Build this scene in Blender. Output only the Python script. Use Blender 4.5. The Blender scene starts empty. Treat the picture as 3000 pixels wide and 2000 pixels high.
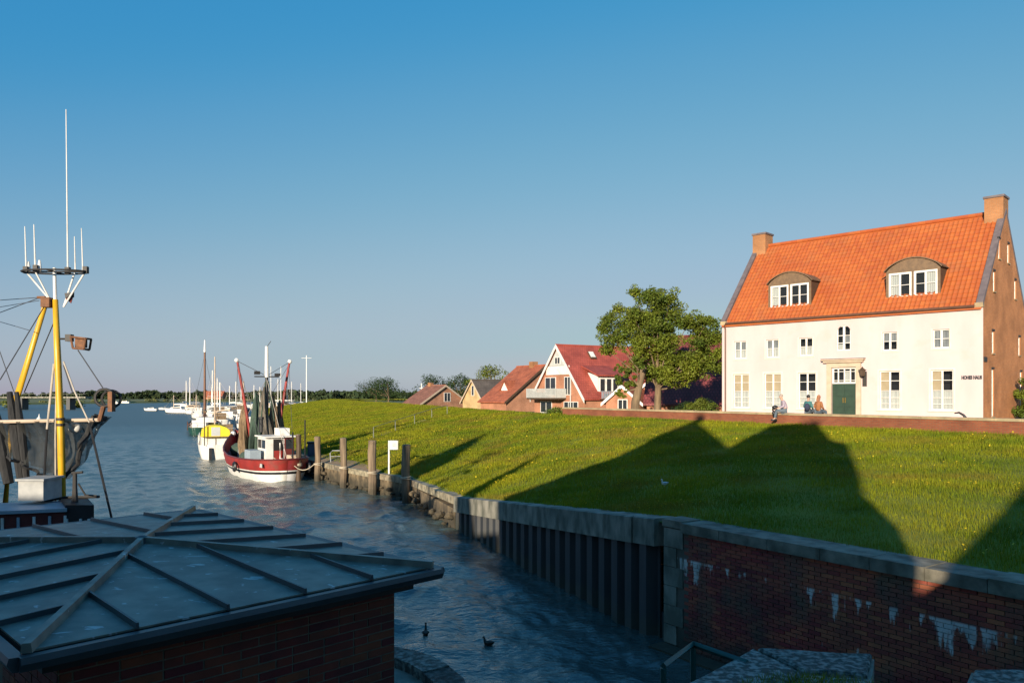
import bpy, bmesh, math, random
import numpy as np
from mathutils import Vector, Matrix
from mathutils.bvhtree import BVHTree

random.seed(7)
RNG = np.random.default_rng(7)
SC = bpy.context.scene
COL = SC.collection
R = math.radians
V = Vector

# ------------------------------------------------------------------ camera
# World: water surface at z = 0, the eye stands at (0, 0, 5.5) looking along +Y.
EYE = V((0, 0, 5.5))
cam_data = bpy.data.cameras.new('camera')
cam_data.lens = 27.0
cam_data.sensor_width = 36.0
cam_data.shift_y = 0.0523
cam_data.clip_start = 0.1
cam_data.clip_end = 12000
cam = bpy.data.objects.new('camera', cam_data)
COL.objects.link(cam)
cam.location = EYE
cam.rotation_euler = (R(90), 0, 0)
SC.camera = cam

# ------------------------------------------------------------------ sky and sun
SUN_AZ = R(21)        # the light travels away from the eye, 21 degrees to the right
SUN_EL = R(13)
SUN_STRENGTH = 4.9
SKY_STRENGTH = 0.075
EXPOSURE = 0.75
world = bpy.data.worlds.new('World')
SC.world = world
world.use_nodes = True
wn = world.node_tree.nodes
wl = world.node_tree.links
sky = wn.new('ShaderNodeTexSky')
sky.sky_type = 'NISHITA'
sky.sun_disc = False
sky.sun_elevation = SUN_EL
sky.sun_rotation = R(180) + SUN_AZ
sky.altitude = 0
sky.air_density = 1.5
sky.dust_density = 0.2
sky.ozone_density = 5.0
# a tone curve per channel, as the camera rendered this sky (no direction is treated differently)
sep = wn.new('ShaderNodeSeparateColor')
comb = wn.new('ShaderNodeCombineColor')
wl.new(sky.outputs[0], sep.inputs[0])
TONE = (
    ((.25, .042), (.65, .045), (.9, .053), (1.16, .110), (1.58, .195), (2.4, .318), (3.4, .385), (4.6, .420), (8, 1.0), (18, 2.4)),
    ((.25, .150), (.75, .200), (1.3, .245), (1.9, .290), (2.5, .355), (3.2, .422), (4.3, .492), (5.2, .525), (8, .95), (18, 1.8)),
    ((.25, .28), (.75, .38), (1.5, .470), (2.2, .527), (3.6, .577), (5.2, .625), (8, .80), (18, 1.2)),
)
for ch, pts_ in enumerate(TONE):
    lg = wn.new('ShaderNodeMath')
    lg.operation = 'LOGARITHM'
    lg.inputs[1].default_value = 2.0
    mr_ = wn.new('ShaderNodeMapRange')
    mr_.inputs['From Min'].default_value = -2.0
    mr_.inputs['From Max'].default_value = math.log2(18)
    fc = wn.new('ShaderNodeFloatCurve')
    cv_ = fc.mapping.curves[0]
    xs_ = [(math.log2(q[0]) + 2) / (math.log2(18) + 2) for q in pts_]
    cv_.points[0].location = (xs_[0], pts_[0][1] / 3)
    cv_.points[1].location = (xs_[-1], pts_[-1][1] / 3)
    for x_, q in zip(xs_[1:-1], pts_[1:-1]):
        cv_.points.new(x_, q[1] / 3)
    fc.mapping.update()
    g_ = wn.new('ShaderNodeMath')
    g_.operation = 'MULTIPLY'
    g_.inputs[1].default_value = 3 / SKY_STRENGTH / 2 ** EXPOSURE
    wl.new(sep.outputs[ch], lg.inputs[0])
    wl.new(lg.outputs[0], mr_.inputs['Value'])
    wl.new(mr_.outputs[0], fc.inputs['Value'])
    wl.new(fc.outputs[0], g_.inputs[0])
    wl.new(g_.outputs[0], comb.inputs[ch])
wl.new(comb.outputs[0], wn['Background'].inputs['Color'])
wn['Background'].inputs['Strength'].default_value = SKY_STRENGTH
sun_data = bpy.data.lights.new('sun', 'SUN')
sun_data.energy = SUN_STRENGTH
sun_data.angle = R(0.5)
sun_data.color = (1.0, 0.865, 0.68)
sun = bpy.data.objects.new('sun', sun_data)
COL.objects.link(sun)
SDIR = V((math.sin(SUN_AZ) * math.cos(SUN_EL), math.cos(SUN_AZ) * math.cos(SUN_EL), -math.sin(SUN_EL)))
sun.rotation_euler = SDIR.to_track_quat('-Z', 'Y').to_euler()
sun.location = (-30, -80, 60)
vs = SC.view_settings
vs.view_transform = 'Standard'
vs.look = 'None'
vs.exposure = EXPOSURE
vs.gamma = 1.0
vs.use_curve_mapping = False
SC.cycles.max_bounces = 6
SC.cycles.transparent_max_bounces = 12
SC.cycles.use_denoising = True

# ------------------------------------------------------------------ mesh helpers
OFF = {}


class MB:
    """collects faces; build() links them as one mesh object"""

    def __init__(self, T=None):
        self.vs, self.fs, self.mi = [], [], []
        self.T = T

    def p(self, q):
        q = V(q)
        return self.T @ q if self.T is not None else q

    def add(self, pts, faces, mi=0):
        b = len(self.vs)
        self.vs += [tuple(self.p(q)) for q in pts]
        for f in faces:
            self.fs.append([b + i for i in f])
            self.mi.append(mi)
        return self

    def box(self, x0, x1, y0, y1, z0, z1, mi=0):
        pts = [(x0, y0, z0), (x1, y0, z0), (x1, y1, z0), (x0, y1, z0), (x0, y0, z1), (x1, y0, z1), (x1, y1, z1), (x0, y1, z1)]
        return self.add(pts, [(0, 3, 2, 1), (4, 5, 6, 7), (0, 1, 5, 4), (1, 2, 6, 5), (2, 3, 7, 6), (3, 0, 4, 7)], mi)

    def poly(self, pts, mi=0):
        return self.add(pts, [tuple(range(len(pts)))], mi)

    def prism(self, pts, vec, mi=0):
        n = len(pts)
        vec = V(vec)
        a = [V(q) for q in pts]
        b = [q + vec for q in a]
        fs = [tuple(range(n))[::-1], tuple(range(n, 2 * n))]
        fs += [(i, (i + 1) % n, n + (i + 1) % n, n + i) for i in range(n)]
        return self.add(a + b, fs, mi)

    def path(self, pts, rad, n=8, mi=0, cap=True):
        pts = [V(q) for q in pts]
        if not isinstance(rad, (list, tuple)):
            rad = [rad] * len(pts)
        vs, fs = [], []
        for i, q in enumerate(pts):
            d = (pts[min(i + 1, len(pts) - 1)] - pts[max(i - 1, 0)]).normalized()
            up = V((0, 0, 1)) if abs(d.z) < 0.95 else V((1, 0, 0))
            a = d.cross(up).normalized()
            b = d.cross(a)
            for k in range(n):
                t = 2 * math.pi * k / n
                vs.append(q + (a * math.cos(t) + b * math.sin(t)) * rad[i])
        for i in range(len(pts) - 1):
            for k in range(n):
                fs.append((i * n + k, i * n + (k + 1) % n, (i + 1) * n + (k + 1) % n, (i + 1) * n + k))
        if cap:
            fs.append(tuple(range(n))[::-1])
            fs.append(tuple((len(pts) - 1) * n + k for k in range(n)))
        return self.add(vs, fs, mi)

    def tube(self, a, b, r0, r1=None, n=8, mi=0):
        return self.path([a, b], [r0, r0 if r1 is None else r1], n, mi)

    def ball(self, c, r, nu=10, nv=6, mi=0):
        c = V(c)
        r = V((r, r, r)) if not hasattr(r, '__len__') else V(r)
        vs = [c + V((0, 0, -r.z))]
        for j in range(1, nv):
            t = -math.pi / 2 + math.pi * j / nv
            for i in range(nu):
                a = 2 * math.pi * i / nu
                vs.append(c + V((r.x * math.cos(t) * math.cos(a), r.y * math.cos(t) * math.sin(a), r.z * math.sin(t))))
        vs.append(c + V((0, 0, r.z)))
        fs = [(0, 1 + (i + 1) % nu, 1 + i) for i in range(nu)]
        for j in range(nv - 2):
            for i in range(nu):
                a, b = 1 + j * nu + i, 1 + j * nu + (i + 1) % nu
                fs.append((a, b, b + nu, a + nu))
        top = len(vs) - 1
        o = 1 + (nv - 2) * nu
        fs += [(top, o + i, o + (i + 1) % nu) for i in range(nu)]
        return self.add(vs, fs, mi)

    def lathe(self, c, prof, n=12, mi=0):
        c = V(c)
        vs, fs = [], []
        for (r, z) in prof:
            for k in range(n):
                a = 2 * math.pi * k / n
                vs.append(c + V((r * math.cos(a), r * math.sin(a), z)))
        for j in range(len(prof) - 1):
            for k in range(n):
                fs.append((j * n + k, j * n + (k + 1) % n, (j + 1) * n + (k + 1) % n, (j + 1) * n + k))
        fs.append(tuple(range(n))[::-1])
        fs.append(tuple((len(prof) - 1) * n + k for k in range(n)))
        return self.add(vs, fs, mi)

    def ring(self, c, ax, R_, r, n=16, m=6, mi=0):
        c, ax = V(c), V(ax).normalized()
        up = V((0, 0, 1)) if abs(ax.z) < 0.9 else V((1, 0, 0))
        a = ax.cross(up).normalized()
        b = ax.cross(a)
        vs, fs = [], []
        for i in range(n):
            t = 2 * math.pi * i / n
            d = a * math.cos(t) + b * math.sin(t)
            for j in range(m):
                s = 2 * math.pi * j / m
                vs.append(c + d * (R_ + r * math.cos(s)) + ax * r * math.sin(s))
        for i in range(n):
            for j in range(m):
                fs.append((i * m + j, ((i + 1) % n) * m + j, ((i + 1) % n) * m + (j + 1) % m, i * m + (j + 1) % m))
        return self.add(vs, fs, mi)

    def build(self, name, mat, parent=None, smooth=False, kind=None, recalc=True):
        vs_ = np.array(self.vs, dtype=float).reshape(-1, 3)
        loc = V((0, 0, 0))
        if parent is None:
            lo, hi = vs_.min(axis=0), vs_.max(axis=0)
            loc = V(((lo[0] + hi[0]) / 2, (lo[1] + hi[1]) / 2, lo[2]))
            off = loc
        else:
            off = OFF.get(parent.name, V((0, 0, 0)))
        me = bpy.data.meshes.new(name)
        me.from_pydata((vs_ - np.array(off)).tolist(), [], self.fs)
        mats = mat if isinstance(mat, (list, tuple)) else [mat]
        for m in mats:
            me.materials.append(m)
        if len(mats) > 1:
            me.polygons.foreach_set('material_index', self.mi)
        if recalc and len(self.fs) < 6000:
            bm = bmesh.new()
            bm.from_mesh(me)
            bmesh.ops.recalc_face_normals(bm, faces=bm.faces)
            bm.to_mesh(me)
            bm.free()
        auto_uv(me, off)
        if smooth:
            me.polygons.foreach_set('use_smooth', [True] * len(me.polygons))
        o = bpy.data.objects.new(name, me)
        COL.objects.link(o)
        if parent is not None:
            o.parent = parent
        else:
            o.location = loc
        OFF[o.name] = off
        if kind:
            o['kind'] = kind
        return o


def auto_uv(me, off):
    """UVs in metres: u along the wall, v upwards (flat faces: x, y)"""
    uv = me.uv_layers.new(name='metres')
    out = np.empty((len(me.loops), 2))
    for poly in me.polygons:
        n = poly.normal
        h = V((-n.y, n.x, 0))
        if h.length < 0.35:
            for li in poly.loop_indices:
                c = me.vertices[me.loops[li].vertex_index].co
                out[li] = (c.x + off.x, c.y + off.y)
        else:
            h.normalize()
            w = n.cross(h)
            if w.z < 0:
                w = -w
            for li in poly.loop_indices:
                c = me.vertices[me.loops[li].vertex_index].co + off
                out[li] = (c.dot(h), c.dot(w))
    uv.data.foreach_set('uv', out.ravel())


def big_mesh(name, verts, faces_n, mats, parent=None, kind=None, mi=None, smooth=False):
    """fast path for numpy geometry: verts (n,3), faces (m,k)"""
    me = bpy.data.meshes.new(name)
    verts = np.asarray(verts, dtype=np.float32)
    faces_n = np.asarray(faces_n, dtype=np.int32)
    off = V((0, 0, 0))
    if parent is None:
        lo, hi = verts.min(axis=0), verts.max(axis=0)
        off = V((float(lo[0] + hi[0]) / 2, float(lo[1] + hi[1]) / 2, float(lo[2])))
    else:
        off = OFF.get(parent.name, off)
    verts = verts - np.array(off, dtype=np.float32)
    m, k = faces_n.shape
    me.vertices.add(len(verts))
    me.vertices.foreach_set('co', verts.ravel())
    me.loops.add(m * k)
    me.loops.foreach_set('vertex_index', faces_n.ravel())
    me.polygons.add(m)
    me.polygons.foreach_set('loop_start', np.arange(0, m * k, k, dtype=np.int32))
    for x in (mats if isinstance(mats, (list, tuple)) else [mats]):
        me.materials.append(x)
    if mi is not None:
        me.polygons.foreach_set('material_index', np.asarray(mi, dtype=np.int32))
    if smooth:
        me.polygons.foreach_set('use_smooth', [True] * m)
    me.update(calc_edges=True)
    o = bpy.data.objects.new(name, me)
    COL.objects.link(o)
    if parent is not None:
        o.parent = parent
    else:
        o.location = off
    OFF[o.name] = off
    if kind:
        o['kind'] = kind
    return o


def thing(name, label, cat, loc=(0, 0, 0), group=None):
    o = bpy.data.objects.new(name, None)
    o.empty_display_size = 0.2
    COL.objects.link(o)
    o.location = loc
    OFF[o.name] = V(loc)
    o['label'] = label
    o['category'] = cat
    if group:
        o['group'] = group
    return o


def tag(o, label, cat, group=None):
    o['label'] = label
    o['category'] = cat
    if group:
        o['group'] = group
    return o


def kids(o):
    return [c for c in ALLKIDS.get(o.name, [])]


def dup(root, loc, rotz=0.0, label=None, scale=1.0):
    """a copy of a thing with its parts and sub-parts (mesh data shared)"""
    def rec(o, par):
        c = o.copy()
        COL.objects.link(c)
        if par is not None:
            c.parent = par
        for ch in [x for x in o.children]:
            rec(ch, c)
        return c
    r = rec(root, None)
    r.location = loc
    r.rotation_euler = (0, 0, rotz)
    r.scale = (scale,) * 3
    if label:
        r['label'] = label
    return r


def proto(m, name, mt):
    """shared mesh data for pieces, built round the origin"""
    me = bpy.data.meshes.new(name)
    me.from_pydata(m.vs, [], m.fs)
    me.materials.append(mt)
    auto_uv(me, V((0, 0, 0)))
    return me


def piece(name, mesh, parent, loc, rot=None, scale=None):
    """one more object on shared mesh data; loc is in world metres"""
    o = bpy.data.objects.new(name, mesh)
    COL.objects.link(o)
    o.parent = parent
    o.location = V(loc) - OFF.get(parent.name, V((0, 0, 0)))
    if rot is not None:
        o.rotation_euler = rot
    if scale is not None:
        o.scale = scale
    return o


# ------------------------------------------------------------------ materials
def mat(name, c1, c2=None, scale=3.0, rough=0.8, bump=0.0, bscale=None, metal=0.0, spec=0.5, stretch=(1, 1, 1),
        island=0.0, obj_rand=0.0, detail=5.0, contrast=(0.35, 0.65), trans=0.0):
    m = bpy.data.materials.new(name)
    m.use_nodes = True
    nt = m.node_tree
    N, L = nt.nodes, nt.links
    b = N['Principled BSDF']
    b.inputs['Roughness'].default_value = rough
    b.inputs['Metallic'].default_value = metal
    b.inputs['Specular IOR Level'].default_value = spec
    c2 = c2 or tuple(x * 0.72 for x in c1)
    geo = N.new('ShaderNodeNewGeometry')
    mp = N.new('ShaderNodeMapping')
    mp.inputs['Scale'].default_value = stretch
    L.new(geo.outputs['Position'], mp.inputs['Vector'])
    nz = N.new('ShaderNodeTexNoise')
    nz.inputs['Scale'].default_value = scale
    nz.inputs['Detail'].default_value = detail
    L.new(mp.outputs[0], nz.inputs['Vector'])
    rp = N.new('ShaderNodeValToRGB')
    rp.color_ramp.elements[0].position = contrast[0]
    rp.color_ramp.elements[1].position = contrast[1]
    rp.color_ramp.elements[0].color = (*c2, 1)
    rp.color_ramp.elements[1].color = (*c1, 1)
    L.new(nz.outputs['Fac'], rp.inputs[0])
    col = rp.outputs[0]
    for amt, out in ((island, geo.outputs['Random Per Island']), (obj_rand, None)):
        if not amt:
            continue
        if out is None:
            out = N.new('ShaderNodeObjectInfo').outputs['Random']
        hs = N.new('ShaderNodeHueSaturation')
        mr = N.new('ShaderNodeMapRange')
        mr.inputs['To Min'].default_value = 1 - amt
        mr.inputs['To Max'].default_value = 1 + amt
        L.new(out, mr.inputs['Value'])
        L.new(mr.outputs[0], hs.inputs['Value'])
        mh = N.new('ShaderNodeMapRange')
        mh.inputs['To Min'].default_value = 0.5 - amt * 0.05
        mh.inputs['To Max'].default_value = 0.5 + amt * 0.05
        L.new(out, mh.inputs['Value'])
        L.new(mh.outputs[0], hs.inputs['Hue'])
        L.new(col, hs.inputs['Color'])
        col = hs.outputs[0]
    L.new(col, b.inputs['Base Color'])
    if bump:
        bn = N.new('ShaderNodeTexNoise')
        bn.inputs['Scale'].default_value = bscale or scale * 4
        bn.inputs['Detail'].default_value = 4
        L.new(mp.outputs[0], bn.inputs['Vector'])
        bp = N.new('ShaderNodeBump')
        bp.inputs['Strength'].default_value = bump
        bp.inputs['Distance'].default_value = 0.02
        L.new(bn.outputs['Fac'], bp.inputs['Height'])
        L.new(bp.outputs[0], b.inputs['Normal'])
    if trans:
        tr = N.new('ShaderNodeBsdfTranslucent')
        L.new(col, tr.inputs['Color'])
        mx = N.new('ShaderNodeMixShader')
        mx.inputs[0].default_value = trans
        L.new(b.outputs[0], mx.inputs[1])
        L.new(tr.outputs[0], mx.inputs[2])
        L.new(mx.outputs[0], N['Material Output'].inputs['Surface'])
    return m


def brick_mat(name, c1, c2, mortar, bw=0.25, bh=0.075, joint=0.012, rough=0.85, stain=None, bump=0.6):
    m = bpy.data.materials.new(name)
    m.use_nodes = True
    nt = m.node_tree
    N, L = nt.nodes, nt.links
    b = N['Principled BSDF']
    b.inputs['Roughness'].default_value = rough
    b.inputs['Specular IOR Level'].default_value = 0.3
    uv = N.new('ShaderNodeUVMap')
    uv.uv_map = 'metres'
    br = N.new('ShaderNodeTexBrick')
    br.inputs['Scale'].default_value = 1.0
    br.inputs['Brick Width'].default_value = bw
    br.inputs['Row Height'].default_value = bh
    br.inputs['Mortar Size'].default_value = joint
    br.inputs['Mortar Smooth'].default_value = 0.2
    br.inputs['Color1'].default_value = (*c1, 1)
    br.inputs['Color2'].default_value = (*c2, 1)
    br.inputs['Mortar'].default_value = (*mortar, 1)
    L.new(uv.outputs[0], br.inputs['Vector'])
    geo = N.new('ShaderNodeNewGeometry')
    nz = N.new('ShaderNodeTexNoise')
    nz.inputs['Scale'].default_value = 0.9
    nz.inputs['Detail'].default_value = 6
    L.new(geo.outputs['Position'], nz.inputs['Vector'])
    mr = N.new('ShaderNodeMapRange')
    mr.inputs['From Min'].default_value = 0.3
    mr.inputs['From Max'].default_value = 0.7
    mr.inputs['To Min'].default_value = 0.75
    mr.inputs['To Max'].default_value = 1.2
    L.new(nz.outputs['Fac'], mr.inputs['Value'])
    hs = N.new('ShaderNodeHueSaturation')
    L.new(mr.outputs[0], hs.inputs['Value'])
    L.new(br.outputs['Color'], hs.inputs['Color'])
    col = hs.outputs[0]
    if stain:
        col = stain(N, L, geo, col)
    L.new(col, b.inputs['Base Color'])
    bp = N.new('ShaderNodeBump')
    bp.inputs['Strength'].default_value = bump
    bp.inputs['Distance'].default_value = 0.01
    bp.invert = True
    L.new(br.outputs['Fac'], bp.inputs['Height'])
    L.new(bp.outputs[0], b.inputs['Normal'])
    return m


def lime_stain(N, L, geo, col):
    """white lime runs below the coping and green algae near the water, by world position"""
    mp = N.new('ShaderNodeMapping')
    mp.inputs['Scale'].default_value = (4.2, 4.2, 0.8)
    L.new(geo.outputs['Position'], mp.inputs['Vector'])
    nz = N.new('ShaderNodeTexNoise')
    nz.inputs['Scale'].default_value = 1.8
    nz.inputs['Detail'].default_value = 4
    L.new(mp.outputs[0], nz.inputs['Vector'])
    sp = N.new('ShaderNodeSeparateXYZ')
    L.new(geo.outputs['Position'], sp.inputs[0])
    # band of height in which the runs hang
    up = N.new('ShaderNodeMapRange')
    up.inputs['From Min'].default_value = 2.02
    up.inputs['From Max'].default_value = 1.98
    L.new(sp.outputs['Z'], up.inputs['Value'])
    dn = N.new('ShaderNodeMapRange')
    dn.inputs['From Min'].default_value = 1.35
    dn.inputs['From Max'].default_value = 2.0
    L.new(sp.outputs['Z'], dn.inputs['Value'])
    th = N.new('ShaderNodeMapRange')
    th.inputs['To Min'].default_value = 0.72
    th.inputs['To Max'].default_value = 0.478
    L.new(dn.outputs[0], th.inputs['Value'])
    gt = N.new('ShaderNodeMapRange')
    gt.inputs['From Min'].default_value = 0.0
    gt.inputs['From Max'].default_value = 0.075
    gt.inputs['To Max'].default_value = 0.85
    sb = N.new('ShaderNodeMath')
    sb.operation = 'SUBTRACT'
    L.new(sb.outputs[0], gt.inputs['Value'])
    lo = N.new('ShaderNodeTexNoise')
    lo.inputs['Scale'].default_value = .75
    lo.inputs['Detail'].default_value = 2
    L.new(geo.outputs['Position'], lo.inputs['Vector'])
    lm = N.new('ShaderNodeMath')
    lm.operation = 'MULTIPLY_ADD'
    lm.inputs[1].default_value = .55
    lm.inputs[2].default_value = -.275
    L.new(lo.outputs['Fac'], lm.inputs[0])
    ls = N.new('ShaderNodeMath')
    L.new(nz.outputs['Fac'], ls.inputs[0])
    L.new(lm.outputs[0], ls.inputs[1])
    L.new(ls.outputs[0], sb.inputs[0])
    L.new(th.outputs[0], sb.inputs[1])
    mu = N.new('ShaderNodeMath')
    mu.operation = 'MULTIPLY'
    L.new(gt.outputs[0], mu.inputs[0])
    L.new(up.outputs[0], mu.inputs[1])
    mx = N.new('ShaderNodeMix')
    mx.data_type = 'RGBA'
    L.new(mu.outputs[0], mx.inputs[0])
    L.new(col, mx.inputs[6])
    mx.inputs[7].default_value = (0.62, 0.62, 0.58, 1)
    al = N.new('ShaderNodeTexNoise')
    al.inputs['Scale'].default_value = 1.3
    al.inputs['Detail'].default_value = 7
    L.new(geo.outputs['Position'], al.inputs['Vector'])
    ag = N.new('ShaderNodeMapRange')
    ag.inputs['From Min'].default_value = 0.48
    ag.inputs['From Max'].default_value = 0.66
    ag.inputs['To Max'].default_value = 0.75
    L.new(al.outputs['Fac'], ag.inputs['Value'])
    m2 = N.new('ShaderNodeMix')
    m2.data_type = 'RGBA'
    L.new(ag.outputs[0], m2.inputs[0])
    L.new(mx.outputs[2], m2.inputs[6])
    m2.inputs[7].default_value = (0.07, 0.075, 0.05, 1)
    return m2.outputs[2]


def glass_mat(name, tint=(0.75, 0.8, 0.82)):
    m = bpy.data.materials.new(name)
    m.use_nodes = True
    N, L = m.node_tree.nodes, m.node_tree.links
    N.remove(N['Principled BSDF'])
    tr = N.new('ShaderNodeBsdfTransparent')
    tr.inputs[0].default_value = (*tint, 1)
    gl = N.new('ShaderNodeBsdfGlossy')
    gl.inputs['Roughness'].default_value = 0.03
    fr = N.new('ShaderNodeFresnel')
    fr.inputs['IOR'].default_value = 1.5
    mx = N.new('ShaderNodeMixShader')
    L.new(fr.outputs[0], mx.inputs[0])
    L.new(tr.outputs[0], mx.inputs[1])
    L.new(gl.outputs[0], mx.inputs[2])
    L.new(mx.outputs[0], N['Material Output'].inputs['Surface'])
    return m


def water_mat():
    m = bpy.data.materials.new('harbour_water')
    m.use_nodes = True
    N, L = m.node_tree.nodes, m.node_tree.links
    b = N['Principled BSDF']
    b.inputs['Base Color'].default_value = (0.052, 0.078, 0.074, 1)
    b.inputs['IOR'].default_value = 1.60
    geo = N.new('ShaderNodeNewGeometry')
    # sheltered water between the quays is smoother than the open water further out
    sp = N.new('ShaderNodeSeparateXYZ')
    L.new(geo.outputs['Position'], sp.inputs[0])
    ro = N.new('ShaderNodeMapRange')
    ro.inputs['From Min'].default_value = 14
    ro.inputs['From Max'].default_value = 150
    ro.inputs['To Min'].default_value = 0.07
    ro.inputs['To Max'].default_value = 0.42
    L.new(sp.outputs['Y'], ro.inputs['Value'])
    L.new(ro.outputs[0], b.inputs['Roughness'])
    h = None
    for sc, st, wgt, det in ((1.1, (0.8, 1.5, 1), .45, 2.0), (5.0, (0.8, 1.6, 1), 0.22, 3.0), (13.0, (1, 1.6, 1), 0.06, 2.0)):
        mp = N.new('ShaderNodeMapping')
        mp.inputs['Scale'].default_value = st
        mp.inputs['Rotation'].default_value = (0, 0, R(12))
        L.new(geo.outputs['Position'], mp.inputs['Vector'])
        nz = N.new('ShaderNodeTexNoise')
        nz.inputs['Scale'].default_value = sc
        nz.inputs['Detail'].default_value = det
        nz.inputs['Distortion'].default_value = 0.6
        L.new(mp.outputs[0], nz.inputs['Vector'])
        mu = N.new('ShaderNodeMath')
        mu.operation = 'MULTIPLY'
        mu.inputs[1].default_value = wgt
        L.new(nz.outputs['Fac'], mu.inputs[0])
        if h is None:
            h = mu.outputs[0]
        else:
            ad = N.new('ShaderNodeMath')
            L.new(h, ad.inputs[0])
            L.new(mu.outputs[0], ad.inputs[1])
            h = ad.outputs[0]
    bp = N.new('ShaderNodeBump')
    bp.inputs['Strength'].default_value = 0.9
    bp.inputs['Distance'].default_value = 0.20
    L.new(h, bp.inputs['Height'])
    L.new(bp.outputs[0], b.inputs['Normal'])
    return m


def grass_ground_mat():
    m = mat('dike_turf', (0.20, 0.20, 0.03), (0.14, 0.16, 0.025), scale=0.35, rough=0.95, bump=0.8, bscale=9, spec=0.15,
            contrast=(0.3, 0.7))
    return m


def add_patches(m, colour, scale, lo, hi, amount):
    """worn or dry patches of another colour"""
    N, L = m.node_tree.nodes, m.node_tree.links
    b = N['Principled BSDF']
    src = b.inputs['Base Color'].links[0].from_socket
    geo = N.new('ShaderNodeNewGeometry')
    nz = N.new('ShaderNodeTexNoise')
    nz.inputs['Scale'].default_value = scale
    nz.inputs['Detail'].default_value = 7
    L.new(geo.outputs['Position'], nz.inputs['Vector'])
    mr = N.new('ShaderNodeMapRange')
    mr.inputs['From Min'].default_value = lo
    mr.inputs['From Max'].default_value = hi
    mr.inputs['To Max'].default_value = amount
    L.new(nz.outputs['Fac'], mr.inputs['Value'])
    mx = N.new('ShaderNodeMix')
    mx.data_type = 'RGBA'
    L.new(mr.outputs[0], mx.inputs[0])
    L.new(src, mx.inputs[6])
    mx.inputs[7].default_value = (*colour, 1)
    for l in list(src.links):
        if l.to_node != mx:
            L.new(mx.outputs[2], l.to_socket)


def net_mat():
    m = bpy.data.materials.new('trawl_netting')
    m.use_nodes = True
    N, L = m.node_tree.nodes, m.node_tree.links
    b = N['Principled BSDF']
    b.inputs['Base Color'].default_value = (0.036, 0.038, 0.036, 1)
    b.inputs['Roughness'].default_value = 0.9
    uv = N.new('ShaderNodeUVMap')
    uv.uv_map = 'metres'
    mp = N.new('ShaderNodeMapping')
    mp.inputs['Rotation'].default_value = (0, 0, R(45))
    L.new(uv.outputs[0], mp.inputs[0])
    ck = N.new('ShaderNodeTexBrick')
    ck.offset = 0
    ck.inputs['Scale'].default_value = 1
    ck.inputs['Brick Width'].default_value = 0.03
    ck.inputs['Row Height'].default_value = 0.03
    ck.inputs['Mortar Size'].default_value = 0.0042
    ck.inputs['Mortar Smooth'].default_value = 0.0
    L.new(mp.outputs[0], ck.inputs['Vector'])
    tr = N.new('ShaderNodeBsdfTransparent')
    mx = N.new('ShaderNodeMixShader')
    mr = N.new('ShaderNodeMapRange')
    mr.inputs['To Min'].default_value = 0.25
    mr.inputs['To Max'].default_value = 1.0
    L.new(ck.outputs['Fac'], mr.inputs['Value'])
    L.new(mr.outputs[0], mx.inputs[0])
    L.new(tr.outputs[0], mx.inputs[1])
    L.new(b.outputs[0], mx.inputs[2])
    L.new(mx.outputs[0], N['Material Output'].inputs['Surface'])
    return m


M = {}
M['water'] = water_mat()
M['turf'] = grass_ground_mat()
M['blade'] = mat('grass_blade', (0.25, 0.245, 0.008), (0.13, 0.172, 0.006), scale=0.30, rough=0.7, spec=0.2, island=0.35, trans=0.35, contrast=(0.35, 0.62))
add_patches(M['blade'], (0.22, 0.155, 0.022), .42, .50, .66, .65)
add_patches(M['blade'], (0.085, 0.125, 0.008), .75, .54, .66, .55)
M['flower'] = mat('buttercup_yellow', (0.70, 0.55, 0.03), rough=0.7)
M['land'] = mat('far_meadow', (0.12, 0.13, 0.035), (0.07, 0.09, 0.025), scale=0.02, rough=0.95)
M['earth'] = mat('quay_earth', (0.26, 0.17, 0.09), (0.16, 0.11, 0.06), scale=1.2, rough=0.95, bump=0.5)
M['white_wall'] = mat('white_lime_render', (0.56, 0.44, 0.43), (0.51, 0.395, 0.38), scale=0.9, stretch=(1, 1, .35), rough=0.85, bump=0.05, bscale=6)
M['white'] = mat('white_paint', (0.72, 0.69, 0.64), (0.64, 0.62, 0.58), rough=0.45)
M['cream'] = mat('cream_stone', (0.50, 0.39, 0.29), (0.43, 0.33, 0.24), rough=0.8)
M['tile'] = mat('orange_pantile', (0.41, 0.108, 0.026), (0.36, 0.090, 0.023), scale=0.6, rough=0.55, island=0.07, obj_rand=0.07, spec=0.4)
add_patches(M['white_wall'], (0.44, 0.36, 0.29), 1.1, .56, .72, .35)
add_patches(M['tile'], (0.30, 0.115, 0.045), .9, .54, .70, .45)
M['verge'] = mat('slate_grey_verge', (0.15, 0.12, 0.12), (0.10, 0.08, 0.085), rough=0.7)
M['gable_brick'] = brick_mat('house_brick', (0.45, 0.175, 0.065), (0.38, 0.140, 0.050), (0.36, 0.21, 0.11), 0.22, 0.07, 0.008)
M['chimney_brick'] = brick_mat('chimney_brick', (0.36, 0.155, 0.06), (0.31, 0.13, 0.05), (0.30, 0.20, 0.12), 0.22, 0.07, 0.008)
M['terrace_brick'] = brick_mat('terrace_wall_brick', (0.25, 0.075, 0.034), (0.20, 0.055, 0.028), (0.17, 0.10, 0.06), 0.25, 0.075, 0.010)
M['coping'] = mat('sandstone_coping', (0.40, 0.30, 0.17), (0.28, 0.22, 0.13), scale=2.5, rough=0.9, bump=0.3, obj_rand=0.12)
M['copper'] = mat('weathered_dormer_metal', (0.17, 0.105, 0.055), (0.12, 0.075, 0.042), scale=5, rough=0.6)
M['wood_dark'] = mat('dark_brown_wood', (0.075, 0.045, 0.025), rough=0.7)
M['gutter'] = mat('brown_gutter', (0.12, 0.055, 0.03), rough=0.5)
M['glass'] = glass_mat('window_glass')
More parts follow.
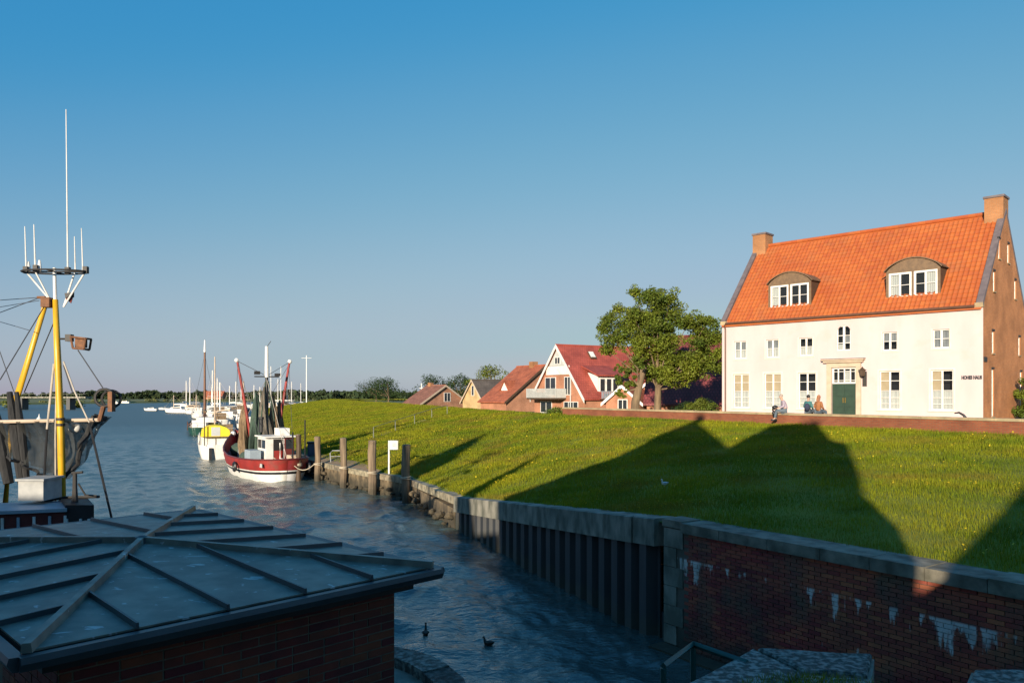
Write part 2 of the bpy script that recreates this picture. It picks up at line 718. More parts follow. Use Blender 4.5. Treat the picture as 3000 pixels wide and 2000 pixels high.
M['room'] = mat('dark_interior', (0.012, 0.011, 0.012), rough=0.9)
M['curtain'] = mat('white_curtain', (0.62, 0.58, 0.52), (0.52, 0.49, 0.45), scale=14, stretch=(1, 1, 0.05), rough=0.9)
M['net_curtain'] = mat('grey_net_curtain', (0.30, 0.29, 0.29), rough=0.9)
M['blind'] = mat('tan_blind', (0.58, 0.42, 0.26), (0.52, 0.37, 0.22), rough=0.9)
M['door_green'] = mat('green_door_paint', (0.028, 0.055, 0.035), (0.022, 0.042, 0.028), rough=0.4)
M['brass'] = mat('brass', (0.45, 0.30, 0.08), rough=0.35, metal=0.8)
M['iron'] = mat('dark_iron', (0.03, 0.026, 0.022), rough=0.6)
M['letter'] = mat('black_lettering', (0.02, 0.022, 0.03), rough=0.5)
M['zinc'] = None
M['trunk'] = mat('tree_bark', (0.20, 0.14, 0.08), (0.11, 0.075, 0.045), scale=4, rough=0.95, bump=0.6, stretch=(1, 1, 0.3))
M['leaf'] = mat('chestnut_leaf', (0.20, 0.225, 0.022), (0.095, 0.135, 0.017), scale=0.5, rough=0.6, spec=0.3, island=0.4, trans=0.35)
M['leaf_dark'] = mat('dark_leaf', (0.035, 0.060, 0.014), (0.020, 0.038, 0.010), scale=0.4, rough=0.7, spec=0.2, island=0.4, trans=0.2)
M['leaf_lime'] = mat('yellow_green_leaf', (0.16, 0.17, 0.020), (0.09, 0.12, 0.015), scale=0.5, rough=0.6, spec=0.3, island=0.4, trans=0.3)
M['wood_leaf'] = mat('far_wood_leaf', (0.050, 0.068, 0.028), (0.030, 0.046, 0.022), scale=0.03, rough=0.8, spec=0.1, island=0.3)


def zinc_mat():
    m = mat('weathered_zinc', (0.195, 0.190, 0.150), (0.085, 0.092, 0.076), scale=5.0, rough=0.46, bump=0.14, bscale=4, spec=0.5, obj_rand=0.12, detail=9, contrast=(.36, .66))
    N, L = m.node_tree.nodes, m.node_tree.links
    b = N['Principled BSDF']
    src = b.inputs['Base Color'].links[0].from_socket
    geo = N.new('ShaderNodeNewGeometry')
    vo = N.new('ShaderNodeTexNoise')
    vo.inputs['Scale'].default_value = 7.0
    vo.inputs['Detail'].default_value = 3
    vo.inputs['Distortion'].default_value = 0.8
    mp = N.new('ShaderNodeMapping')
    mp.inputs['Scale'].default_value = (1, 1.6, 1)
    L.new(geo.outputs['Position'], mp.inputs[0])
    L.new(mp.outputs[0], vo.inputs['Vector'])
    rp = N.new('ShaderNodeMapRange')
    rp.inputs['From Min'].default_value = 0.645
    rp.inputs['From Max'].default_value = 0.70
    rp.inputs['To Max'].default_value = 0.7
    L.new(vo.outputs['Fac'], rp.inputs['Value'])
    mx = N.new('ShaderNodeMix')
    mx.data_type = 'RGBA'
    L.new(rp.outputs[0], mx.inputs[0])
    L.new(src, mx.inputs[6])
    mx.inputs[7].default_value = (0.50, 0.55, 0.55, 1)
    L.new(mx.outputs[2], b.inputs['Base Color'])
    return m


M['zinc'] = zinc_mat()
M['zinc_edge'] = mat('dark_zinc_edge', (0.055, 0.065, 0.070), (0.035, 0.042, 0.046), rough=0.45)
M['fascia'] = mat('black_fascia', (0.016, 0.017, 0.018), rough=0.5)
M['booth_brick'] = mat('dark_red_clinker', (0.20, 0.026, 0.011), (0.12, 0.020, 0.010), scale=3, rough=0.7, bump=0.4, obj_rand=0.32)
M['mortar'] = mat('grey_mortar', (0.115, 0.105, 0.085), rough=0.95, bump=0.3, bscale=60)
M['concrete'] = mat('weathered_concrete', (0.27, 0.25, 0.20), (0.10, 0.10, 0.075), scale=2.4, rough=0.9, bump=0.4, stretch=(1, 1, 0.5), contrast=(0.38, 0.62))
M['pile'] = mat('dark_steel_pile', (0.040, 0.042, 0.045), (0.026, 0.028, 0.030), scale=3, rough=0.6, stretch=(1, 1, 0.15))
M['old_wood'] = mat('weathered_post_wood', (0.24, 0.175, 0.11), (0.12, 0.085, 0.055), scale=3, rough=0.9, bump=0.5, stretch=(2, 2, 0.2))
M['stone'] = mat('grey_revetment_stone', (0.17, 0.175, 0.15), (0.035, 0.037, 0.030), scale=14, rough=0.9, bump=0.8, bscale=40, obj_rand=0.45, contrast=(.42, .64))
M['aggregate'] = mat('rough_grey_aggregate', (0.26, 0.265, 0.235), (0.055, 0.060, 0.052), scale=16, rough=0.95, bump=1.0, bscale=34, detail=7, contrast=(.44, .62), obj_rand=.2)
M['teal'] = mat('teal_rail_paint', (0.010, 0.085, 0.070), rough=0.45)
M['yellow'] = mat('yellow_mast_paint', (0.62, 0.36, 0.015), (0.52, 0.29, 0.015), scale=2.5, rough=0.4)
M['orange_rust'] = mat('rusty_steel', (0.20, 0.085, 0.035), (0.11, 0.05, 0.025), scale=10, rough=0.8)
M['red'] = mat('red_boat_paint', (0.28, 0.028, 0.022), (0.20, 0.022, 0.018), scale=1.5, rough=0.45)
add_patches(M['white'], (0.42, 0.36, 0.29), 2.6, .55, .70, .45)
add_patches(M['yellow'], (0.30, 0.16, 0.04), 5.0, .58, .70, .6)
add_patches(M['red'], (0.16, 0.05, 0.035), 2.2, .54, .68, .6)
M['maroon'] = mat('maroon_boat_paint', (0.13, 0.025, 0.022), rough=0.45)
M['black'] = mat('black_paint', (0.014, 0.014, 0.016), rough=0.5)
M['green_hull'] = mat('dark_green_boat_paint', (0.012, 0.060, 0.045), rough=0.4)
M['blue_grey'] = mat('pale_blue_grey_paint', (0.30, 0.36, 0.40), (0.25, 0.30, 0.34), rough=0.55)
M['canvas_yellow'] = mat('yellow_canvas', (0.75, 0.55, 0.03), (0.68, 0.48, 0.02), rough=0.8)
M['brown_varnish'] = mat('brown_varnished_wood', (0.16, 0.065, 0.028), rough=0.4)
M['net_brown'] = mat('brown_hanging_net', (0.23, 0.155, 0.085), (0.11, 0.075, 0.045), scale=6, rough=0.95, stretch=(3, 3, 0.4), bump=0.8)
M['net_green'] = mat('green_hanging_net', (0.05, 0.085, 0.06), (0.03, 0.045, 0.035), scale=6, rough=0.95, stretch=(3, 3, 0.4), bump=0.8)
M['net'] = net_mat()
M['net_grey'] = mat('grey_brown_hanging_net', (0.17, 0.145, 0.11), (0.07, 0.062, 0.05), scale=7, rough=0.95, stretch=(3, 3, 0.4), bump=0.8)
M['rope'] = mat('pale_rope', (0.45, 0.38, 0.28), rough=0.9)
M['wire'] = mat('rigging_wire', (0.06, 0.06, 0.065), rough=0.6)
M['wire_light'] = mat('pale_rigging', (0.50, 0.44, 0.36), rough=0.6)
M['skin'] = mat('skin', (0.50, 0.30, 0.21), rough=0.6)
M['shirt'] = mat('lilac_grey_shirt', (0.36, 0.30, 0.36), rough=0.9)
M['jeans'] = mat('grey_blue_jeans', (0.10, 0.13, 0.16), rough=0.9)
M['hair_grey'] = mat('grey_hair', (0.36, 0.29, 0.25), rough=0.8)
M['hair_black'] = mat('black_hair', (0.015, 0.013, 0.012), rough=0.6)
M['hair_red'] = mat('reddish_hair', (0.32, 0.13, 0.06), rough=0.7)
M['teal_cloth'] = mat('teal_jacket', (0.05, 0.16, 0.16), rough=0.9)
M['navy_cloth'] = mat('navy_rucksack', (0.03, 0.035, 0.07), rough=0.9)
M['rust_cloth'] = mat('rust_brown_coat', (0.32, 0.13, 0.05), rough=0.9)
M['shoe'] = mat('dark_shoe', (0.02, 0.02, 0.025), rough=0.6)
M['feather'] = mat('white_feather', (0.75, 0.75, 0.73), rough=0.9)
M['duck'] = mat('dark_brown_feather', (0.035, 0.028, 0.022), rough=0.8)
M['red_roof'] = brick_mat('red_roof_tiles', (0.37, 0.082, 0.055), (0.32, 0.068, 0.047), (0.26, 0.055, 0.04), 0.30, 0.34, 0.03, 0.6)
M['orange_roof'] = brick_mat('orange_brown_roof_tiles', (0.38, 0.115, 0.055), (0.31, 0.09, 0.045), (0.24, 0.07, 0.035), 0.30, 0.34, 0.03, 0.7)
M['grey_roof'] = brick_mat('brown_grey_roof_tiles', (0.130, 0.105, 0.085), (0.105, 0.085, 0.070), (0.08, 0.065, 0.055), 0.30, 0.34, 0.03, 0.7)
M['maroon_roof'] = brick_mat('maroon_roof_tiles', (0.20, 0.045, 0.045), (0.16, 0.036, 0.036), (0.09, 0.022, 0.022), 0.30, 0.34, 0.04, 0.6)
M['tan_brick'] = brick_mat('tan_gable_brick', (0.50, 0.34, 0.16), (0.45, 0.30, 0.14), (0.42, 0.32, 0.2), 0.25, 0.075, 0.008)
M['red_brick'] = brick_mat('red_house_brick', (0.42, 0.17, 0.09), (0.36, 0.14, 0.075), (0.36, 0.25, 0.18), 0.25, 0.075, 0.008)
M['grey_clad'] = mat('pale_grey_cladding', (0.46, 0.47, 0.45), (0.40, 0.41, 0.40), rough=0.7)
M['blue'] = mat('blue_grey_plastic', (0.05, 0.08, 0.13), rough=0.5)
M['rail_grey'] = mat('grey_green_rail', (0.20, 0.21, 0.17), rough=0.7)
M['galv'] = mat('galvanised_steel', (0.42, 0.43, 0.43), rough=0.5, metal=0.3)


# ------------------------------------------------------------------ ground, dike, water
# matched points: quay edge (x, y, z)  ->  crest / wall foot (x, y, z)
PAIRS = [
    ((19.0, -5.5, 2.70), (39.0, 6.0, 3.95)),
    ((14.6, 0.8, 2.70), (33.0, 14.0, 3.95)),
    ((12.0, 4.5, 2.70), (28.4, 19.8, 3.92)),
    ((7.4, 11.1, 2.70), (22.2, 27.0, 3.88)),
    ((3.36, 16.9, 2.70), (17.4, 35.6, 3.92)),
    ((0.50, 24.2, 1.98), (12.1, 45.2, 3.95)),
    ((-2.31, 31.6, 1.27), (7.4, 53.6, 3.97)),
    ((-5.34, 40.2, 1.10), (3.6, 60.5, 3.98)),
    ((-7.6, 43.2, 1.10), (0.5, 67.8, 4.02)),
    ((-9.9, 46.3, 1.10), (-1.5, 73.0, 4.03)),
    ((-12.6, 50.4, 1.10), (-3.4, 79.0, 4.03)),
    ((-18.5, 60.0, 1.10), (-9.5, 98.0, 4.03)),
    ((-31.0, 100.0, 0.95), (-21.6, 141.0, 4.03)),
    ((-48.0, 150.0, 0.90), (-38.0, 187.0, 4.03)),
    ((-83.0, 255.0, 0.80), (-66.0, 282.0, 4.03)),
    ((-84.0, 275.0, 0.80), (-56.0, 298.0, 4.03)),
    ((-60.0, 320.0, 0.80), (-36.0, 312.0, 4.03)),
    ((0.0, 375.0, 0.80), (4.0, 352.0, 4.03)),
    ((260.0, 430.0, 0.80), (262.0, 405.0, 4.03)),
    ((1500.0, 520.0, 0.80), (1500.0, 490.0, 4.03)),
]


def seg_param():
    """fine sampling of the strip between quay edge and crest"""
    rows = []
    for i in range(len(PAIRS) - 1):
        a, b = PAIRS[i], PAIRS[i + 1]
        L_ = max((V(b[0]) - V(a[0])).length, 1)
        n = max(2, min(24, int(L_ / 1.2)))
        for k in range(n):
            t = k / n
            rows.append((V(a[0]).lerp(V(b[0]), t), V(a[1]).lerp(V(b[1]), t)))
    rows.append((V(PAIRS[-1][0]), V(PAIRS[-1][1])))
    return rows


def prof(s):
    """height profile across the slope, a little steeper at the foot, rounded at the crest"""
    return 0.80 * s + 0.20 * math.sin(s * math.pi / 2)


def hash_n(x, y):
    from mathutils import noise
    return noise.noise(V((x * 0.16, y * 0.16, 3.1))) * 0.10 + noise.noise(V((x * 0.5, y * 0.5, 9.0))) * 0.035


ROWS = seg_param()
NS = 26


def slope_pt(q, c, s):
    p = q.lerp(c, s)
    z = q.z + (c.z - q.z) * prof(s)
    edge = min(1.0, s * 6, (1 - s) * 6)
    return V((p.x, p.y, z + hash_n(p.x, p.y) * edge))


dv, df = [], []
for (q, c) in ROWS:
    for k in range(NS + 1):
        dv.append(slope_pt(q, c, k / NS))
    out = V((c.x - q.x, c.y - q.y, 0)).normalized()
    back = c + out * 14
    # land behind the crest
    dv.append(V((c.x + out.x * 1.2, c.y + out.y * 1.2, c.z + 0.01)))
    dv.append(V((back.x, back.y, 3.3 if q.x < 0 else 4.0)))
W_ = NS + 3
for i in range(len(ROWS) - 1):
    for k in range(W_ - 1):
        a = i * W_ + k
        df.append((a, a + 1, a + W_ + 1, a + W_))
DIKE_BVH = BVHTree.FromPolygons([tuple(v) for v in dv], df)
dike = big_mesh('dike', [tuple(v) for v in dv], df, M['turf'], kind='structure', smooth=True)


def ground_z(x, y):
    h = DIKE_BVH.ray_cast(V((x, y, 50)), V((0, 0, -1)))
    return h[0].z if h[0] else 3.3


# water, far land, inland ground
def make_water():
    wv = MB()
    zf = -.10
    wv.poly([(-4000, -60, zf), (60, -60, zf), (1600, 640, zf), (4000, 900, zf), (-4000, 900, zf)])
    wv.build('open_water', M['water'], kind='structure', recalc=False)
    # the nearer water carries real waves: a grid that grows coarser with distance
    nr, nc = 760, 560
    y = 5.0 * (170 / 5.0) ** (np.arange(nr) / (nr - 1))
    f = np.linspace(-1, 1, nc)
    xr = np.minimum(.62 * y + 1.5, 60)            # right edge lies under the quay and the dike
    xl = -(.95 * y + 4)
    X = xl[:, None] + (xr - xl)[:, None] * (f[None, :] + 1) / 2
    Y = np.repeat(y[:, None], nc, 1)
    step = np.maximum(np.gradient(y)[:, None], (xr - xl)[:, None] / nc)
    Z = np.zeros_like(X)
    rng = np.random.default_rng(3)
    for k in range(64):
        lam = 0.26 * (3.2 / 0.26) ** rng.random()
        th = R(200) + rng.normal(0, .75)
        kx, ky = np.cos(th) * 2 * np.pi / lam, np.sin(th) * 2 * np.pi / lam
        slope = .042 * (.75 + .5 * rng.random())
        amp = slope * lam / (2 * np.pi)
        ph = rng.random() * 6.28
        vis = np.clip((lam / step - 2.2) / 2.5, 0, 1)
        gust = .72 + .45 * np.sin(X * .11 + ph) * np.sin(Y * .07 + 2 * ph)
        Z += amp * vis * gust * np.sin(kx * X + ky * Y + ph + .5 * np.sin(.6 * kx * Y * .3 + ph))
    edge = np.clip((1 - np.abs(f))[None, :] * 14, 0, 1) * np.clip((nr - 1 - np.arange(nr))[:, None] / 40, 0, 1)
    Z *= edge
    vs_ = np.stack([X, Y, Z], -1).reshape(-1, 3)
    ii = np.arange(nr * nc).reshape(nr, nc)
    fs = np.stack([ii[:-1, :-1], ii[:-1, 1:], ii[1:, 1:], ii[1:, :-1]], -1).reshape(-1, 4)
    big_mesh('water', vs_, fs, M['water'], kind='structure', smooth=True)


make_water()
bed = MB()
bed.poly([(-6000, -200, -2.5), (6000, -200, -2.5), (6000, 9000, -2.5), (-6000, 9000, -2.5)])
bed.build('harbour_bed', M['earth'], kind='structure', recalc=False)
fl = MB()
shore = [(-4000, 420), (-900, 380), (-420, 372), (-300, 400), (-250, 560), (-200, 640), (-60, 660), (60, 600), (300, 560), (4000, 700)]
for i in range(len(shore) - 1):
    (xa, ya), (xb, yb) = shore[i], shore[i + 1]
    fl.poly([(xa, ya, -0.3), (xb, yb, -0.3), (xb, yb + 14, 1.1), (xa, ya + 14, 1.1)])
    fl.poly([(xa, ya + 14, 1.1), (xb, yb + 14, 1.1), (xb * 1.6, 9000, 1.4), (xa * 1.6, 9000, 1.4)])
fl.build('far_shore_meadow', M['land'], kind='structure', recalc=False)
inl = MB()
pts = [V((c.x, c.y, 0)) + V((c.x - q.x, c.y - q.y, 0)).normalized() * 13.0 for (q, c) in [(V(a), V(b)) for a, b in PAIRS]]
for i in range(len(pts) - 1):
    z0 = 3.27 if PAIRS[i][0][0] < -3 else 3.97
    z1 = 3.27 if PAIRS[i + 1][0][0] < -3 else 3.97
    if i < 14:
        inl.poly([(pts[i].x, pts[i].y, z0), (pts[i + 1].x, pts[i + 1].y, z1), (900, pts[i + 1].y + 60, 3.2), (900, pts[i].y + (60 if i else -60), 3.2)])
inl.build('inland_ground', M['land'], kind='structure', recalc=False)

# quay promenade strip of bare earth behind the low quay
pm = MB()
for i in range(8, 11):
    a, b = PAIRS[i], PAIRS[i + 1]
    qa, ca, qb, cb = V(a[0]), V(a[1]), V(b[0]), V(b[1])
    wa = 0.02 if i == 8 else 0.055
    p0, p1 = slope_pt(qa, ca, 0.0), slope_pt(qa, ca, wa)
    p3, p2 = slope_pt(qb, cb, 0.0), slope_pt(qb, cb, 0.055)
    up = V((0, 0, 0.03))
    pm.poly([p0 + up, p1 + up * 2, p2 + up * 2, p3 + up])
pm.build('quay_path', M['earth'], kind='structure', recalc=False)

# ------------------------------------------------------------------ grass
def in_view(x, y, z, m=0.06):
    px = x / np.maximum(y, 0.1) * 0.75
    return (np.abs(px) < 0.5 + m) & (y > 2)


def make_grass():
    rows = np.array([[(*q, *c)] for q, c in ROWS]).reshape(-1, 6)
    q, c = rows[:, :3], rows[:, 3:]
    seg_len = np.linalg.norm((q[1:, :2] + c[1:, :2]) / 2 - (q[:-1, :2] + c[:-1, :2]) / 2, axis=1)
    wid = np.linalg.norm(c[:-1, :2] - q[:-1, :2], axis=1)
    dist = (q[:-1, 1] + c[:-1, 1]) / 2
    ok = (dist > 3) & (dist < 290)
    w = seg_len * wid * ok / np.maximum(dist, 10) ** 1.3
    w /= w.sum()
    n = 1150000
    i = RNG.choice(len(w), n, p=w)
    t = RNG.random(n)
    s = RNG.random(n) ** 1.25
    s = 0.006 + s * 0.985
    qa = q[i] + (q[i + 1] - q[i]) * t[:, None]
    ca = c[i] + (c[i + 1] - c[i]) * t[:, None]
    p = qa + (ca - qa) * s[:, None]
    p[:, 2] = qa[:, 2] + (ca[:, 2] - qa[:, 2]) * (0.80 * s + 0.20 * np.sin(s * np.pi / 2))
    k = in_view(p[:, 0], p[:, 1], p[:, 2], .28)
    p, s = p[k], s[k]
    # nothing grows on the copings and beams along the edge
    width = np.linalg.norm(ca[k, :2] - qa[k, :2], axis=1)
    lim = np.where(p[:, 1] < 17.2, .64, .46) + .10 * np.sin(p[:, 1] * 5.1 + p[:, 0] * 3.7) + .06 * np.sin(p[:, 1] * 13.0)
    off_edge = s * width > lim
    p, s = p[off_edge], s[off_edge]
    # bare strip beside the low quay
    bare = (p[:, 0] < -8.5) & (s < 0.05 * RNG.random(len(s)) + .02)
    p, s = p[~bare], s[~bare]
    n = len(p)
    gx0, gy0, st = -60.0, -10.0, 0.5
    nx, ny = 220, 340
    grid = np.array([[hash_n(gx0 + st * a_, gy0 + st * b_) for b_ in range(ny)] for a_ in range(nx)])
    fx = np.clip((p[:, 0] - gx0) / st, 0, nx - 2)
    fy = np.clip((p[:, 1] - gy0) / st, 0, ny - 2)
    ix, iy = fx.astype(int), fy.astype(int)
    tx, ty = fx - ix, fy - iy
    bumps = (grid[ix, iy] * (1 - tx) + grid[ix + 1, iy] * tx) * (1 - ty) + (grid[ix, iy + 1] * (1 - tx) + grid[ix + 1, iy + 1] * tx) * ty
    p[:, 2] += bumps * np.clip(np.minimum(s * 6, (1 - s) * 6), 0, 1)
    d = np.maximum(p[:, 1], 8)
    patch = np.sin(p[:, 0] * 0.9 + np.sin(p[:, 1] * 0.7) * 1.7) * np.sin(p[:, 1] * 0.55 + np.sin(p[:, 0] * 0.8))
    patch += 0.7 * np.sin(p[:, 0] * 2.3 + p[:, 1] * 1.1) * np.sin(p[:, 1] * 2.0 - p[:, 0] * 0.6)
    h = (0.07 + 0.07 * RNG.random(n)) * (1 + 0.30 * patch) * np.clip((d / 26) ** 0.35, 0.8, 1.6)
    wd = 0.0065 * np.clip(d / 11, 1, 16) * (0.7 + 0.6 * RNG.random(n))
    a = RNG.random(n) * 2 * np.pi
    lean = 0.55 * h * RNG.random(n)
    la = RNG.random(n) * 2 * np.pi
    dx, dy = np.cos(a) * wd, np.sin(a) * wd
    b0 = p + np.stack([-dx, -dy, np.full(n, -0.10)], 1)
    b1 = p + np.stack([dx, dy, np.full(n, -0.10)], 1)
    tip = p + np.stack([np.cos(la) * lean, np.sin(la) * lean, h], 1)
    verts = np.stack([b0, b1, tip], 1).reshape(-1, 3)
    faces = np.arange(n * 3).reshape(-1, 3)
    o = big_mesh('grass', verts, faces, M['blade'], kind='stuff')
    # buttercups
    nf = 2600
    idx = RNG.choice(n, nf, p=np.clip(patch + 0.2, 0.02, None) ** 2 / (np.clip(patch + 0.2, 0.02, None) ** 2).sum())
    c0 = p[idx]
    keep = c0[:, 1] < 75
    c0, hh = c0[keep], h[idx][keep]
    m_ = len(c0)
    r = (0.012 + 0.012 * RNG.random(m_)) * np.clip(c0[:, 1] / 26, 0.7, 1.5)
    z = hh * (0.75 + 0.35 * RNG.random(m_))
    tl = RNG.normal(0, 0.35, (m_, 2))
    vs_ = []
    for (sx, sy) in ((-1, -1), (1, -1), (1, 1), (-1, 1)):
        vs_.append(c0 + np.stack([sx * r, sy * r, z + r * (tl[:, 0] * sx + tl[:, 1] * sy - 0.6 * sy)], 1))
    big_mesh('buttercups', np.stack(vs_, 1).reshape(-1, 3), np.arange(m_ * 4).reshape(-1, 4), M['flower'], kind='stuff')


make_grass()

# ------------------------------------------------------------------ quay: brick wall, sheet piles, caps
def quay_brick_wall():
    A, C, Dd = V((3.36, 16.9, 0)), V((7.4, 11.1, 0)), V((14.6, 0.8, 0))
    root = thing('quay_wall', 'tall dark red brick quay wall with stone coping and white lime streaks', 'wall', (3.36, 16.9, 0))
    u = (C - A).normalized()
    n = V((u.y, -u.x, 0))          # towards the water
    if n.dot(V((-1, -1, 0))) < 0:
        n = -n
    L_ = (Dd - A).length
    core = MB()
    core.prism([A, A + u * L_, A + u * L_ - n * 0.6, A - n * 0.6], (0, 0, 2.555))
    core.build('wall_core', M['quay_mortar'], root)
    # coping stones
    x = 0.55
    while x < L_:
        w = random.uniform(0.9, 1.3)
        a = A + u * (x + 0.006) + n * 0.10
        b = A + u * (x + w - 0.006) + n * 0.10
        h = 2.775 + random.uniform(-0.012, 0.012)
        m = MB()
        m.prism([a + V((0, 0, 2.56)), b + V((0, 0, 2.56)), b - n * 0.74 + V((0, 0, 2.56)), a - n * 0.74 + V((0, 0, 2.56))], (0, 0, h - 2.56))
        m.build('coping_stone', M['coping_grey'], root)
        x += w
    # corner pier of pale blocks at the end of the wall
    for j in range(6):
        w = 0.55 if j % 2 else 0.36
        m = MB()
        a = A + n * 0.03
        m.prism([a + V((0, 0, 0.1 + j * 0.42)), a + u * w + V((0, 0, 0.1 + j * 0.42)), a + u * w - n * 0.5 + V((0, 0, 0.1 + j * 0.42)),
                 a - n * 0.5 + V((0, 0, 0.1 + j * 0.42))], (0, 0, 0.405))
        m.build('quoin_block', M['concrete'], root)
    m = MB()
    a = A + n * 0.06 - u * 0.02
    m.prism([a + V((0, 0, 2.63)), a + u * 0.56 + V((0, 0, 2.63)), a + u * 0.56 - n * 0.6 + V((0, 0, 2.63)), a - n * 0.6 + V((0, 0, 2.63))], (0, 0, 0.16))
    m.build('coping_stone', M['coping_grey'], root)
    # bricks: the nearest 300 singly, the rest joined
    ang = math.atan2(u.y, u.x)
    bm_ = MB()
    bm_.box(-0.119, 0.119, -0.012, 0.06, -0.032, 0.032)
    mesh = proto(bm_, 'brick', M['quay_brick'])
    if V((-u.y, u.x, 0)).dot(n) > 0:
        ang += math.pi
    spots = []
    for r in range(33):
        z = 2.518 - 0.0765 * r
        off = 0.0 if r % 2 else 0.125
        k = 0
        while True:
            s = 0.70 + off + k * 0.25
            if s > 8.4:
                break
            if not (z > 0.05):
                break
            spots.append((A + u * s + n * (0.008 + random.uniform(-0.003, 0.004)) + V((0, 0, z)), s))
            k += 1
    spots.sort(key=lambda q: (q[0] - EYE).length)
    vis = [q for q in spots if abs(q[0].x / q[0].y) < 0.70 and (5.5 - q[0].z) / q[0].y < 0.36]
    near = vis[:295]
    ids = set(id(q) for q in near)
    for q in near:
        piece('brick', mesh, root, q[0], (0, 0, ang), (random.uniform(0.96, 1.0), 1, 1))
    rest = MB()
    for q in spots:
        if id(q) in ids:
            continue
        w = 0.119 * random.uniform(0.96, 1)
        c = q[0]
        f = [c + u * sx * w + n * sn + V((0, 0, sz * 0.032)) for sx, sn, sz in
             ((-1, .012, -1), (1, .012, -1), (1, .012, 1), (-1, .012, 1), (-1, -.02, -1), (1, -.02, -1), (1, -.02, 1), (-1, -.02, 1))]
        rest.add(f, [(0, 1, 2, 3), (0, 4, 5, 1), (1, 5, 6, 2), (2, 6, 7, 3), (3, 7, 4, 0)])
    rest.build('brickwork', M['quay_brick'], root, kind='stuff')


def tide_stain(m, top, colour, soft=.35, amount=.85):
    """dark weed growth up to the tide line"""
    N, L = m.node_tree.nodes, m.node_tree.links
    b = N['Principled BSDF']
    src = b.inputs['Base Color'].links[0].from_socket
    geo = N.new('ShaderNodeNewGeometry')
    nz = N.new('ShaderNodeTexNoise')
    nz.inputs['Scale'].default_value = 2.2
    nz.inputs['Detail'].default_value = 6
    L.new(geo.outputs['Position'], nz.inputs['Vector'])
    sp = N.new('ShaderNodeSeparateXYZ')
    L.new(geo.outputs['Position'], sp.inputs[0])
    ad = N.new('ShaderNodeMath')
    ad.operation = 'MULTIPLY_ADD'
    ad.inputs[1].default_value = 1.1
    L.new(nz.outputs['Fac'], ad.inputs[0])
    L.new(sp.outputs['Z'], ad.inputs[2])
    mr = N.new('ShaderNodeMapRange')
    mr.inputs['From Min'].default_value = top + .55 + soft
    mr.inputs['From Max'].default_value = top + .55 - soft
    mr.inputs['To Max'].default_value = amount
    L.new(ad.outputs[0], mr.inputs['Value'])
    mx = N.new('ShaderNodeMix')
    mx.data_type = 'RGBA'
    L.new(mr.outputs[0], mx.inputs[0])
    L.new(src, mx.inputs[6])
    mx.inputs[7].default_value = (*colour, 1)
    L.new(mx.outputs[2], b.inputs['Base Color'])


tide_stain(M['old_wood'], .55, (0.035, 0.032, 0.022))
tide_stain(M['pile'], .35, (0.05, 0.055, 0.04), .2, .7)


def stain_mats():
    m = mat('quay_clinker', (0.40, 0.078, 0.040), (0.22, 0.052, 0.032), scale=1.1, rough=0.75, bump=0.4, bscale=30, obj_rand=0.25, island=0.25)
    N, L = m.node_tree.nodes, m.node_tree.links
    b = N['Principled BSDF']
    src = b.inputs['Base Color'].links[0].from_socket
    geo = N.new('ShaderNodeNewGeometry')
    L.new(lime_stain(N, L, geo, src), b.inputs['Base Color'])
    M['quay_brick'] = m
    m = mat('quay_mortar', (0.14, 0.115, 0.09), (0.08, 0.07, 0.055), scale=2, rough=0.95)
    N, L = m.node_tree.nodes, m.node_tree.links
    b = N['Principled BSDF']
    src = b.inputs['Base Color'].links[0].from_socket
    geo = N.new('ShaderNodeNewGeometry')
    L.new(lime_stain(N, L, geo, src), b.inputs['Base Color'])
    M['quay_mortar'] = m
    tide_stain(M['quay_brick'], .45, (0.035, 0.036, 0.025), .4, .8)
    tide_stain(M['quay_mortar'], .45, (0.035, 0.036, 0.025), .4, .8)
    M['coping_grey'] = mat('grey_stone_coping', (0.25, 0.225, 0.17), (0.09, 0.085, 0.06), scale=3.0, rough=0.9, bump=0.4, obj_rand=0.15)


stain_mats()
quay_brick_wall()


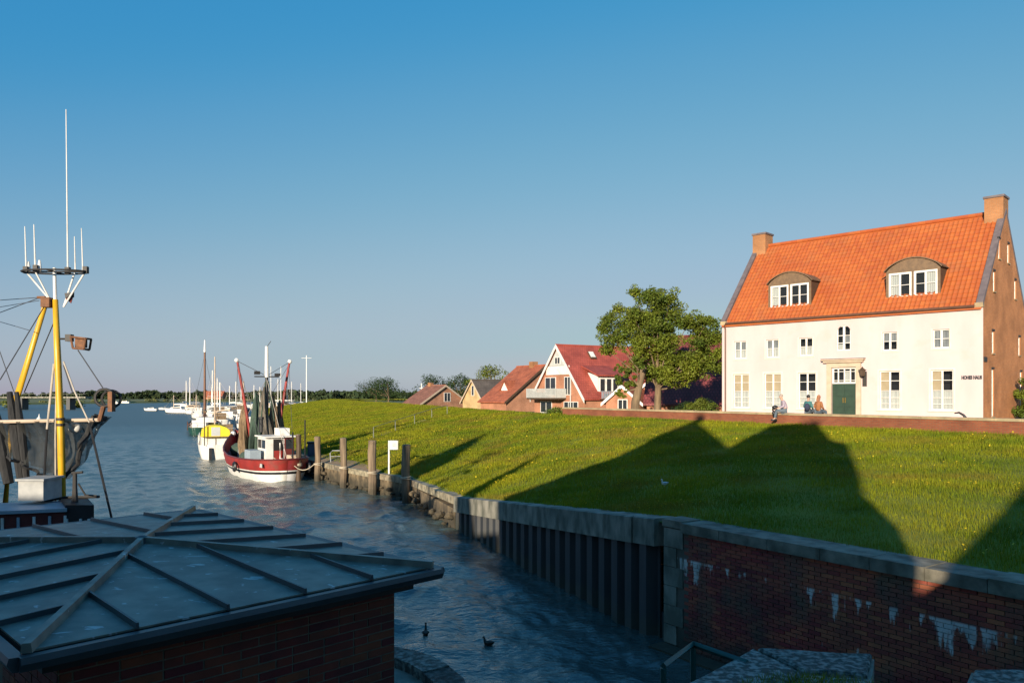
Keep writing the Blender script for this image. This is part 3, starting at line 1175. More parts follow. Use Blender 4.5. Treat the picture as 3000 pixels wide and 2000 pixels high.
def sheet_pile_wall():
    A, B_ = V((3.22, 17.1, 0)), V((-2.31, 31.6, 0))
    root = thing('sheet_pile_wall', 'dark steel sheet pile wall under a sloping grey concrete beam', 'quay wall', (3.22, 17.1, 0))
    u = (B_ - A).normalized()
    n = V((-u.y, u.x, 0))
    if n.x > 0:
        n = -n
    L_ = (B_ - A).length
    zt = lambda s: 2.76 + (1.33 - 2.76) * s / L_
    # beam in sections
    cuts = [0, 0.95, 5.1, 9.6, 12.4, L_]
    for a, b in zip(cuts[:-1], cuts[1:]):
        m = MB()
        a2, b2 = a + 0.012, b - 0.012
        n0 = 0.10 if a > 0.5 else 0.06
        prof_ = [(n0, -0.62), (n0, -0.02), (n0 - 0.05, 0.0), (-0.55, 0.0), (-0.55, -0.62)]
        f0 = [A + u * a2 + n * x + V((0, 0, zt(a2) + z)) for x, z in prof_]
        f1 = [A + u * b2 + n * x + V((0, 0, zt(b2) + z)) for x, z in prof_]
        k = len(prof_)
        m.add(f0 + f1, [tuple(range(k)), tuple(range(k, 2 * k))] + [(i, (i + 1) % k, k + (i + 1) % k, k + i) for i in range(k)])
        m.build('concrete_beam', M['concrete'], root)
    # piles
    pitch = 0.68
    k = 0
    while k * pitch < L_ - 0.3:
        s = 0.22 + k * pitch
        top = zt(s) - 0.63
        pr = [(0.0, -0.22), (0.10, -0.22), (0.20, 0.02), (0.50, 0.02), (0.60, -0.22), (0.68, -0.22), (0.68, -0.26), (0.62, -0.26), (0.52, -0.03), (0.18, -0.03), (0.08, -0.26), (0.0, -0.26)]
        m = MB()
        m.prism([A + u * (s + x) + n * y + V((0, 0, -1.0)) for x, y in pr], (0, 0, top + 1.0))
        m.build('sheet_pile', M['pile'], root)
        k += 1
    m = MB()
    m.prism([A - n * 0.27 + V((0, 0, -1)), B_ - n * 0.27 + V((0, 0, -1)), B_ - n * 0.5 + V((0, 0, -1)), A - n * 0.5 + V((0, 0, -1))], (0, 0, 1.6))
    m.build('back_fill', M['pile'], root)


sheet_pile_wall()


def low_quay():
    root = thing('low_quay_wall', 'low rough stone quay wall with a pale capping behind the wooden mooring posts', 'quay wall', (-5, 40, 0))
    P = [V(PAIRS[i][0]) for i in range(6, 12)]
    P[0] = V((-2.31, 31.6, 1.30))
    for i in range(len(P) - 1):
        a, b = P[i].copy(), P[i + 1].copy()
        u = (b - a)
        L_ = V((u.x, u.y, 0)).length
        u = V((u.x, u.y, 0)).normalized()
        n = V((-u.y, u.x, 0))
        m = MB()
        a0, b0 = V((a.x, a.y, -1)), V((b.x, b.y, -1))
        m.prism([a0 + n * .06, b0 + n * .06, b0 - n * .5, a0 - n * .5], (0, 0, 1.82))
        m.build('wall_body', M['quay_stone'], root)
        k = max(1, int(L_ / 1.8))
        for j in range(k):
            p, q = a.lerp(b, j / k), a.lerp(b, (j + 1) / k)
            z0, z1 = p.z - 0.27, q.z - 0.27
            dz = random.uniform(-0.02, 0.03)
            m = MB()
            pts = [V((p.x, p.y, z0)) + n * .12 + u * .01, V((q.x, q.y, z1)) + n * .12 - u * .01, V((q.x, q.y, z1)) - n * .5 - u * .01, V((p.x, p.y, z0)) - n * .5 + u * .01]
            m.prism(pts, (0, 0, 0.30 + dz))
            m.build('capping_stone', M['old_cap'], root)


M['old_cap'] = mat('weathered_capping', (0.30, 0.25, 0.17), (0.11, 0.095, 0.065), scale=3.5, rough=0.95, bump=0.7, bscale=12, obj_rand=.2)
M['quay_stone'] = mat('rough_quay_stone', (0.24, 0.175, 0.10), (0.07, 0.052, 0.032), scale=3.5, rough=0.95, bump=0.9, bscale=9, stretch=(1, 1, 0.7))


def rubble():
    root = thing('rubble_bank', 'rough rubble stones lying along the foot of the low quay wall', 'stones', (-5, 40, 0))
    rng = random.Random(5)
    P = [V(PAIRS[i][0]) for i in range(6, 12)]
    for i in range(len(P) - 1):
        a, b = P[i], P[i + 1]
        d = V((b.x - a.x, b.y - a.y, 0))
        n = V((-d.y, d.x, 0)).normalized()
        for k in range(int(d.length / .42)):
            c = a.lerp(b, (k + rng.random()) / max(1, int(d.length / .42)))
            c = V((c.x, c.y, 0)) + n * rng.uniform(.02, .30)
            r = rng.uniform(.10, .26)
            c.z = rng.uniform(-.05, .22) if rng.random() < .7 else rng.uniform(.2, .6)
            bm = bmesh.new()
            bmesh.ops.create_icosphere(bm, subdivisions=1, radius=r)
            for v in bm.verts:
                v.co = V((v.co.x * rng.uniform(.75, 1.3), v.co.y * rng.uniform(.75, 1.3), v.co.z * rng.uniform(.5, .95)))
            m = MB()
            m.add([c + v.co for v in bm.verts], [tuple(v.index for v in f.verts) for f in bm.faces])
            bm.free()
            m.build('stone', M['quay_stone'], root)


tide_stain(M['quay_stone'], .62, (0.030, 0.027, 0.017))
low_quay()
rubble()

POSTS = [(-13.7, 49.3, 2.95, 'dark mooring post behind the stern of the red cutter', 0.17),
         (-12.4, 49.0, 2.83, 'wooden mooring post left of the white metal hoop', 0.19),
         (-10.07, 45.9, 2.92, 'sunlit wooden mooring post, second from the right of those lit by the sun', 0.20),
         (-7.72, 42.4, 2.97, 'pale sunlit wooden mooring post left of the white notice board', 0.23),
         (-5.42, 39.2, 2.95, 'dark shaded mooring post right of the white notice board', 0.22)]
POSTS[2] = (-10.07, 45.9, 2.92, 'wooden mooring post with a sunlit edge, between the hoop and the palest post', 0.20)
for i, (x, y, zt, lab, r) in enumerate(POSTS):
    root = thing('mooring_post', lab, 'post', (x, y, 0), 'wooden mooring posts along the low quay')
    m = MB()
    pts, rr = [], []
    for k in range(7):
        t = k / 6
        pts.append((x + 0.03 * math.sin(k * 1.7 + i), y + 0.03 * math.cos(k * 2.1 + i), -1.2 + (zt + 1.2) * t))
        rr.append(r * (1 + 0.05 * math.sin(k * 2.3 + i)))
    m.path(pts, rr, 9)
    m.build('shaft', M['old_wood'] if i else M['wood_dark'], root)
    m = MB()
    m.lathe((x + 0.03 * math.sin(10.2 + i), y, zt - 0.02), [(r * 1.04, 0), (r * 1.02, 0.03), (r * 0.55, 0.06)], 9)
    m.build('cap', M['old_wood'], root)
    m = MB()
    m.ring((x, y, 1.0 + 0.06 * i), (0.1, 0.1, 1), r + 0.03, 0.035, 14, 6)
    m.ring((x, y, 1.08 + 0.06 * i), (-0.1, 0.05, 1), r + 0.03, 0.035, 14, 6)
    m.build('rope_turns', M['rope'], root)


def small_quay_things():
    r = thing('notice_board', 'white square notice board on a thin white post above the quay', 'sign', (-6.82, 42.6, 1.12))
    m = MB()
    m.tube((-6.82, 42.6, 1.0), (-6.82, 42.6, 2.98), 0.055, 0.05, 8)
    m.build('post', M['white'], r)
    m = MB()
    m.box(-6.78, -6.32, 42.58, 42.61, 2.48, 2.98)
    m.build('board', M['white'], r)
    m = MB()
    m.box(-6.64, -6.46, 42.572, 42.577, 2.62, 2.86)
    m.build('pictogram', M['grey_clad'], r)
    h = thing('metal_hoop', 'pale metal hoop rail standing on the quay beside the mooring posts', 'rail', (-11.2, 49.5, 1.15))
    m = MB()
    m.path([(-11.7, 49.6, 1.1), (-11.75, 49.6, 1.75), (-11.6, 49.6, 1.92), (-10.9, 49.6, 1.92), (-10.75, 49.6, 1.8), (-10.8, 49.6, 1.1)], 0.03, 6)
    m.build('hoop', M['galv'], h)
    m = MB()
    m.tube((-11.68, 49.6, 1.55), (-10.8, 49.6, 1.55), 0.02, None, 6)
    m.build('cross_rail', M['galv'], h)
    b = thing('waste_bin', 'blue grey bin standing on the quay behind the posts', 'bin', (-14.0, 54.2, 1.2))
    m = MB()
    m.box(-14.35, -13.65, 53.9, 54.5, 1.2, 2.1)
    m.build('body', M['blue'], b)
    m = MB()
    m.prism([(-14.4, 53.85, 2.1), (-13.6, 53.85, 2.1), (-13.6, 54.55, 2.1), (-14.4, 54.55, 2.1)], (0, 0, 0.12))
    m.build('lid', M['black'], b)
    # handrail up the dike
    a, c = V((-11.0, 61.0, 0)), V((-6.5, 77.0, 0))
    hr = thing('handrail', 'thin grey handrail on short posts climbing the grassy dike', 'handrail', (a.x, a.y, ground_z(a.x, a.y)))
    top = []
    for k in range(5):
        p = a.lerp(c, k / 4)
        z = ground_z(p.x, p.y)
        m = MB()
        m.tube((p.x, p.y, z - .2), (p.x, p.y, z + 0.95), 0.035, None, 6)
        m.build('post', M['rail_grey'], hr)
        top.append((p.x, p.y, z + 0.95))
    m = MB()
    m.path(top, 0.022, 6)
    m.build('rail', M['rail_grey'], hr)
    st = MB()  # path strip coloured dark to paint in the shadow line beside the handrail
    w = V((-0.9, 0.3, 0))
    for k in range(10):
        p, q = a.lerp(c, k / 10), a.lerp(c, (k + 1) / 10)
        st.poly([V((s.x, s.y, ground_z(s.x, s.y) + 0.05)) for s in (p, q)] + [V((s.x, s.y, ground_z(s.x, s.y) + 0.05)) for s in (q + w, p + w)])
    st.build('path', M['earth'], kind='structure')


small_quay_things()

# ------------------------------------------------------------------ terrace wall below the white house
def terrace_wall():
    a, b = V((3.95, 60.0, 0)), V((29.5, 14.0, 0))
    root = thing('terrace_wall', 'low red brick terrace wall with a sandstone coping along the top of the dike', 'wall', (3.95, 60, 3.6))
    u = (b - a).normalized()
    n = V((u.y, -u.x, 0))
    L_ = (b - a).length
    m = MB()
    m.prism([a + V((0, 0, 3.4)), b + V((0, 0, 3.4)), b - n * .36 + V((0, 0, 3.4)), a - n * .36 + V((0, 0, 3.4))], (0, 0, 1.04))
    m.build('brick_wall', M['terrace_brick'], root)
    k = int(L_ / 1.05)
    for j in range(k):
        p, q = a + u * (L_ * j / k + .006), a + u * (L_ * (j + 1) / k - .006)
        z = 4.44 + random.uniform(-.004, .004)
        m = MB()
        m.prism([p + n * .05 + V((0, 0, z)), q + n * .05 + V((0, 0, z)), q - n * .41 + V((0, 0, z)), p - n * .41 + V((0, 0, z))], (0, 0, .11))
        m.build('coping_stone', M['coping'], root)
    t = MB()
    up = V((0, 0, 4.10))
    t.poly([a - n * .30 + up, b - n * .30 + up, V((60, 20, 4.1)), V((60, 75, 4.1)), V((9.5, 62, 4.1))])
    t.build('terrace_paving', M['coping'], kind='structure', recalc=False)


terrace_wall()

# ------------------------------------------------------------------ the white house
HU, HV = V((-0.70711, 0.70711, 0)), V((0.70711, 0.70711, 0))
HO = V((24.54, 40.0, 0))
HT = Matrix(((HU.x, HV.x, 0, HO.x), (HU.y, HV.y, 0, HO.y), (0, 0, 1, 0), (0, 0, 0, 1)))
HLEN, HW, HEAVE, HRIDGE = 15.1, 9.4, 10.30, 15.83
HG = 4.1
PITCH = (HRIDGE - HEAVE) / (HW / 2)
ROOF_N = V((0, -PITCH, 1)).normalized()


def wall_with_holes(m, s0, s1, z0, z1, holes, b=0.0, depth=0.16, pt=None, top=None):
    """grid wall in the plane b, reveals going to b+depth. holes: (s0,s1,z0,z1)"""
    pt = pt or (lambda s, bb, z: (s, bb, z))
    xs = sorted(set([s0, s1] + [h[0] for h in holes] + [h[1] for h in holes]))
    zs = sorted(set([z0, z1] + [h[2] for h in holes] + [h[3] for h in holes]))
    for i in range(len(xs) - 1):
        for j in range(len(zs) - 1):
            cx, cz = (xs[i] + xs[i + 1]) / 2, (zs[j] + zs[j + 1]) / 2
            if any(h[0] < cx < h[1] and h[2] < cz < h[3] for h in holes):
                continue
            m.poly([pt(xs[i], b, zs[j]), pt(xs[i + 1], b, zs[j]), pt(xs[i + 1], b, zs[j + 1]), pt(xs[i], b, zs[j + 1])])
    for h in holes:
        c = [(h[0], h[2]), (h[1], h[2]), (h[1], h[3]), (h[0], h[3])]
        for k in range(4):
            p, q = c[k], c[(k + 1) % 4]
            m.poly([pt(p[0], b, p[1]), pt(q[0], b, q[1]), pt(q[0], b + depth, q[1]), pt(p[0], b + depth, p[1])])


def window(root, T, s0, s1, z0, z1, b, cols, rows, fr=0.06, bar=0.035, back=None, frame_mat='white', name='window', room=.62):
    """window in a wall frame: the bars are the part, panes and blinds its sub-parts.
    back: list of (fraction z0, fraction z1, column or None, material)"""
    m = MB(T)
    W, H = s1 - s0, z1 - z0
    rows = rows if isinstance(rows, (list, tuple)) else [1 / rows] * rows
    m.box(s0, s1, b, b + .05, z0, z0 + fr)
    m.box(s0, s1, b, b + .05, z1 - fr, z1)
    m.box(s0, s0 + fr, b + .001, b + .049, z0 + fr, z1 - fr)
    m.box(s1 - fr, s1, b + .001, b + .049, z0 + fr, z1 - fr)
    for c in range(1, cols):
        x = s0 + W * c / cols
        w = bar * (1.5 if cols == 2 else 1)
        m.box(x - w, x + w, b - .004, b + .046, z0 + fr, z1 - fr)
    zz = z0
    cuts = [z0]
    for r_ in rows:
        zz += H * r_
        cuts.append(zz)
    for z in cuts[1:-1]:
        m.box(s0 + fr, s1 - fr, b + .002, b + .048, z - bar / 2, z + bar / 2)
    f = m.build(name, M[frame_mat], root)
    for c in range(cols):
        for j in range(len(rows)):
            p = MB(T)
            x0, x1 = s0 + W * c / cols, s0 + W * (c + 1) / cols
            p.poly([(x0, b + .03, cuts[j]), (x1, b + .03, cuts[j]), (x1, b + .03, cuts[j + 1]), (x0, b + .03, cuts[j + 1])])
            p.build('pane', M['glass'], f, recalc=False)
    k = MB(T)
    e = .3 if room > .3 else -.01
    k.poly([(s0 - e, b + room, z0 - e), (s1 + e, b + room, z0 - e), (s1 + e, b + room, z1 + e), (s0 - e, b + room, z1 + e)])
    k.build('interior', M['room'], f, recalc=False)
    for (f0, f1, col, mt) in back or []:
        if col is None:
            x0, x1 = s0, s1
        else:
            x0, x1 = s0 + W * col / cols, s0 + W * (col + 1) / cols
        q = MB(T)
        n = 10
        za, zb = z0 + H * f0, z0 + H * f1
        for i in range(n):
            xa, xb = x0 + (x1 - x0) * i / n, x0 + (x1 - x0) * (i + 1) / n
            d0 = .09 + (.012 if i % 2 else -.012) * (mt != 'blind')
            d1 = .09 - (.012 if i % 2 else -.012) * (mt != 'blind')
            q.poly([(xa, b + d0, za), (xb, b + d1, za), (xb, b + d1, zb), (xa, b + d0, zb)])
        q.build('blind' if mt == 'blind' else 'curtain', M[mt], f, recalc=False)
    return f


def white_house():
    root = thing('white_house', 'large white harbour house with steep orange tiled roof, two dormers and brick gables', 'house', HT @ V((0, 0, HG)))
    T = HT
    GW = [(13.17, 14.30), (11.01, 12.14), (8.82, 9.93), (4.07, 5.18), (1.40, 2.50)]
    UW = [(13.38, 14.23, 7.86, 8.98), (11.18, 12.02, 7.86, 8.98), (9.03, 9.87, 7.90, 8.98), (4.22, 5.01, 8.02, 9.04), (1.58, 2.40, 8.04, 9.04)]
    holes = [(a, b, 4.68, 6.86) for a, b in GW] + UW + [(6.77, 7.58, 8.12, 9.58), (6.45, 7.87, 4.10, 7.13)]
    m = MB(T)
    wall_with_holes(m, 0, HLEN, HG - .5, HEAVE, holes)
    m.build('facade', M['white_wall'], root)
    # arch spandrels over the middle window
    m = MB(T)
    cx, zr, rad = (6.77 + 7.58) / 2, 9.18, 0.405
    n = 10
    for sgn in (-1, 1):
        pts = [(cx + sgn * rad, .004, zr)]
        for k in range(n + 1):
            t = math.pi / 2 * k / n
            pts.append((cx + sgn * rad * math.cos(t), .004, zr + rad * math.sin(t)))
        pts = pts[1:] + [(cx, .004, 9.60), (cx + sgn * (rad + .02), .004, 9.60), (cx + sgn * (rad + .02), .004, zr)]
        m.prism(pts, (0, .14, 0))
    m.build('arch_spandrel', M['white_wall'], root)
    # brick gables and back wall; raised verges
    for nm, s in (('gable_wall', 0.0), ('gable_wall', HLEN)):
        m = MB(T)
        sg = 1 if s == 0 else -1
        ph = lambda a, bb, z, s=s, sg=sg: (s + sg * (bb + .004), a, z)
        if s == 0:
            gh = [(1.62, 2.12, 4.35, 6.90), (8.0, 8.5, 4.35, 6.9), (1.70, 2.20, 7.75, 8.95), (7.6, 8.1, 7.85, 8.95),
                  (1.95, 2.38, 11.10, 12.20), (6.65, 7.08, 11.1, 12.2), (3.05, 3.45, 13.0, 14.1), (5.05, 5.45, 13.0, 14.1)]
            wall_with_holes(m, 0.0, HW, HG - .5, HEAVE, [h for h in gh if h[3] < HEAVE], 0, .14, ph)
            # upper triangle in horizontal strips
            def strip(z0, z1, hs):
                e0, e1 = (z0 - HEAVE) / PITCH, (z1 - HEAVE) / PITCH
                xs = sorted([h[0] for h in hs] + [h[1] for h in hs])
                ed = [None] + xs + [None]
                for i in range(len(ed) - 1):
                    l0 = e0 if ed[i] is None else ed[i]
                    l1 = e1 if ed[i] is None else ed[i]
                    r0 = HW - e0 if ed[i + 1] is None else ed[i + 1]
                    r1 = HW - e1 if ed[i + 1] is None else ed[i + 1]
                    if i % 2 == 1:
                        continue
                    m.poly([ph(l0, 0, z0), ph(r0, 0, z0), ph(r1, 0, z1), ph(l1, 0, z1)])
            top = HRIDGE - .01
            strip(HEAVE, 11.10, [])
            strip(11.10, 12.20, [h for h in gh if h[2] == 11.10])
            strip(12.20, 13.0, [])
            strip(13.0, 14.1, [h for h in gh if h[2] == 13.0])
            strip(14.1, top, [])
            for h in [q for q in gh if q[2] > HEAVE]:
                c = [(h[0], h[2]), (h[1], h[2]), (h[1], h[3]), (h[0], h[3])]
                for k in range(4):
                    p, q = c[k], c[(k + 1) % 4]
                    m.poly([ph(p[0], 0, p[1]), ph(q[0], 0, q[1]), ph(q[0], .14, q[1]), ph(p[0], .14, p[1])])
            m.build(nm, M['gable_brick'], root)
            TG = T @ Matrix(((0, 1, 0, 0), (1, 0, 0, 0), (0, 0, 1, 0), (0, 0, 0, 1)))
            for h in gh:
                tall = h[3] - h[2] > 2
                window(root, TG, h[0], h[1], h[2], h[3], 0.05, 1, [.45, .55] if tall else 2, fr=.05, bar=.03,
                       back=[(0, 1, None, 'curtain')] if not tall else [(0, .46, None, 'white'), (.46, 1, None, 'curtain')], frame_mat='white', room=.13)
                sl = MB(TG)
                sl.box(h[0] - .05, h[1] + .05, -.06, .06, h[2] - .06, h[2] - .002)
                sl.build('window_sill', M['coping'], root)
                sl = MB(TG)
                sl.box(h[0] - .02, h[1] + .02, -.03, .05, h[3] + .002, h[3] + .10)
                sl.build('lintel', M['iron'], root)
        else:
            m.poly([ph(0, 0, HG - .5), ph(HW, 0, HG - .5), ph(HW, 0, HEAVE), ph(HW / 2, 0, HRIDGE), ph(0, 0, HEAVE)])
            m.build(nm, M['gable_brick'], root)
        for side in (0, 1):
            m = MB(T)
            bb = (lambda q: q) if side == 0 else (lambda q: HW - q)
            x0, x1 = (s - .03, s + .30) if s == 0 else (s - .30, s + .03)
            e = -.12
            z0 = HEAVE + e * PITCH
            a = [(x0, bb(e), z0 - .05), (x0, bb(HW / 2), HRIDGE - .05), (x0, bb(HW / 2), HRIDGE + .20), (x0, bb(e), z0 + .22)]
            m.prism(a, (x1 - x0, 0, 0))
            m.build('verge', M['verge'], root)
        m = MB(T)
        x0, x1 = (s - .03, s + .36) if s == 0 else (s - .36, s + .03)
        m.box(x0, x1, -.16, .10, HEAVE - .22, HEAVE + .02)
        m.build('kneeler_stone', M['coping'], root)
    m = MB(T)
    m.poly([(0, HW, HG - .5), (HLEN, HW, HG - .5), (HLEN, HW, HEAVE), (0, HW, HEAVE)])
    m.build('back_wall', M['gable_brick'], root)
    # roof deck
    for sgn in (0, 1):
        m = MB(T)
        bb = (lambda q: q) if sgn == 0 else (lambda q: HW - q)
        m.prism([(0.05, bb(-.15), HEAVE - .15 * PITCH - .03), (HLEN - .05, bb(-.15), HEAVE - .15 * PITCH - .03), (HLEN - .05, bb(HW / 2), HRIDGE - .03), (.05, bb(HW / 2), HRIDGE - .03)], (0, 0, -.12))
        m.build('roof_deck' if sgn == 0 else 'rear_roof', M['tile'], root)
    # pantiles
    tw, tl = 0.252, 0.345
    slope = math.hypot(HW / 2 + .15, (HW / 2 + .15) * PITCH)
    rows = int(slope / tl)
    cols = int((HLEN - .62) / tw)
    x_ = HU
    y_ = (HV + V((0, 0, PITCH))).normalized()
    z_ = x_.cross(y_)
    if z_.z < 0:
        z_ = -z_
    prof_x = [0, .12, .28, .45, .62, .80, .92, 1.0]
    prof_z = [.018, .004, .0, .004, .022, .040, .036, .020]
    tv, tf = [], []
    np_ = len(prof_x)
    for (yy, zz) in ((0.0, .028), (tl + .03, .002)):
        for px_, pz_ in zip(prof_x, prof_z):
            tv.append((px_ * tw, yy, pz_ + zz))
    for px_, pz_ in zip(prof_x, prof_z):
        tv.append((px_ * tw, 0.004, pz_ + .002))
    for k in range(np_ - 1):
        tf.append((k, k + 1, np_ + k + 1, np_ + k))
        tf.append((2 * np_ + k, 2 * np_ + k + 1, k + 1, k))
    me = bpy.data.meshes.new('roof_tile')
    me.from_pydata(tv, [], tf)
    me.materials.append(M['tile'])
    base = T @ V((0, -.15, HEAVE - .15 * PITCH + .0))
    RM = Matrix(((x_.x, y_.x, z_.x), (x_.y, y_.y, z_.y), (x_.z, y_.z, z_.z)))
    eul = RM.to_euler()
    mirrored = RM.determinant() < 0
    dorm = [(9.40, 12.17), (2.20, 5.02)]
    near, rest = [], MB()
    spots = []
    for r_ in range(rows):
        for c in range(cols):
            s = .31 + c * tw
            zc = HEAVE - .15 * PITCH + (r_ + .5) * tl * PITCH / math.hypot(1, PITCH)
            if any(a < s + tw / 2 < b and 11.05 < zc < 12.85 for a, b in dorm):
                continue
            spots.append(base + x_ * s + y_ * (r_ * tl + random.uniform(-.006, .006)) + z_ * random.uniform(0, .006))
    spots.sort(key=lambda q: (q - EYE).length)
    if mirrored:
        RM2 = Matrix(((-x_.x, y_.x, z_.x), (-x_.y, y_.y, z_.y), (-x_.z, y_.z, z_.z)))
        eul = RM2.to_euler()
        me.transform(Matrix.Translation((0, 0, 0)) @ Matrix.Scale(-1, 4, V((1, 0, 0))))
    for k, q in enumerate(spots):
        if k < 298:
            piece('roof_tile', me, root, q, (eul.x, eul.y, eul.z + random.uniform(-.006, .006)))
        else:
            sg = 1
            rest.add([q + x_ * a * sg + y_ * b + z_ * c for a, b, c in tv], tf)
    rest.build('roof_tiles', M['tile'], root, kind='stuff', recalc=False)
    m = MB(T)
    for k in range(int((HLEN - .7) / .38)):
        s = .35 + k * .38
        m.path([(s, HW / 2, HRIDGE + .03), (s + .40, HW / 2, HRIDGE + .045)], [.13, .115], 8)
    m.build('ridge_tiles', M['tile'], root, kind='stuff')
    # gutter and downpipe
    m = MB(T)
    m.path([(.36, -.22, HEAVE - .16), (HLEN - .36, -.22, HEAVE - .14)], .075, 8)
    m.build('gutter', M['gutter'], root)
    m = MB(T)
    m.path([(HLEN - .28, -.20, HEAVE - .2), (HLEN - .28, -.08, HEAVE - .5), (HLEN - .28, -.08, HG)], .05, 8)
    m.build('downpipe', M['gutter'], root)
    # chimneys
    for (s0, s1) in ((.0, .95), (HLEN - .95, HLEN)):
        m = MB(T)
        m.box(s0 + .005, s1 - .005, HW / 2 - .55, HW / 2 + .55, HRIDGE - .9, HRIDGE + .78)
        c = m.build('chimney', M['chimney_brick'], root)
        m = MB(T)
        m.box(s0 - .05, s1 + .05, HW / 2 - .61, HW / 2 + .61, HRIDGE + .782, HRIDGE + .90)
        m.build('chimney_cap', M['verge'], c)
    # windows
    bk = [[(.50, 1, 0, 'blind'), (.50, 1, 1, 'blind')], [(.5, 1, 0, 'blind'), (.5, 1, 1, 'blind')], [], [(.5, 1, 1, 'blind')], [(.5, 1, 1, 'blind')]]
    for (a, b), k in zip(GW, bk):
        window(root, T, a, b, 4.68, 6.86, .085, 2, [.155, .155, .18, .255, .255], fr=.065, bar=.03, back=[(0, .49, None, 'curtain')] + k)
        sr = MB(T)
        sr.box(a - .10, a - .002, -.015, .05, 4.62, 6.95)
        sr.box(b + .002, b + .10, -.015, .05, 4.62, 6.95)
        sr.box(a - .10, b + .10, -.016, .05, 6.862, 6.96)
        sr.build('window_surround', M['cream_light'], root)
        sr = MB(T)
        sr.box(a - .12, b + .12, -.07, .05, 4.60, 4.678)
        sr.build('window_sill', M['cream_light'], root)
    ub = [[(0, .5, None, 'curtain'), (.5, 1, None, 'net_curtain')], [(0, .5, None, 'curtain'), (.5, 1, None, 'net_curtain')],
          [(0, .5, None, 'curtain')], [(.5, 1, None, 'net_curtain')], [(0, 1, None, 'net_curtain')]]
    for (a, b, z0, z1), k in zip(UW, ub):
        window(root, T, a, b, z0, z1, .085, 2, 2, fr=.055, bar=.035, back=k)
        sr = MB(T)
        sr.box(a - .08, a - .002, -.010, .05, z0 - .06, z1 + .05)
        sr.box(b + .002, b + .08, -.010, .05, z0 - .06, z1 + .05)
        sr.box(a - .08, b + .08, -.030, .05, z0 - .10, z0 - .062)
        sr.build('window_surround', M['cream_light'], root)
    window(root, T, 6.77, 7.58, 8.12, 9.58, .05, 2, [.30, .30, .40], fr=.06, bar=.04, back=[(0, .25, 1, 'curtain'), (.3, .6, 0, 'net_curtain')])
    # door with surround, transom, cornice
    m = MB(T)
    m.box(6.17, 6.448, -.10, .12, HG - .1, 7.40)
    m.box(7.872, 8.15, -.10, .12, HG - .1, 7.40)
    m.box(6.17, 8.15, -.102, .12, 7.132, 7.402)
    m.build('door_surround', M['cream'], root)
    m = MB(T)
    m.box(6.02, 8.30, -.24, .05, 7.405, 7.52)
    m.box(5.94, 8.38, -.34, .05, 7.522, 7.60)
    m.build('door_cornice', M['cream'], root)
    m = MB(T)
    m.box(5.92, 8.40, -.36, .03, 7.603, 7.64)
    m.build('cornice_flashing', M['verge'], root)
    window(root, T, 6.46, 7.86, 6.17, 7.12, .06, 4, [.2, .55, .25], fr=.09, bar=.03, name='transom_window', back=[(.1, .8, 1, 'curtain')])
    d = None
    for a, b in ((6.46, 7.155), (7.165, 7.86)):
        m = MB(T)
        m.box(a, b, .06, .11, HG, 6.165)
        for z0, z1 in ((HG + .12, HG + .62), (HG + .72, HG + 1.25), (HG + 1.35, HG + 1.95)):
            m.box(a + .09, b - .09, .035, .075, z0, z1)
        d = m.build('door', M['door_green'], root)
        m = MB(T)
        x = b - .06 if a < 6.6 else a + .06
        m.box(x - .025, x + .025, .02, .06, HG + .95, HG + 1.25)
        m.ball((x, .0, HG + 1.08), .03)
        m.build('door_handle', M['brass'], d)
    m = MB(T)
    m.box(6.3, 8.0, -.5, -.101, HG, HG + .15)
    m.build('door_step', M['coping'], root)
    # lantern on a bracket beside the door
    lx, lz = 5.98, 6.95
    m = MB(T)
    m.path([(lx, .0, lz - .35), (lx, -.25, lz - .2), (lx, -.40, lz + .02), (lx, -.36, lz + .12)], .022, 6)
    m.box(lx - .12, lx + .12, -.03, .0, lz - .95, lz - .1)
    lb = m.build('lantern', M['iron'], root)
    m = MB(T)
    m.lathe((lx, -.36, lz - .38), [(.08, 0), (.14, .06), (.18, .34), (.20, .36), (.05, .50), (.02, .56)], 6)
    m.build('lantern_glass', M['wood_dark'], lb)
    m = MB(T)
    m.path([(lx - .22, -.36, lz - .02), (lx + .22, -.36, lz - .02)], .03, 6)
    m.build('lantern_arm', M['iron'], lb)
    # lettering
    cu = bpy.data.curves.new('lettering', 'FONT')
    cu.body = 'HOHES HAUS'
    cu.size = 0.20
    cu.extrude = 0.008
    cu.offset = 0.012
    cu.align_x = 'CENTER'
    to = bpy.data.objects.new('tmp', cu)
    COL.objects.link(to)
    dg = bpy.context.evaluated_depsgraph_get()
    tm = bpy.data.meshes.new_from_object(to.evaluated_get(dg))
    bpy.data.objects.remove(to)
    wd = max(v.co.x for v in tm.vertices) - min(v.co.x for v in tm.vertices)
    m = MB(T)
    fx = .95 / wd
    m.add([(.53 - v.co.x * fx, -.012 - v.co.z, 6.34 + v.co.y * 1.25) for v in tm.vertices], [tuple(p.vertices) for p in tm.polygons])
    m.build('lettering', M['letter'], root)
    # dormers
    for (s0, s1) in ((9.54, 12.03), (2.34, 4.88)):
        fb = .66
        zb, zt = 11.05, 12.42
        m = MB(T)
        c0, c1 = s0 - .14, s1 + .14
        n = 14
        arc = []
        for k in range(n + 1):
            t = k / n
            arc.append((c0 + (c1 - c0) * t, zt + .08 + .66 * math.sin(math.pi * t) ** 0.72))
        back = lambda z: (z - HEAVE) / PITCH + .05
        outer = [(x, fb - .16, z) for x, z in arc]
        # front fascia under the arch
        pts = [(c0, fb - .02, zb - .08), (c1, fb - .02, zb - .08)] + [(x, fb - .02, z) for x, z in arc[::-1]]
        cut = MB(T)
        cut.prism([(x, fb - .05, z) for x, z in arc] + [(c1, fb - .05, zt + .005), (c0, fb - .05, zt + .005)], (0, .10, 0))
        cut.box(c0, s0 - .004, fb - .05, fb + .05, zb - .06, zt)
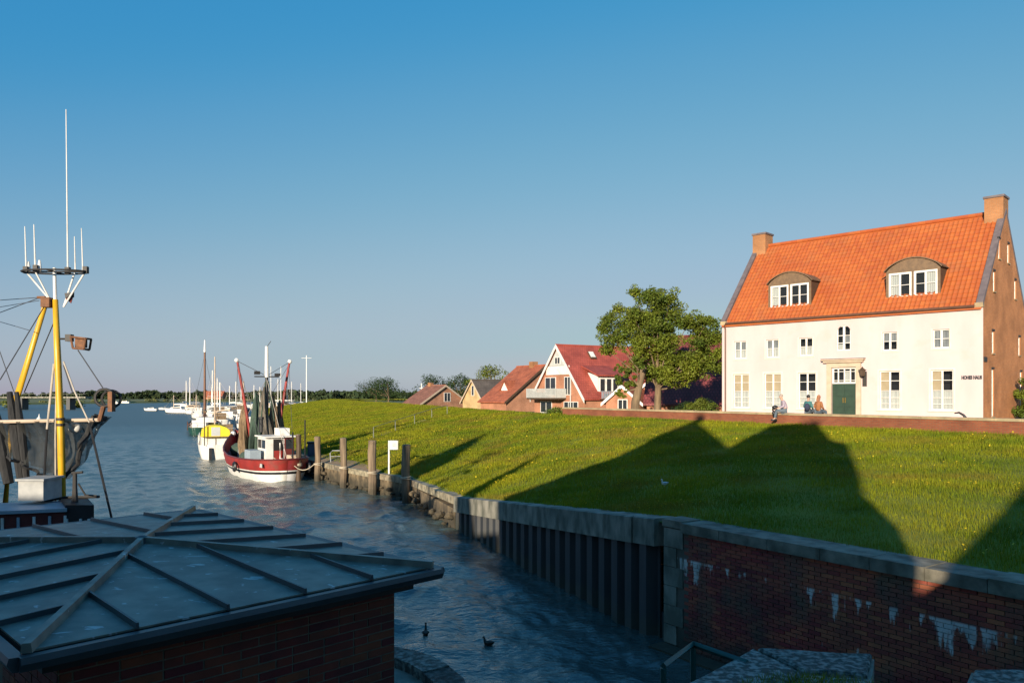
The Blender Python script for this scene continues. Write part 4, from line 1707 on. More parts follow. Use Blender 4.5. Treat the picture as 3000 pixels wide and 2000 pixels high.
        cut.box(s1 + .004, c1, fb - .05, fb + .05, zb - .06, zt)
        cut.box(c0, c1, fb - .07, fb + .06, zb - .14, zb - .062)
        dm = cut.build('dormer', M['copper'], root)
        m = MB(T)
        vs_, fs_ = [], []
        for k, (x, z) in enumerate(arc):
            e = .10 * (2 * k / n - 1)
            vs_ += [(x + e, fb - .14, z + .01), (x + e, fb - .14, z + .07), (x + e, back(z + .04) + .1, z + .07)]
        for k in range(n):
            a = 3 * k
            fs_ += [(a, a + 3, a + 4, a + 1), (a + 1, a + 4, a + 5, a + 2), (a, a + 2, a + 5, a + 3)]
        m.add(vs_, fs_)
        m.build('dormer_roof', M['copper'], dm)
        for x in (c0, c1):
            m = MB(T)
            x2 = x + .05 * (1 if x == c0 else -1)
            m.prism([(x, fb + .05, zb - .1), (x, fb + .05, zt + .10), (x, back(zt + .1), zt + .10), (x, back(zb - .1), zb - .1)], (x2 - x, 0, 0))
            m.build('dormer_cheek', M['wood_dark'], dm)
        mid = (s0 + s1) / 2
        bks = [(0, 1, 0, 'net_curtain')] if s0 < 5 else [(0, 1, 3, 'curtain')]
        for a, b in ((s0, mid - .06), (mid + .06, s1)):
            f = window(root, T, a, b, zb - .06, zt, fb - .03, 2, 2, fr=.11, bar=.03, back=([(0, 1, 1, 'curtain')] if b > mid + .1 else ([(0, 1, 0, 'curtain')] if s0 < 5 else [])), name='dormer_window', room=.14)
        m = MB(T)
        m.box(mid - .058, mid + .058, fb - .035, fb + .04, zb - .06, zt)
        m.build('dormer_mullion', M['copper'], dm)
    # small wall lamp by the gable corner, meter hatch
    m = MB(T)
    m.box(-.05, -.004, .05, .62, 7.25, 7.50)
    m.build('gable_name_plate', M['iron'], root)


M['cream_light'] = mat('pale_sandstone_trim', (0.72, 0.62, 0.49), (0.66, 0.56, 0.43), rough=0.8)
white_house()

# ------------------------------------------------------------------ zinc roofed booth in the foreground
def booth():
    Rr, Nn = V((-0.672, 6.235, 0)), V((-2.645, 4.20, 0))
    u = (Nn - Rr).normalized()                 # along the near eave, to the left
    w = V((u.y, -u.x, 0))
    if w.x > 0:
        w = -w                                 # away to the far left
    a_, b_ = 2.835, 4.47
    ze, za = 4.10, 4.20
    root = thing('brick_booth', 'small dark brick booth with a low grey zinc hip roof in the foreground', 'booth', (Rr + u * a_ / 2 + w * b_ / 2 + V((0, 0, 2.0))))
    P = lambda s, t, z: Rr + u * s + w * t + V((0, 0, z))
    apex = (a_ / 2, b_ / 2)
    corners = [(0, 0), (a_, 0), (a_, b_), (0, b_)]
    # deck below
    m = MB()
    m.prism([P(s, t, ze - .075) for s, t in corners], (0, 0, .06))
    m.build('roof_deck', M['fascia'], root)

    def zs(s, t, side):
        # height on a given roof side
        if side in (0, 2):
            d = t if side == 0 else b_ - t
            return ze + (za - ze) * d / (b_ / 2)
        d = s if side == 3 else a_ - s
        return ze + (za - ze) * d / (a_ / 2)
    # trays between the seams on each of the four sides
    sides = {0: (a_, 5), 1: (b_, 7), 2: (a_, 5), 3: (b_, 7)}
    for side, (length, n) in sides.items():
        half = b_ / 2 if side in (0, 2) else a_ / 2
        def pt(x, d, side=side):
            if side == 0:
                return (x, d)
            if side == 2:
                return (x, b_ - d)
            if side == 3:
                return (d, x)
            return (a_ - d, x)
        def dmax(x):
            return half * (1 - abs(x - length / 2) / (length / 2))
        xs = [length * k / n for k in range(n + 1)]
        for k in range(n):
            x0, x1 = xs[k] + .006, xs[k + 1] - .006
            mid = length / 2
            prof_ = [(x0, 0), (x1, 0), (x1, dmax(x1))]
            if x0 < mid < x1:
                prof_.append((mid, dmax(mid)))
            prof_.append((x0, dmax(x0)))
            m = MB()
            up = .004 + random.uniform(0, .002)
            def at(x, d):
                s, t = pt(x, d)
                return P(s, t, ze + (za - ze) * d / half + up)
            pp = []
            for x, d in prof_:
                if not pp or (abs(pp[-1][0] - x) + abs(pp[-1][1] - d)) > .02:
                    pp.append((x, d))
            if len(pp) > 2 and abs(pp[0][0] - pp[-1][0]) + abs(pp[0][1] - pp[-1][1]) < .02:
                pp.pop()
            m.prism([at(x, d) for x, d in pp], (0, 0, -.012))
            m.build('roof_panel', M['zinc'], root)
        for k in range(1, n):
            x = xs[k]
            dm = dmax(x) - .03
            m = MB()
            h = .040
            e = .011
            def at2(x, d, z):
                s, t = pt(x, d)
                return P(s, t, ze + (za - ze) * d / half + z)
            pts = [at2(x - e, -.012, 0), at2(x + e, -.012, 0), at2(x + e * .7, -.012, h), at2(x - e * .7, -.012, h)]
            pt2 = [at2(x - e, dm, 0), at2(x + e, dm, 0), at2(x + e * .7, dm, h), at2(x - e * .7, dm, h)]
            m.add(pts + pt2, [(0, 1, 2, 3), (4, 5, 6, 7), (0, 1, 5, 4), (1, 2, 6, 5), (2, 3, 7, 6), (3, 0, 4, 7)])
            m.build('standing_seam', M['zinc_edge'], root)
    A = P(apex[0], apex[1], za)
    for (s, t) in corners:
        q = P(s, t, ze)
        d = (A - q)
        h = V((d.y, -d.x, 0)).normalized()
        m = MB()
        e, up = .030, V((0, 0, .055))
        q2 = q - d.normalized() * .03
        m.add([q2 - h * e, q2 + h * e, q2 + h * e * .75 + up, q2 - h * e * .75 + up, A - h * e, A + h * e, A + h * e * .75 + up, A - h * e * .75 + up],
              [(0, 1, 2, 3), (4, 5, 6, 7), (0, 1, 5, 4), (1, 2, 6, 5), (2, 3, 7, 6), (3, 0, 4, 7)])
        m.build('hip_cap', M['zinc'], root)
    m = MB()
    m.lathe(A + V((0, 0, .0)), [(.07, 0), (.06, .05), (.02, .065)], 8)
    m.build('apex_cap', M['zinc_edge'], root)
    # eaves: fascia and half-round gutter
    ring = [(-.03, -.03), (a_ + .03, -.03), (a_ + .03, b_ + .03), (-.03, b_ + .03)]
    for k in range(4):
        p, q = ring[k], ring[(k + 1) % 4]
        d = V((q[0] - p[0], q[1] - p[1])).normalized()
        nrm = (d.y, -d.x)
        m = MB()
        pr = [(0.0, .0), (.075, .005), (.085, -.03), (.06, -.075), (.0, -.085)]
        ext = .03
        f0 = [P(p[0] - d.x * ext + nrm[0] * x, p[1] - d.y * ext + nrm[1] * x, ze - .005 + z) for x, z in pr]
        f1 = [P(q[0] + d.x * ext + nrm[0] * x, q[1] + d.y * ext + nrm[1] * x, ze - .005 + z) for x, z in pr]
        n = len(pr)
        m.add(f0 + f1, [tuple(range(n)), tuple(range(n, 2 * n))] + [(i, (i + 1) % n, n + (i + 1) % n, n + i) for i in range(n)])
        m.build('gutter', M['zinc_edge'], root)
        m = MB()
        i = .09
        cs = [(i, i), (a_ - i, i), (a_ - i, b_ - i), (i, b_ - i)]
        p, q = cs[k], cs[(k + 1) % 4]
        dd = V((q[0] - p[0], q[1] - p[1])).normalized()
        nn = (-dd.y, dd.x)
        m.prism([P(p[0] + dd.x * .03 * 0, p[1], 3.93), P(q[0], q[1], 3.93), P(q[0] + nn[0] * .03 - dd.x * .04, q[1] + nn[1] * .03 - dd.y * .04, 3.93), P(p[0] + nn[0] * .03 + dd.x * .04, p[1] + nn[1] * .03 + dd.y * .04, 3.93)], (0, 0, .10))
        m.build('fascia_board', M['fascia'], root)
    # walls: mortar body with single bricks in front
    i = .20
    m = MB()
    m.prism([P(i, i, 1.9), P(a_ - i, i, 1.9), P(a_ - i, b_ - i, 1.9), P(i, b_ - i, 1.9)], (0, 0, 2.13))
    m.build('wall', M['booth_mortar'], root)
    bw, bh = .262, .0640
    mb = MB()
    mb.box(-.1245, .1245, -.003, .05, -.0265, .0265)
    full = proto(mb, 'brick', M['booth_brick'])
    mb = MB()
    mb.box(-.058, .058, -.003, .05, -.0265, .0265)
    half_ = proto(mb, 'brick', M['booth_brick'])
    count = 0
    for (s0, t0, du, length, zlow) in ((i, i, u, a_ - 2 * i, 2.95), (a_ - i, i, w, 1.25, 3.35)):
        o = P(s0, t0, 0)
        nrm = V((du.y, -du.x, 0))
        if nrm.dot(-o) < 0:
            nrm = -nrm
        ang = math.atan2(du.y, du.x)
        flip = V((-du.y, du.x, 0)).dot(nrm) > 0     # local -y must look outwards
        for r_ in range(40):
            z = 4.0 - bh * (r_ + .5)
            if z < zlow:
                break
            x = .0
            k = 0
            first = (r_ % 2)
            while x < length - .05:
                if first and k == 0:
                    L_ = .131
                else:
                    L_ = bw if (r_ * 7 + k * 3) % 9 else .131
                if x + L_ > length:
                    L_ = length - x
                mesh = full if L_ > .2 else half_
                sc = (L_ - .013) / (.249 if mesh is full else .116)
                c = o + du * (x + L_ / 2) + nrm * (.002 + random.uniform(-.001, .002)) + V((0, 0, z))
                if count < 298:
                    piece('brick', mesh, root, c, (0, 0, ang + (math.pi if flip else 0)), (sc, 1, 1))
                    count += 1
                x += L_
                k += 1
    return P


M['booth_mortar'] = mat('booth_mortar', (0.19, 0.15, 0.105), (0.14, 0.11, 0.08), scale=6, rough=0.95, bump=0.3, bscale=60)
booth()


def near_bank():
    """the dam and quay the photographer stands on"""
    m = MB()
    far = [(-14, 9.0), (-9, 10.2), (-3.2, 10.6), (-1.75, 10.4), (-1.05, 9.9), (-.62, 9.2), (-.45, 8.4), (-.40, 6.0), (-.40, 3.0)]
    pts = [(x, y, -1.5) for x, y in far] + [(-14, 3.0, -1.5)]
    m.prism(pts, (0, 0, 3.5))
    m.build('booth_quay', M['concrete'], kind='structure')
    m = MB()
    m.prism([(-60, 2.6, -1.5), (14, 2.6, -1.5), (22, -3, -1.5), (60, -60, -1.5), (-60, -60, -1.5)], (0, 0, 5.35))
    m.build('near_dam', M['concrete'], kind='structure')
    # rim stones of the booth quay
    rim = thing('quay_kerb', 'curved dark stone kerb on the quay corner beside the booth', 'kerb', (-.9, 9.2, 2.0))
    pr = [(-3.2, 10.6), (-2.5, 10.55), (-1.75, 10.4), (-1.35, 10.18), (-1.05, 9.9), (-.80, 9.55), (-.62, 9.2), (-.52, 8.8), (-.45, 8.4), (-.42, 7.6), (-.41, 6.8)]
    for a, b in zip(pr[:-1], pr[1:]):
        d = V((b[0] - a[0], b[1] - a[1], 0)).normalized()
        n = V((d.y, -d.x, 0))
        m = MB()
        A, B = V((a[0], a[1], 1.9)) + d * .008, V((b[0], b[1], 1.9)) - d * .008
        m.prism([A + n * -.03, B + n * -.03, B + n * .34, A + n * .34], (0, 0, .22 + random.uniform(0, .02)))
        m.build('kerb_stone', M['stone'], rim)


near_bank()


def stone_blocks():
    """rough slabs on the wing walls at the lower right"""
    specs = [('stone_wing_wall', 'rough stone wing wall with grass growing on its top at the bottom edge', [(1.40, 6.55), (2.40, 7.62), (3.50, 7.42), (2.95, 6.35), (2.3, 5.3), (.9, 5.3)], 3.0, (3.0, 6.0)),
             ('stone_wing_wall', 'rough stone wing wall in the lower right corner, below the brick quay wall', [(3.72, 6.4), (4.26, 7.12), (4.9, 7.08), (6.2, 6.9), (6.2, 4.6), (3.4, 4.6)], 2.98, (5, 6))]
    slab_sets = [[[(1.40, 6.55), (2.40, 7.62), (2.62, 6.95), (1.9, 6.0)], [(2.40, 7.62), (3.50, 7.42), (3.2, 6.85), (2.62, 6.95)], [(1.9, 6.0), (2.62, 6.95), (3.2, 6.85), (2.95, 6.35), (2.5, 5.6)], [(.9, 5.3), (1.40, 6.55), (1.9, 6.0), (2.5, 5.6), (2.3, 5.3)]],
                 [[(3.72, 6.4), (4.26, 7.12), (4.9, 7.08), (4.5, 6.2)], [(4.9, 7.08), (6.2, 6.9), (6.0, 6.0), (4.5, 6.2)], [(3.4, 4.6), (3.72, 6.4), (4.5, 6.2), (6.0, 6.0), (6.2, 4.6)]]]
    for (name, lab, poly, zt, c), slabs in zip(specs, slab_sets):
        cx, cy = sum(p[0] for p in poly) / len(poly), sum(p[1] for p in poly) / len(poly)
        root = thing(name, lab, 'wall', (cx, cy, 0), 'stone wing walls')
        m = MB()
        m.prism([(x, y, -1.2) for x, y in poly], (0, 0, zt + 1.2 - .05))
        m.build('wall_body', M['concrete'], root)
        for sl in slabs:
            mx_, my_ = sum(p[0] for p in sl) / len(sl), sum(p[1] for p in sl) / len(sl)
            dz = random.uniform(-.012, .012)
            inner = []
            for j in range(len(sl)):
                (xa, ya), (xb, yb) = sl[j], sl[(j + 1) % len(sl)]
                for f in (0, .25, .5, .75):
                    x, y = xa + (xb - xa) * f, ya + (yb - ya) * f
                    d = math.hypot(x - mx_, y - my_)
                    sh = (.022 + random.uniform(0, .018)) / d
                    inner.append((x + (mx_ - x) * sh, y + (my_ - y) * sh))
            k = len(inner)
            vs_ = [(x, y, zt - .10) for x, y in inner] + [(x, y, zt - .02 + dz) for x, y in inner]
            vs_ += [(x + (mx_ - x) * .05, y + (my_ - y) * .05, zt + dz + random.uniform(-.006, .006)) for x, y in inner]
            fs = [tuple(range(2 * k, 3 * k))]
            for j in range(k):
                n2 = (j + 1) % k
                fs += [(j, n2, k + n2, k + j), (k + j, k + n2, 2 * k + n2, 2 * k + j)]
            m = MB()
            m.add(vs_, fs)
            m.build('slab', M['aggregate'], root)
    # tufts of grass on the first block and in the gap
    n = 5200
    x = RNG.uniform(1.6, 3.4, n)
    y = RNG.uniform(5.4, 6.95, n)
    k = (np.hypot((x - 2.55) / .62, (y - 6.45) / .42) < 1) 
    x, y = x[k], y[k]
    n = len(x)
    h = RNG.uniform(.03, .085, n)
    a = RNG.random(n) * 6.28
    w = .0035
    p = np.stack([x, y, np.full(n, 2.99)], 1)
    tip = p + np.stack([np.cos(a * 3) * h * .5, np.sin(a * 3) * h * .5, h + .02], 1)
    b0 = p + np.stack([np.cos(a) * w, np.sin(a) * w, 0 * h], 1)
    b1 = p - np.stack([np.cos(a) * w, np.sin(a) * w, 0 * h], 1)
    big_mesh('wall_top_grass', np.stack([b0, b1, tip], 1).reshape(-1, 3), np.arange(n * 3).reshape(-1, 3), M['blade'], kind='stuff')
    # ledge at the foot of the quay wall
    m = MB()
    m.prism([(3.3, 16.85, -.6), (7.3, 11.1, -.6), (6.95, 10.85, -.6), (2.95, 16.6, -.6)], (0, 0, .70))
    m.build('foot_ledge', M['quay_stone'], kind='structure')


stone_blocks()


def teal_rail():
    root = thing('ladder_rail', 'teal painted metal ladder rail standing in front of the brick quay wall', 'rail', (1.78, 7.4, 1.0))
    z = 3.0
    c0, c1, c2 = (1.40, 7.10), (1.82, 7.72), (2.20, 7.18)
    m = MB()
    m.path([(*c0, z), (*c1, z), (*c2, z)], .032, 4)
    m.build('top_rail', M['teal'], root)
    for q in (c0, c1, c2):
        m = MB()
        m.tube((*q, .4), (*q, z - .02), .03, None, 6)
        m.build('post', M['teal'], root)
    for zz in (2.55,):
        m = MB()
        m.path([(*c0, zz), (*c1, zz), (*c2, zz)], .018, 6)
        m.build('middle_rail', M['teal'], root)
    m = MB()
    for k in range(8):
        m.tube((c1[0] - .02, c1[1] - .02, .5 + .28 * k), (c2[0] + .02, c2[1] + .02, .5 + .28 * k), .014, None, 6)
    m.build('rungs', M['teal'], root)


teal_rail()

# ------------------------------------------------------------------ the houses behind the viewer, whose shade lies over the foreground
def rear_houses():
    bk = V((-math.sin(SUN_AZ), -math.cos(SUN_AZ), 0))

    def house(name, lab, pts, length, wallmat, roofmat, y0=-6.0, peak=None):
        n = len(pts)
        cx = sum(p[0] for p in pts) / n
        root = thing(name, lab, 'house', (cx, y0, 0))
        m = MB()
        m.prism([(x, y0, z) for x, z in pts], bk * length)
        m.build('walls', wallmat, root)
        # roof sheets over the sloping upper edges
        for i in range(n):
            (xa, za), (xb, zb) = pts[i], pts[(i + 1) % n]
            if za > 4 and zb > 4 and abs(xa - xb) > .8:
                m = MB()
                a, b = V((xa, y0 + .1, za + .005)), V((xb, y0 + .1, zb + .005))
                m.prism([a, b, b + V((0, 0, .05)), a + V((0, 0, .05))], bk * (length - .1))
                m.build('roof', roofmat, root)
        zt = max(p[1] for p in pts)
        for k in range(int((max(p[0] for p in pts) - min(p[0] for p in pts)) / 2.2)):
            x = min(p[0] for p in pts) + 1.1 + 2.2 * k
            m = MB()
            m.box(x - .45, x + .45, y0 - .02, y0 + .06, 5.0, 6.6)
            w = m.build('window', M['white'], root)
            m = MB()
            m.box(x - .37, x + .37, y0 + .061, y0 + .066, 5.08, 6.52)
            m.build('pane', M['room'], w)
        return root
    te = math.tan(SUN_EL)
    # silhouettes: (x, height of the shaded point, metres of light path from the house to it)
    sil = lambda pts: [(x, zg + d * te) for x, zg, d in pts]
    g = 3.8
    house('gabled_house', 'steep gabled brick house standing behind the viewer on the dam',
          [(-13.0, g)] + sil([(-13.0, 1.6, 36.7), (-10.7, 2.8, 41.6), (-9.15, 3.7, 54.4), (-9.1, 4.4, 56.3), (-8.45, 4.4, 56.0), (-8.4, 3.9, 53), (-5.5, 3.6, 39.1)]) + [(-5.5, g)], 12, M['red_brick'], M['red_roof'])
    house('hipped_house', 'half hipped brick house beside the gabled house behind the viewer',
          [(-5.5, g)] + sil([(-5.5, 3.6, 39.1), (-4.1, 3.85, 49.2), (-1.7, 4.2, 48), (-1.3, 3.75, 39.2), (-.75, 3.75, 37.4), (-1.15, 3.1, 28.3), (-.5, 2.8, 22.9), (-.85, 2.75, 20.2)]) + [(-.85, g)], 9, M['red_brick'], M['orange_roof'])
    house('broad_house', 'broad low roofed house at the right behind the viewer',
          [(-.84, g)] + sil([(-.84, 2.1, 19.4), (-.13, 2.75, 19.0), (1.8, 3.3, 22.3), (6.0, 5.0, 28), (16, 5.0, 28), (20, 3, 22)]) + [(20, g)], 10, M['tan_brick'], M['grey_roof'])
    house('long_house', 'long low brick house behind the viewer, unseen, with narrow spires added for their shadows',
          [(-46, g)] + sil([(-46, 3.1, 25.7), (-25.0, 3.1, 25.7), (-24.95, 1.4, 58), (-24.6, 2.8, 65.3), (-22.5, 1.8, 54), (-22.2, 2.9, 25.7), (-16.7, 2.9, 25.7), (-16.4, 1.4, 44), (-15.8, 2.45, 50.3), (-15.3, 1.5, 40), (-15.0, 2.9, 25.7), (-13.1, 2.8, 25.7)]) + [(-13.1, g)], 8, M['red_brick'], M['grey_roof'])  # two narrow spires put into its outline to cast streaks of shade


rear_houses()

# ------------------------------------------------------------------ trees and shrubs
def leaf_cloud(centres, radii, n, size, flat=0.75, rng=RNG):
    """leaf quads spread through clumps; returns verts, faces"""
    centres = np.asarray(centres, float)
    radii = np.asarray(radii, float)
    w = radii ** 2.2
    i = rng.choice(len(centres), n, p=w / w.sum())
    d = rng.normal(0, 1, (n, 3))
    d /= np.linalg.norm(d, axis=1)[:, None]
    r = radii[i] * (0.35 + 0.65 * rng.random(n) ** 0.5)
    p = centres[i] + d * r[:, None] * np.array([1, 1, flat])
    nrm = d * 0.5 + rng.normal(0, .6, (n, 3)) + np.array([0, 0, .5])
    nrm /= np.linalg.norm(nrm, axis=1)[:, None]
    a = np.cross(nrm, rng.normal(0, 1, (n, 3)))
    a /= np.linalg.norm(a, axis=1)[:, None]
    b = np.cross(nrm, a)
    s = size * (0.6 + 0.8 * rng.random(n))[:, None]
    v = np.stack([p - a * s * .5, p + b * s * .34 + a * s * .05, p + a * s * .6, p - b * s * .34 + a * s * .05], 1)
    return v.reshape(-1, 3), np.arange(n * 4).reshape(-1, 4)


def limb(m, p, d, length, r, depth, ends, rng, spread=.75, up=.25):
    pts, rr = [p.copy()], [r]
    q = p.copy()
    dd = d.normalized()
    k = 4
    for i in range(k):
        dd = (dd + V((rng.gauss(0, .16), rng.gauss(0, .16), rng.gauss(.04, .12)))).normalized()
        q = q + dd * length / k
        pts.append(q.copy())
        rr.append(r * (1 - .13 * (i + 1)))
    m.path(pts, rr, 7 if depth > 1 else 5, cap=False)
    if depth <= 0:
        ends.append(q.copy())
        return
    if depth <= 1:
        ends.append(pts[3].copy())
    nb = rng.choice([2, 3, 3])
    for i in range(nb):
        t = rng.random() * 6.28
        side = V((math.cos(t), math.sin(t), rng.uniform(-.1, .5)))
        nd = (dd * (1 - spread * .5) + side * spread + V((0, 0, up))).normalized()
        limb(m, q, nd, length * rng.uniform(.62, .85), r * .56, depth - 1, ends, rng, spread, up)


def big_tree():
    rng = random.Random(12)
    bx, by = 11.0, 58.0
    bz = 4.0
    root = thing('broadleaf_tree', 'large spreading broadleaf tree with open crown beside the white house', 'tree', (bx, by, bz))
    m = MB()
    ends = []
    m.path([(bx - .05, by, bz - .4), (bx, by, bz + .8), (bx + .05, by, bz + 2.4)], [.34, .27, .23], 10, cap=False)
    top = V((bx + .05, by, bz + 2.3))
    # crown clumps: (x offset, y offset, height above the base, radius)
    clumps = [(-2.4, .3, 6.6, .95), (-3.3, -.2, 5.7, .75), (-1.2, .8, 7.4, .95), (.2, 0, 7.8, 1.0), (1.3, .6, 7.6, .95), (2.4, .2, 7.0, .95), (3.4, .4, 6.3, .8),
              (-.9, -.8, 8.7, .60), (-1.6, .3, 9.3, .42), (-.2, .4, 9.0, .55), (.8, -.3, 8.7, .6), (-3.6, .4, 7.4, .42), (-4.0, 0, 6.6, .38), (-2.9, .6, 8.0, .40), (-2.0, -.4, 7.6, .6),
              (-1.6, -.6, 5.4, .9), (-.6, .9, 5.9, .95), (.6, -.7, 5.4, .95), (.0, 0, 4.4, .95), (-1.2, .4, 4.2, .8), (1.2, .3, 4.2, .95), (2.2, -.3, 3.7, .9), (3.2, .3, 4.4, .9), (4.2, .2, 4.6, .8),
              (.4, -.6, 3.2, .85), (1.4, .4, 3.1, .85), (-.6, -.2, 3.3, .7), (2.8, .2, 3.0, .7), (4.2, 0, 5.8, .65), (2.9, -.5, 5.4, .55), (-3.8, .2, 4.9, .40), (4.4, .3, 3.6, .7), (-.3, -.9, 6.8, .8), (.9, .8, 6.5, .8), (3.7, -.2, 7.0, .5)]
    cen = []
    for (dx, dy, dz, r) in clumps:
        c = V((bx + dx, by + dy * 1.6, bz + dz))
        cen.append((c, r))
        st = top if dz > 3.6 else V((bx + .02, by, bz + 1.9))
        mid = st.lerp(c, .45) + V((rng.gauss(0, .15), rng.gauss(0, .15), -.12 * abs(dx)))
        m.path([st, mid, c], [.10 * (1 if r > .7 else .75), .055, .015], 6, cap=False)
    m.build('trunk', M['trunk'], root, smooth=True)
    cs, rs = [], []
    for c, r in cen:
        k = int(9 + r * 12)
        for j in range(k):
            d = V((rng.gauss(0, 1), rng.gauss(0, 1.1), rng.gauss(0, .75)))
            d.normalize()
            q = c + V((d.x, d.y, d.z * .8)) * r * rng.uniform(.2, 1.45)
            cs.append(tuple(q))
            rs.append((.25 + r * .3) * rng.uniform(.7, 1.3))
    v, f = leaf_cloud(cs, rs, 66000, .14)
    big_mesh('crown', v, f, M['leaf'], root)
    # second, leaning and pollarded tree left of it
    b2 = V((9.05, 56.5, 4.0))
    root = thing('leaning_tree', 'smaller leaning tree with a thick bent trunk left of the large tree', 'tree', b2)
    m = MB()
    e = b2 + V((.75, .2, 3.6))
    m.path([b2 + V((0, 0, -.3)), b2 + V((.05, 0, 1.0)), b2 + V((.35, .1, 2.3)), e], [.36, .32, .27, .18], 9, cap=False)
    cs, rs = [], []
    for (dx, dz, r) in ((-.9, 2.6, .5), (-.5, 3.3, .5), (.0, 4.0, .55), (-1.0, 1.7, .4), (-.3, 2.3, .4), (.6, 4.6, .6), (-1.3, 3.5, .38)):
        c = b2 + V((dx, rng.gauss(0, .3), dz))
        m.path([b2 + V((.3, .1, 2.0)), c], [.09, .02], 5, cap=False)
        for j in range(9):
            q = c + V((rng.gauss(0, r * .55), rng.gauss(0, r * .55), rng.gauss(0, r * .45)))
            cs.append(tuple(q))
            rs.append(r * rng.uniform(.3, .5))
    m.build('trunk', M['trunk'], root, smooth=True)
    v, f = leaf_cloud(cs, rs, 4200, .13)
    big_mesh('crown', v, f, M['leaf'], root)


def shrub(name, lab, c, r, matname, n, size, seed=1, cat='shrub', group=None, h=None):
    rng = random.Random(seed)
    c = V(c)
    h = h or r
    root = thing(name, lab, cat, c, group)
    m = MB()
    cs, rs = [], []
    for k in range(int((16 + r * 6) * max(1, h / r))):
        d = V((rng.gauss(0, 1), rng.gauss(0, 1), abs(rng.gauss(.3, .8))))
        d.normalize()
        q = c + V((d.x * r, d.y * r, d.z * h * 1.5)) * rng.uniform(.35, .9) + V((0, 0, .1 * h))
        cs.append(tuple(q))
        rs.append(r * rng.uniform(.22, .42))
        if k < 7:
            m.path([c + V((0, 0, -.3)), c.lerp(q, .5) + V((0, 0, .2 * h)), q], [.05 * r, .035 * r, .012 * r], 5, cap=False)
    m.build('stem', M['trunk'], root)
    v, f = leaf_cloud(cs, rs, n, size)
    big_mesh('foliage', v, f, M[matname], root)
    return root


def round_tree(lab, c, r, h, matname, n, size, seed, group, trunk_h=None):
    rng = random.Random(seed)
    c = V(c)
    th = trunk_h or h * .35
    root = thing('garden_tree', lab, 'tree', c, group)
    m = MB()
    m.path([c + V((0, 0, -.5)), c + V((.05, 0, th)), c + V((0, 0, h * .8))], [.05 * h * .6, .04 * h * .6, .012 * h], 7, cap=False)
    cs, rs = [], []
    for k in range(26):
        t = rng.random() * 6.28
        zz = rng.uniform(0, 1)
        rr = r * math.sin(math.pi * (.15 + .8 * zz)) * rng.uniform(.3, .95)
        q = c + V((rr * math.cos(t), rr * math.sin(t), th * .8 + (h - th * .8) * zz * .95))
        cs.append(tuple(q))
        rs.append(r * rng.uniform(.22, .38))
        if k % 3 == 0:
            m.path([c + V((0, 0, th)), q], [.018 * h, .006 * h], 5, cap=False)
    m.build('trunk', M['trunk'], root)
    v, f = leaf_cloud(cs, rs, n, size)
    big_mesh('crown', v, f, M[matname], root)


big_tree()
shrub('yellow_green_shrub', 'bright yellow green rounded shrub against the left corner of the white house', (13.4, 53.6, 4.0), 1.15, 'leaf_lime', 4200, .12, 3)
shrub('hedge_shrub', 'low green shrub between the tree and the yellow green shrub', (13.3, 57.0, 3.9), 1.2, 'leaf_lime', 3600, .12, 4, h=.75)
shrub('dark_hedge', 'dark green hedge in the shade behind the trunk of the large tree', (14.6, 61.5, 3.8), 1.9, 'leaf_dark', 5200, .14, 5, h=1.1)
shrub('tall_shrub', 'tall green shrub at the right edge in front of the brick gable', (29.75, 43.9, 4.05), .95, 'leaf', 7000, .11, 6, h=2.3)
shrub('small_hedge', 'small dark green bush on the end of the terrace wall', (3.3, 61.4, 3.9), .9, 'leaf', 1800, .10, 8, h=.55)


# ------------------------------------------------------------------ houses in the middle distance
def plain_house(name, lab, apex, ridge_dir, length, half, ridge_z, eave_z, base_z, wallm, roofm, opts=()):
    """gabled house; apex = plan position of the near gable's ridge end"""
    d = V((ridge_dir[0], ridge_dir[1], 0)).normalized()
    n = V((-d.y, d.x, 0))
    O = V((apex[0], apex[1], 0))
    T = Matrix(((d.x, n.x, 0, O.x), (d.y, n.y, 0, O.y), (0, 0, 1, 0), (0, 0, 0, 1)))
    root = thing(name, lab, 'house', T @ V((length / 2, 0, base_z)))
    m = MB(T)
    sec = [(0, -half, base_z - .5), (0, half, base_z - .5), (0, half, eave_z), (0, 0, ridge_z), (0, -half, eave_z)]
    m.prism(sec, (length, 0, 0))
    m.build('wall', wallm, root)
    pit = (ridge_z - eave_z) / half
    for sg in (-1, 1):
        m = MB(T)
        e = .35
        m.prism([(-.3, sg * (half + e), eave_z - e * pit), (length + .3, sg * (half + e), eave_z - e * pit), (length + .3, 0, ridge_z), (-.3, 0, ridge_z)], (0, 0, .16))
        m.build('roof', roofm, root)
    m = MB(T)
    m.path([(-.32, 0, ridge_z + .15), (length + .32, 0, ridge_z + .15)], .12, 6)
    m.build('ridge_cap', roofm, root)
    return root, T, pit


def bargeboards(root, T, half, ridge_z, eave_z, pit, matn, wdt=.34, x=-.36):
    for sg in (-1, 1):
        m = MB(T)
        e = .42
        m.prism([(x, sg * (half + e), eave_z - e * pit - wdt * .5), (x, 0, ridge_z - wdt * .5), (x, 0, ridge_z + .2), (x, sg * (half + e), eave_z - e * pit + .2)], (.07, 0, 0))
        m.build('bargeboard', M[matn], root)


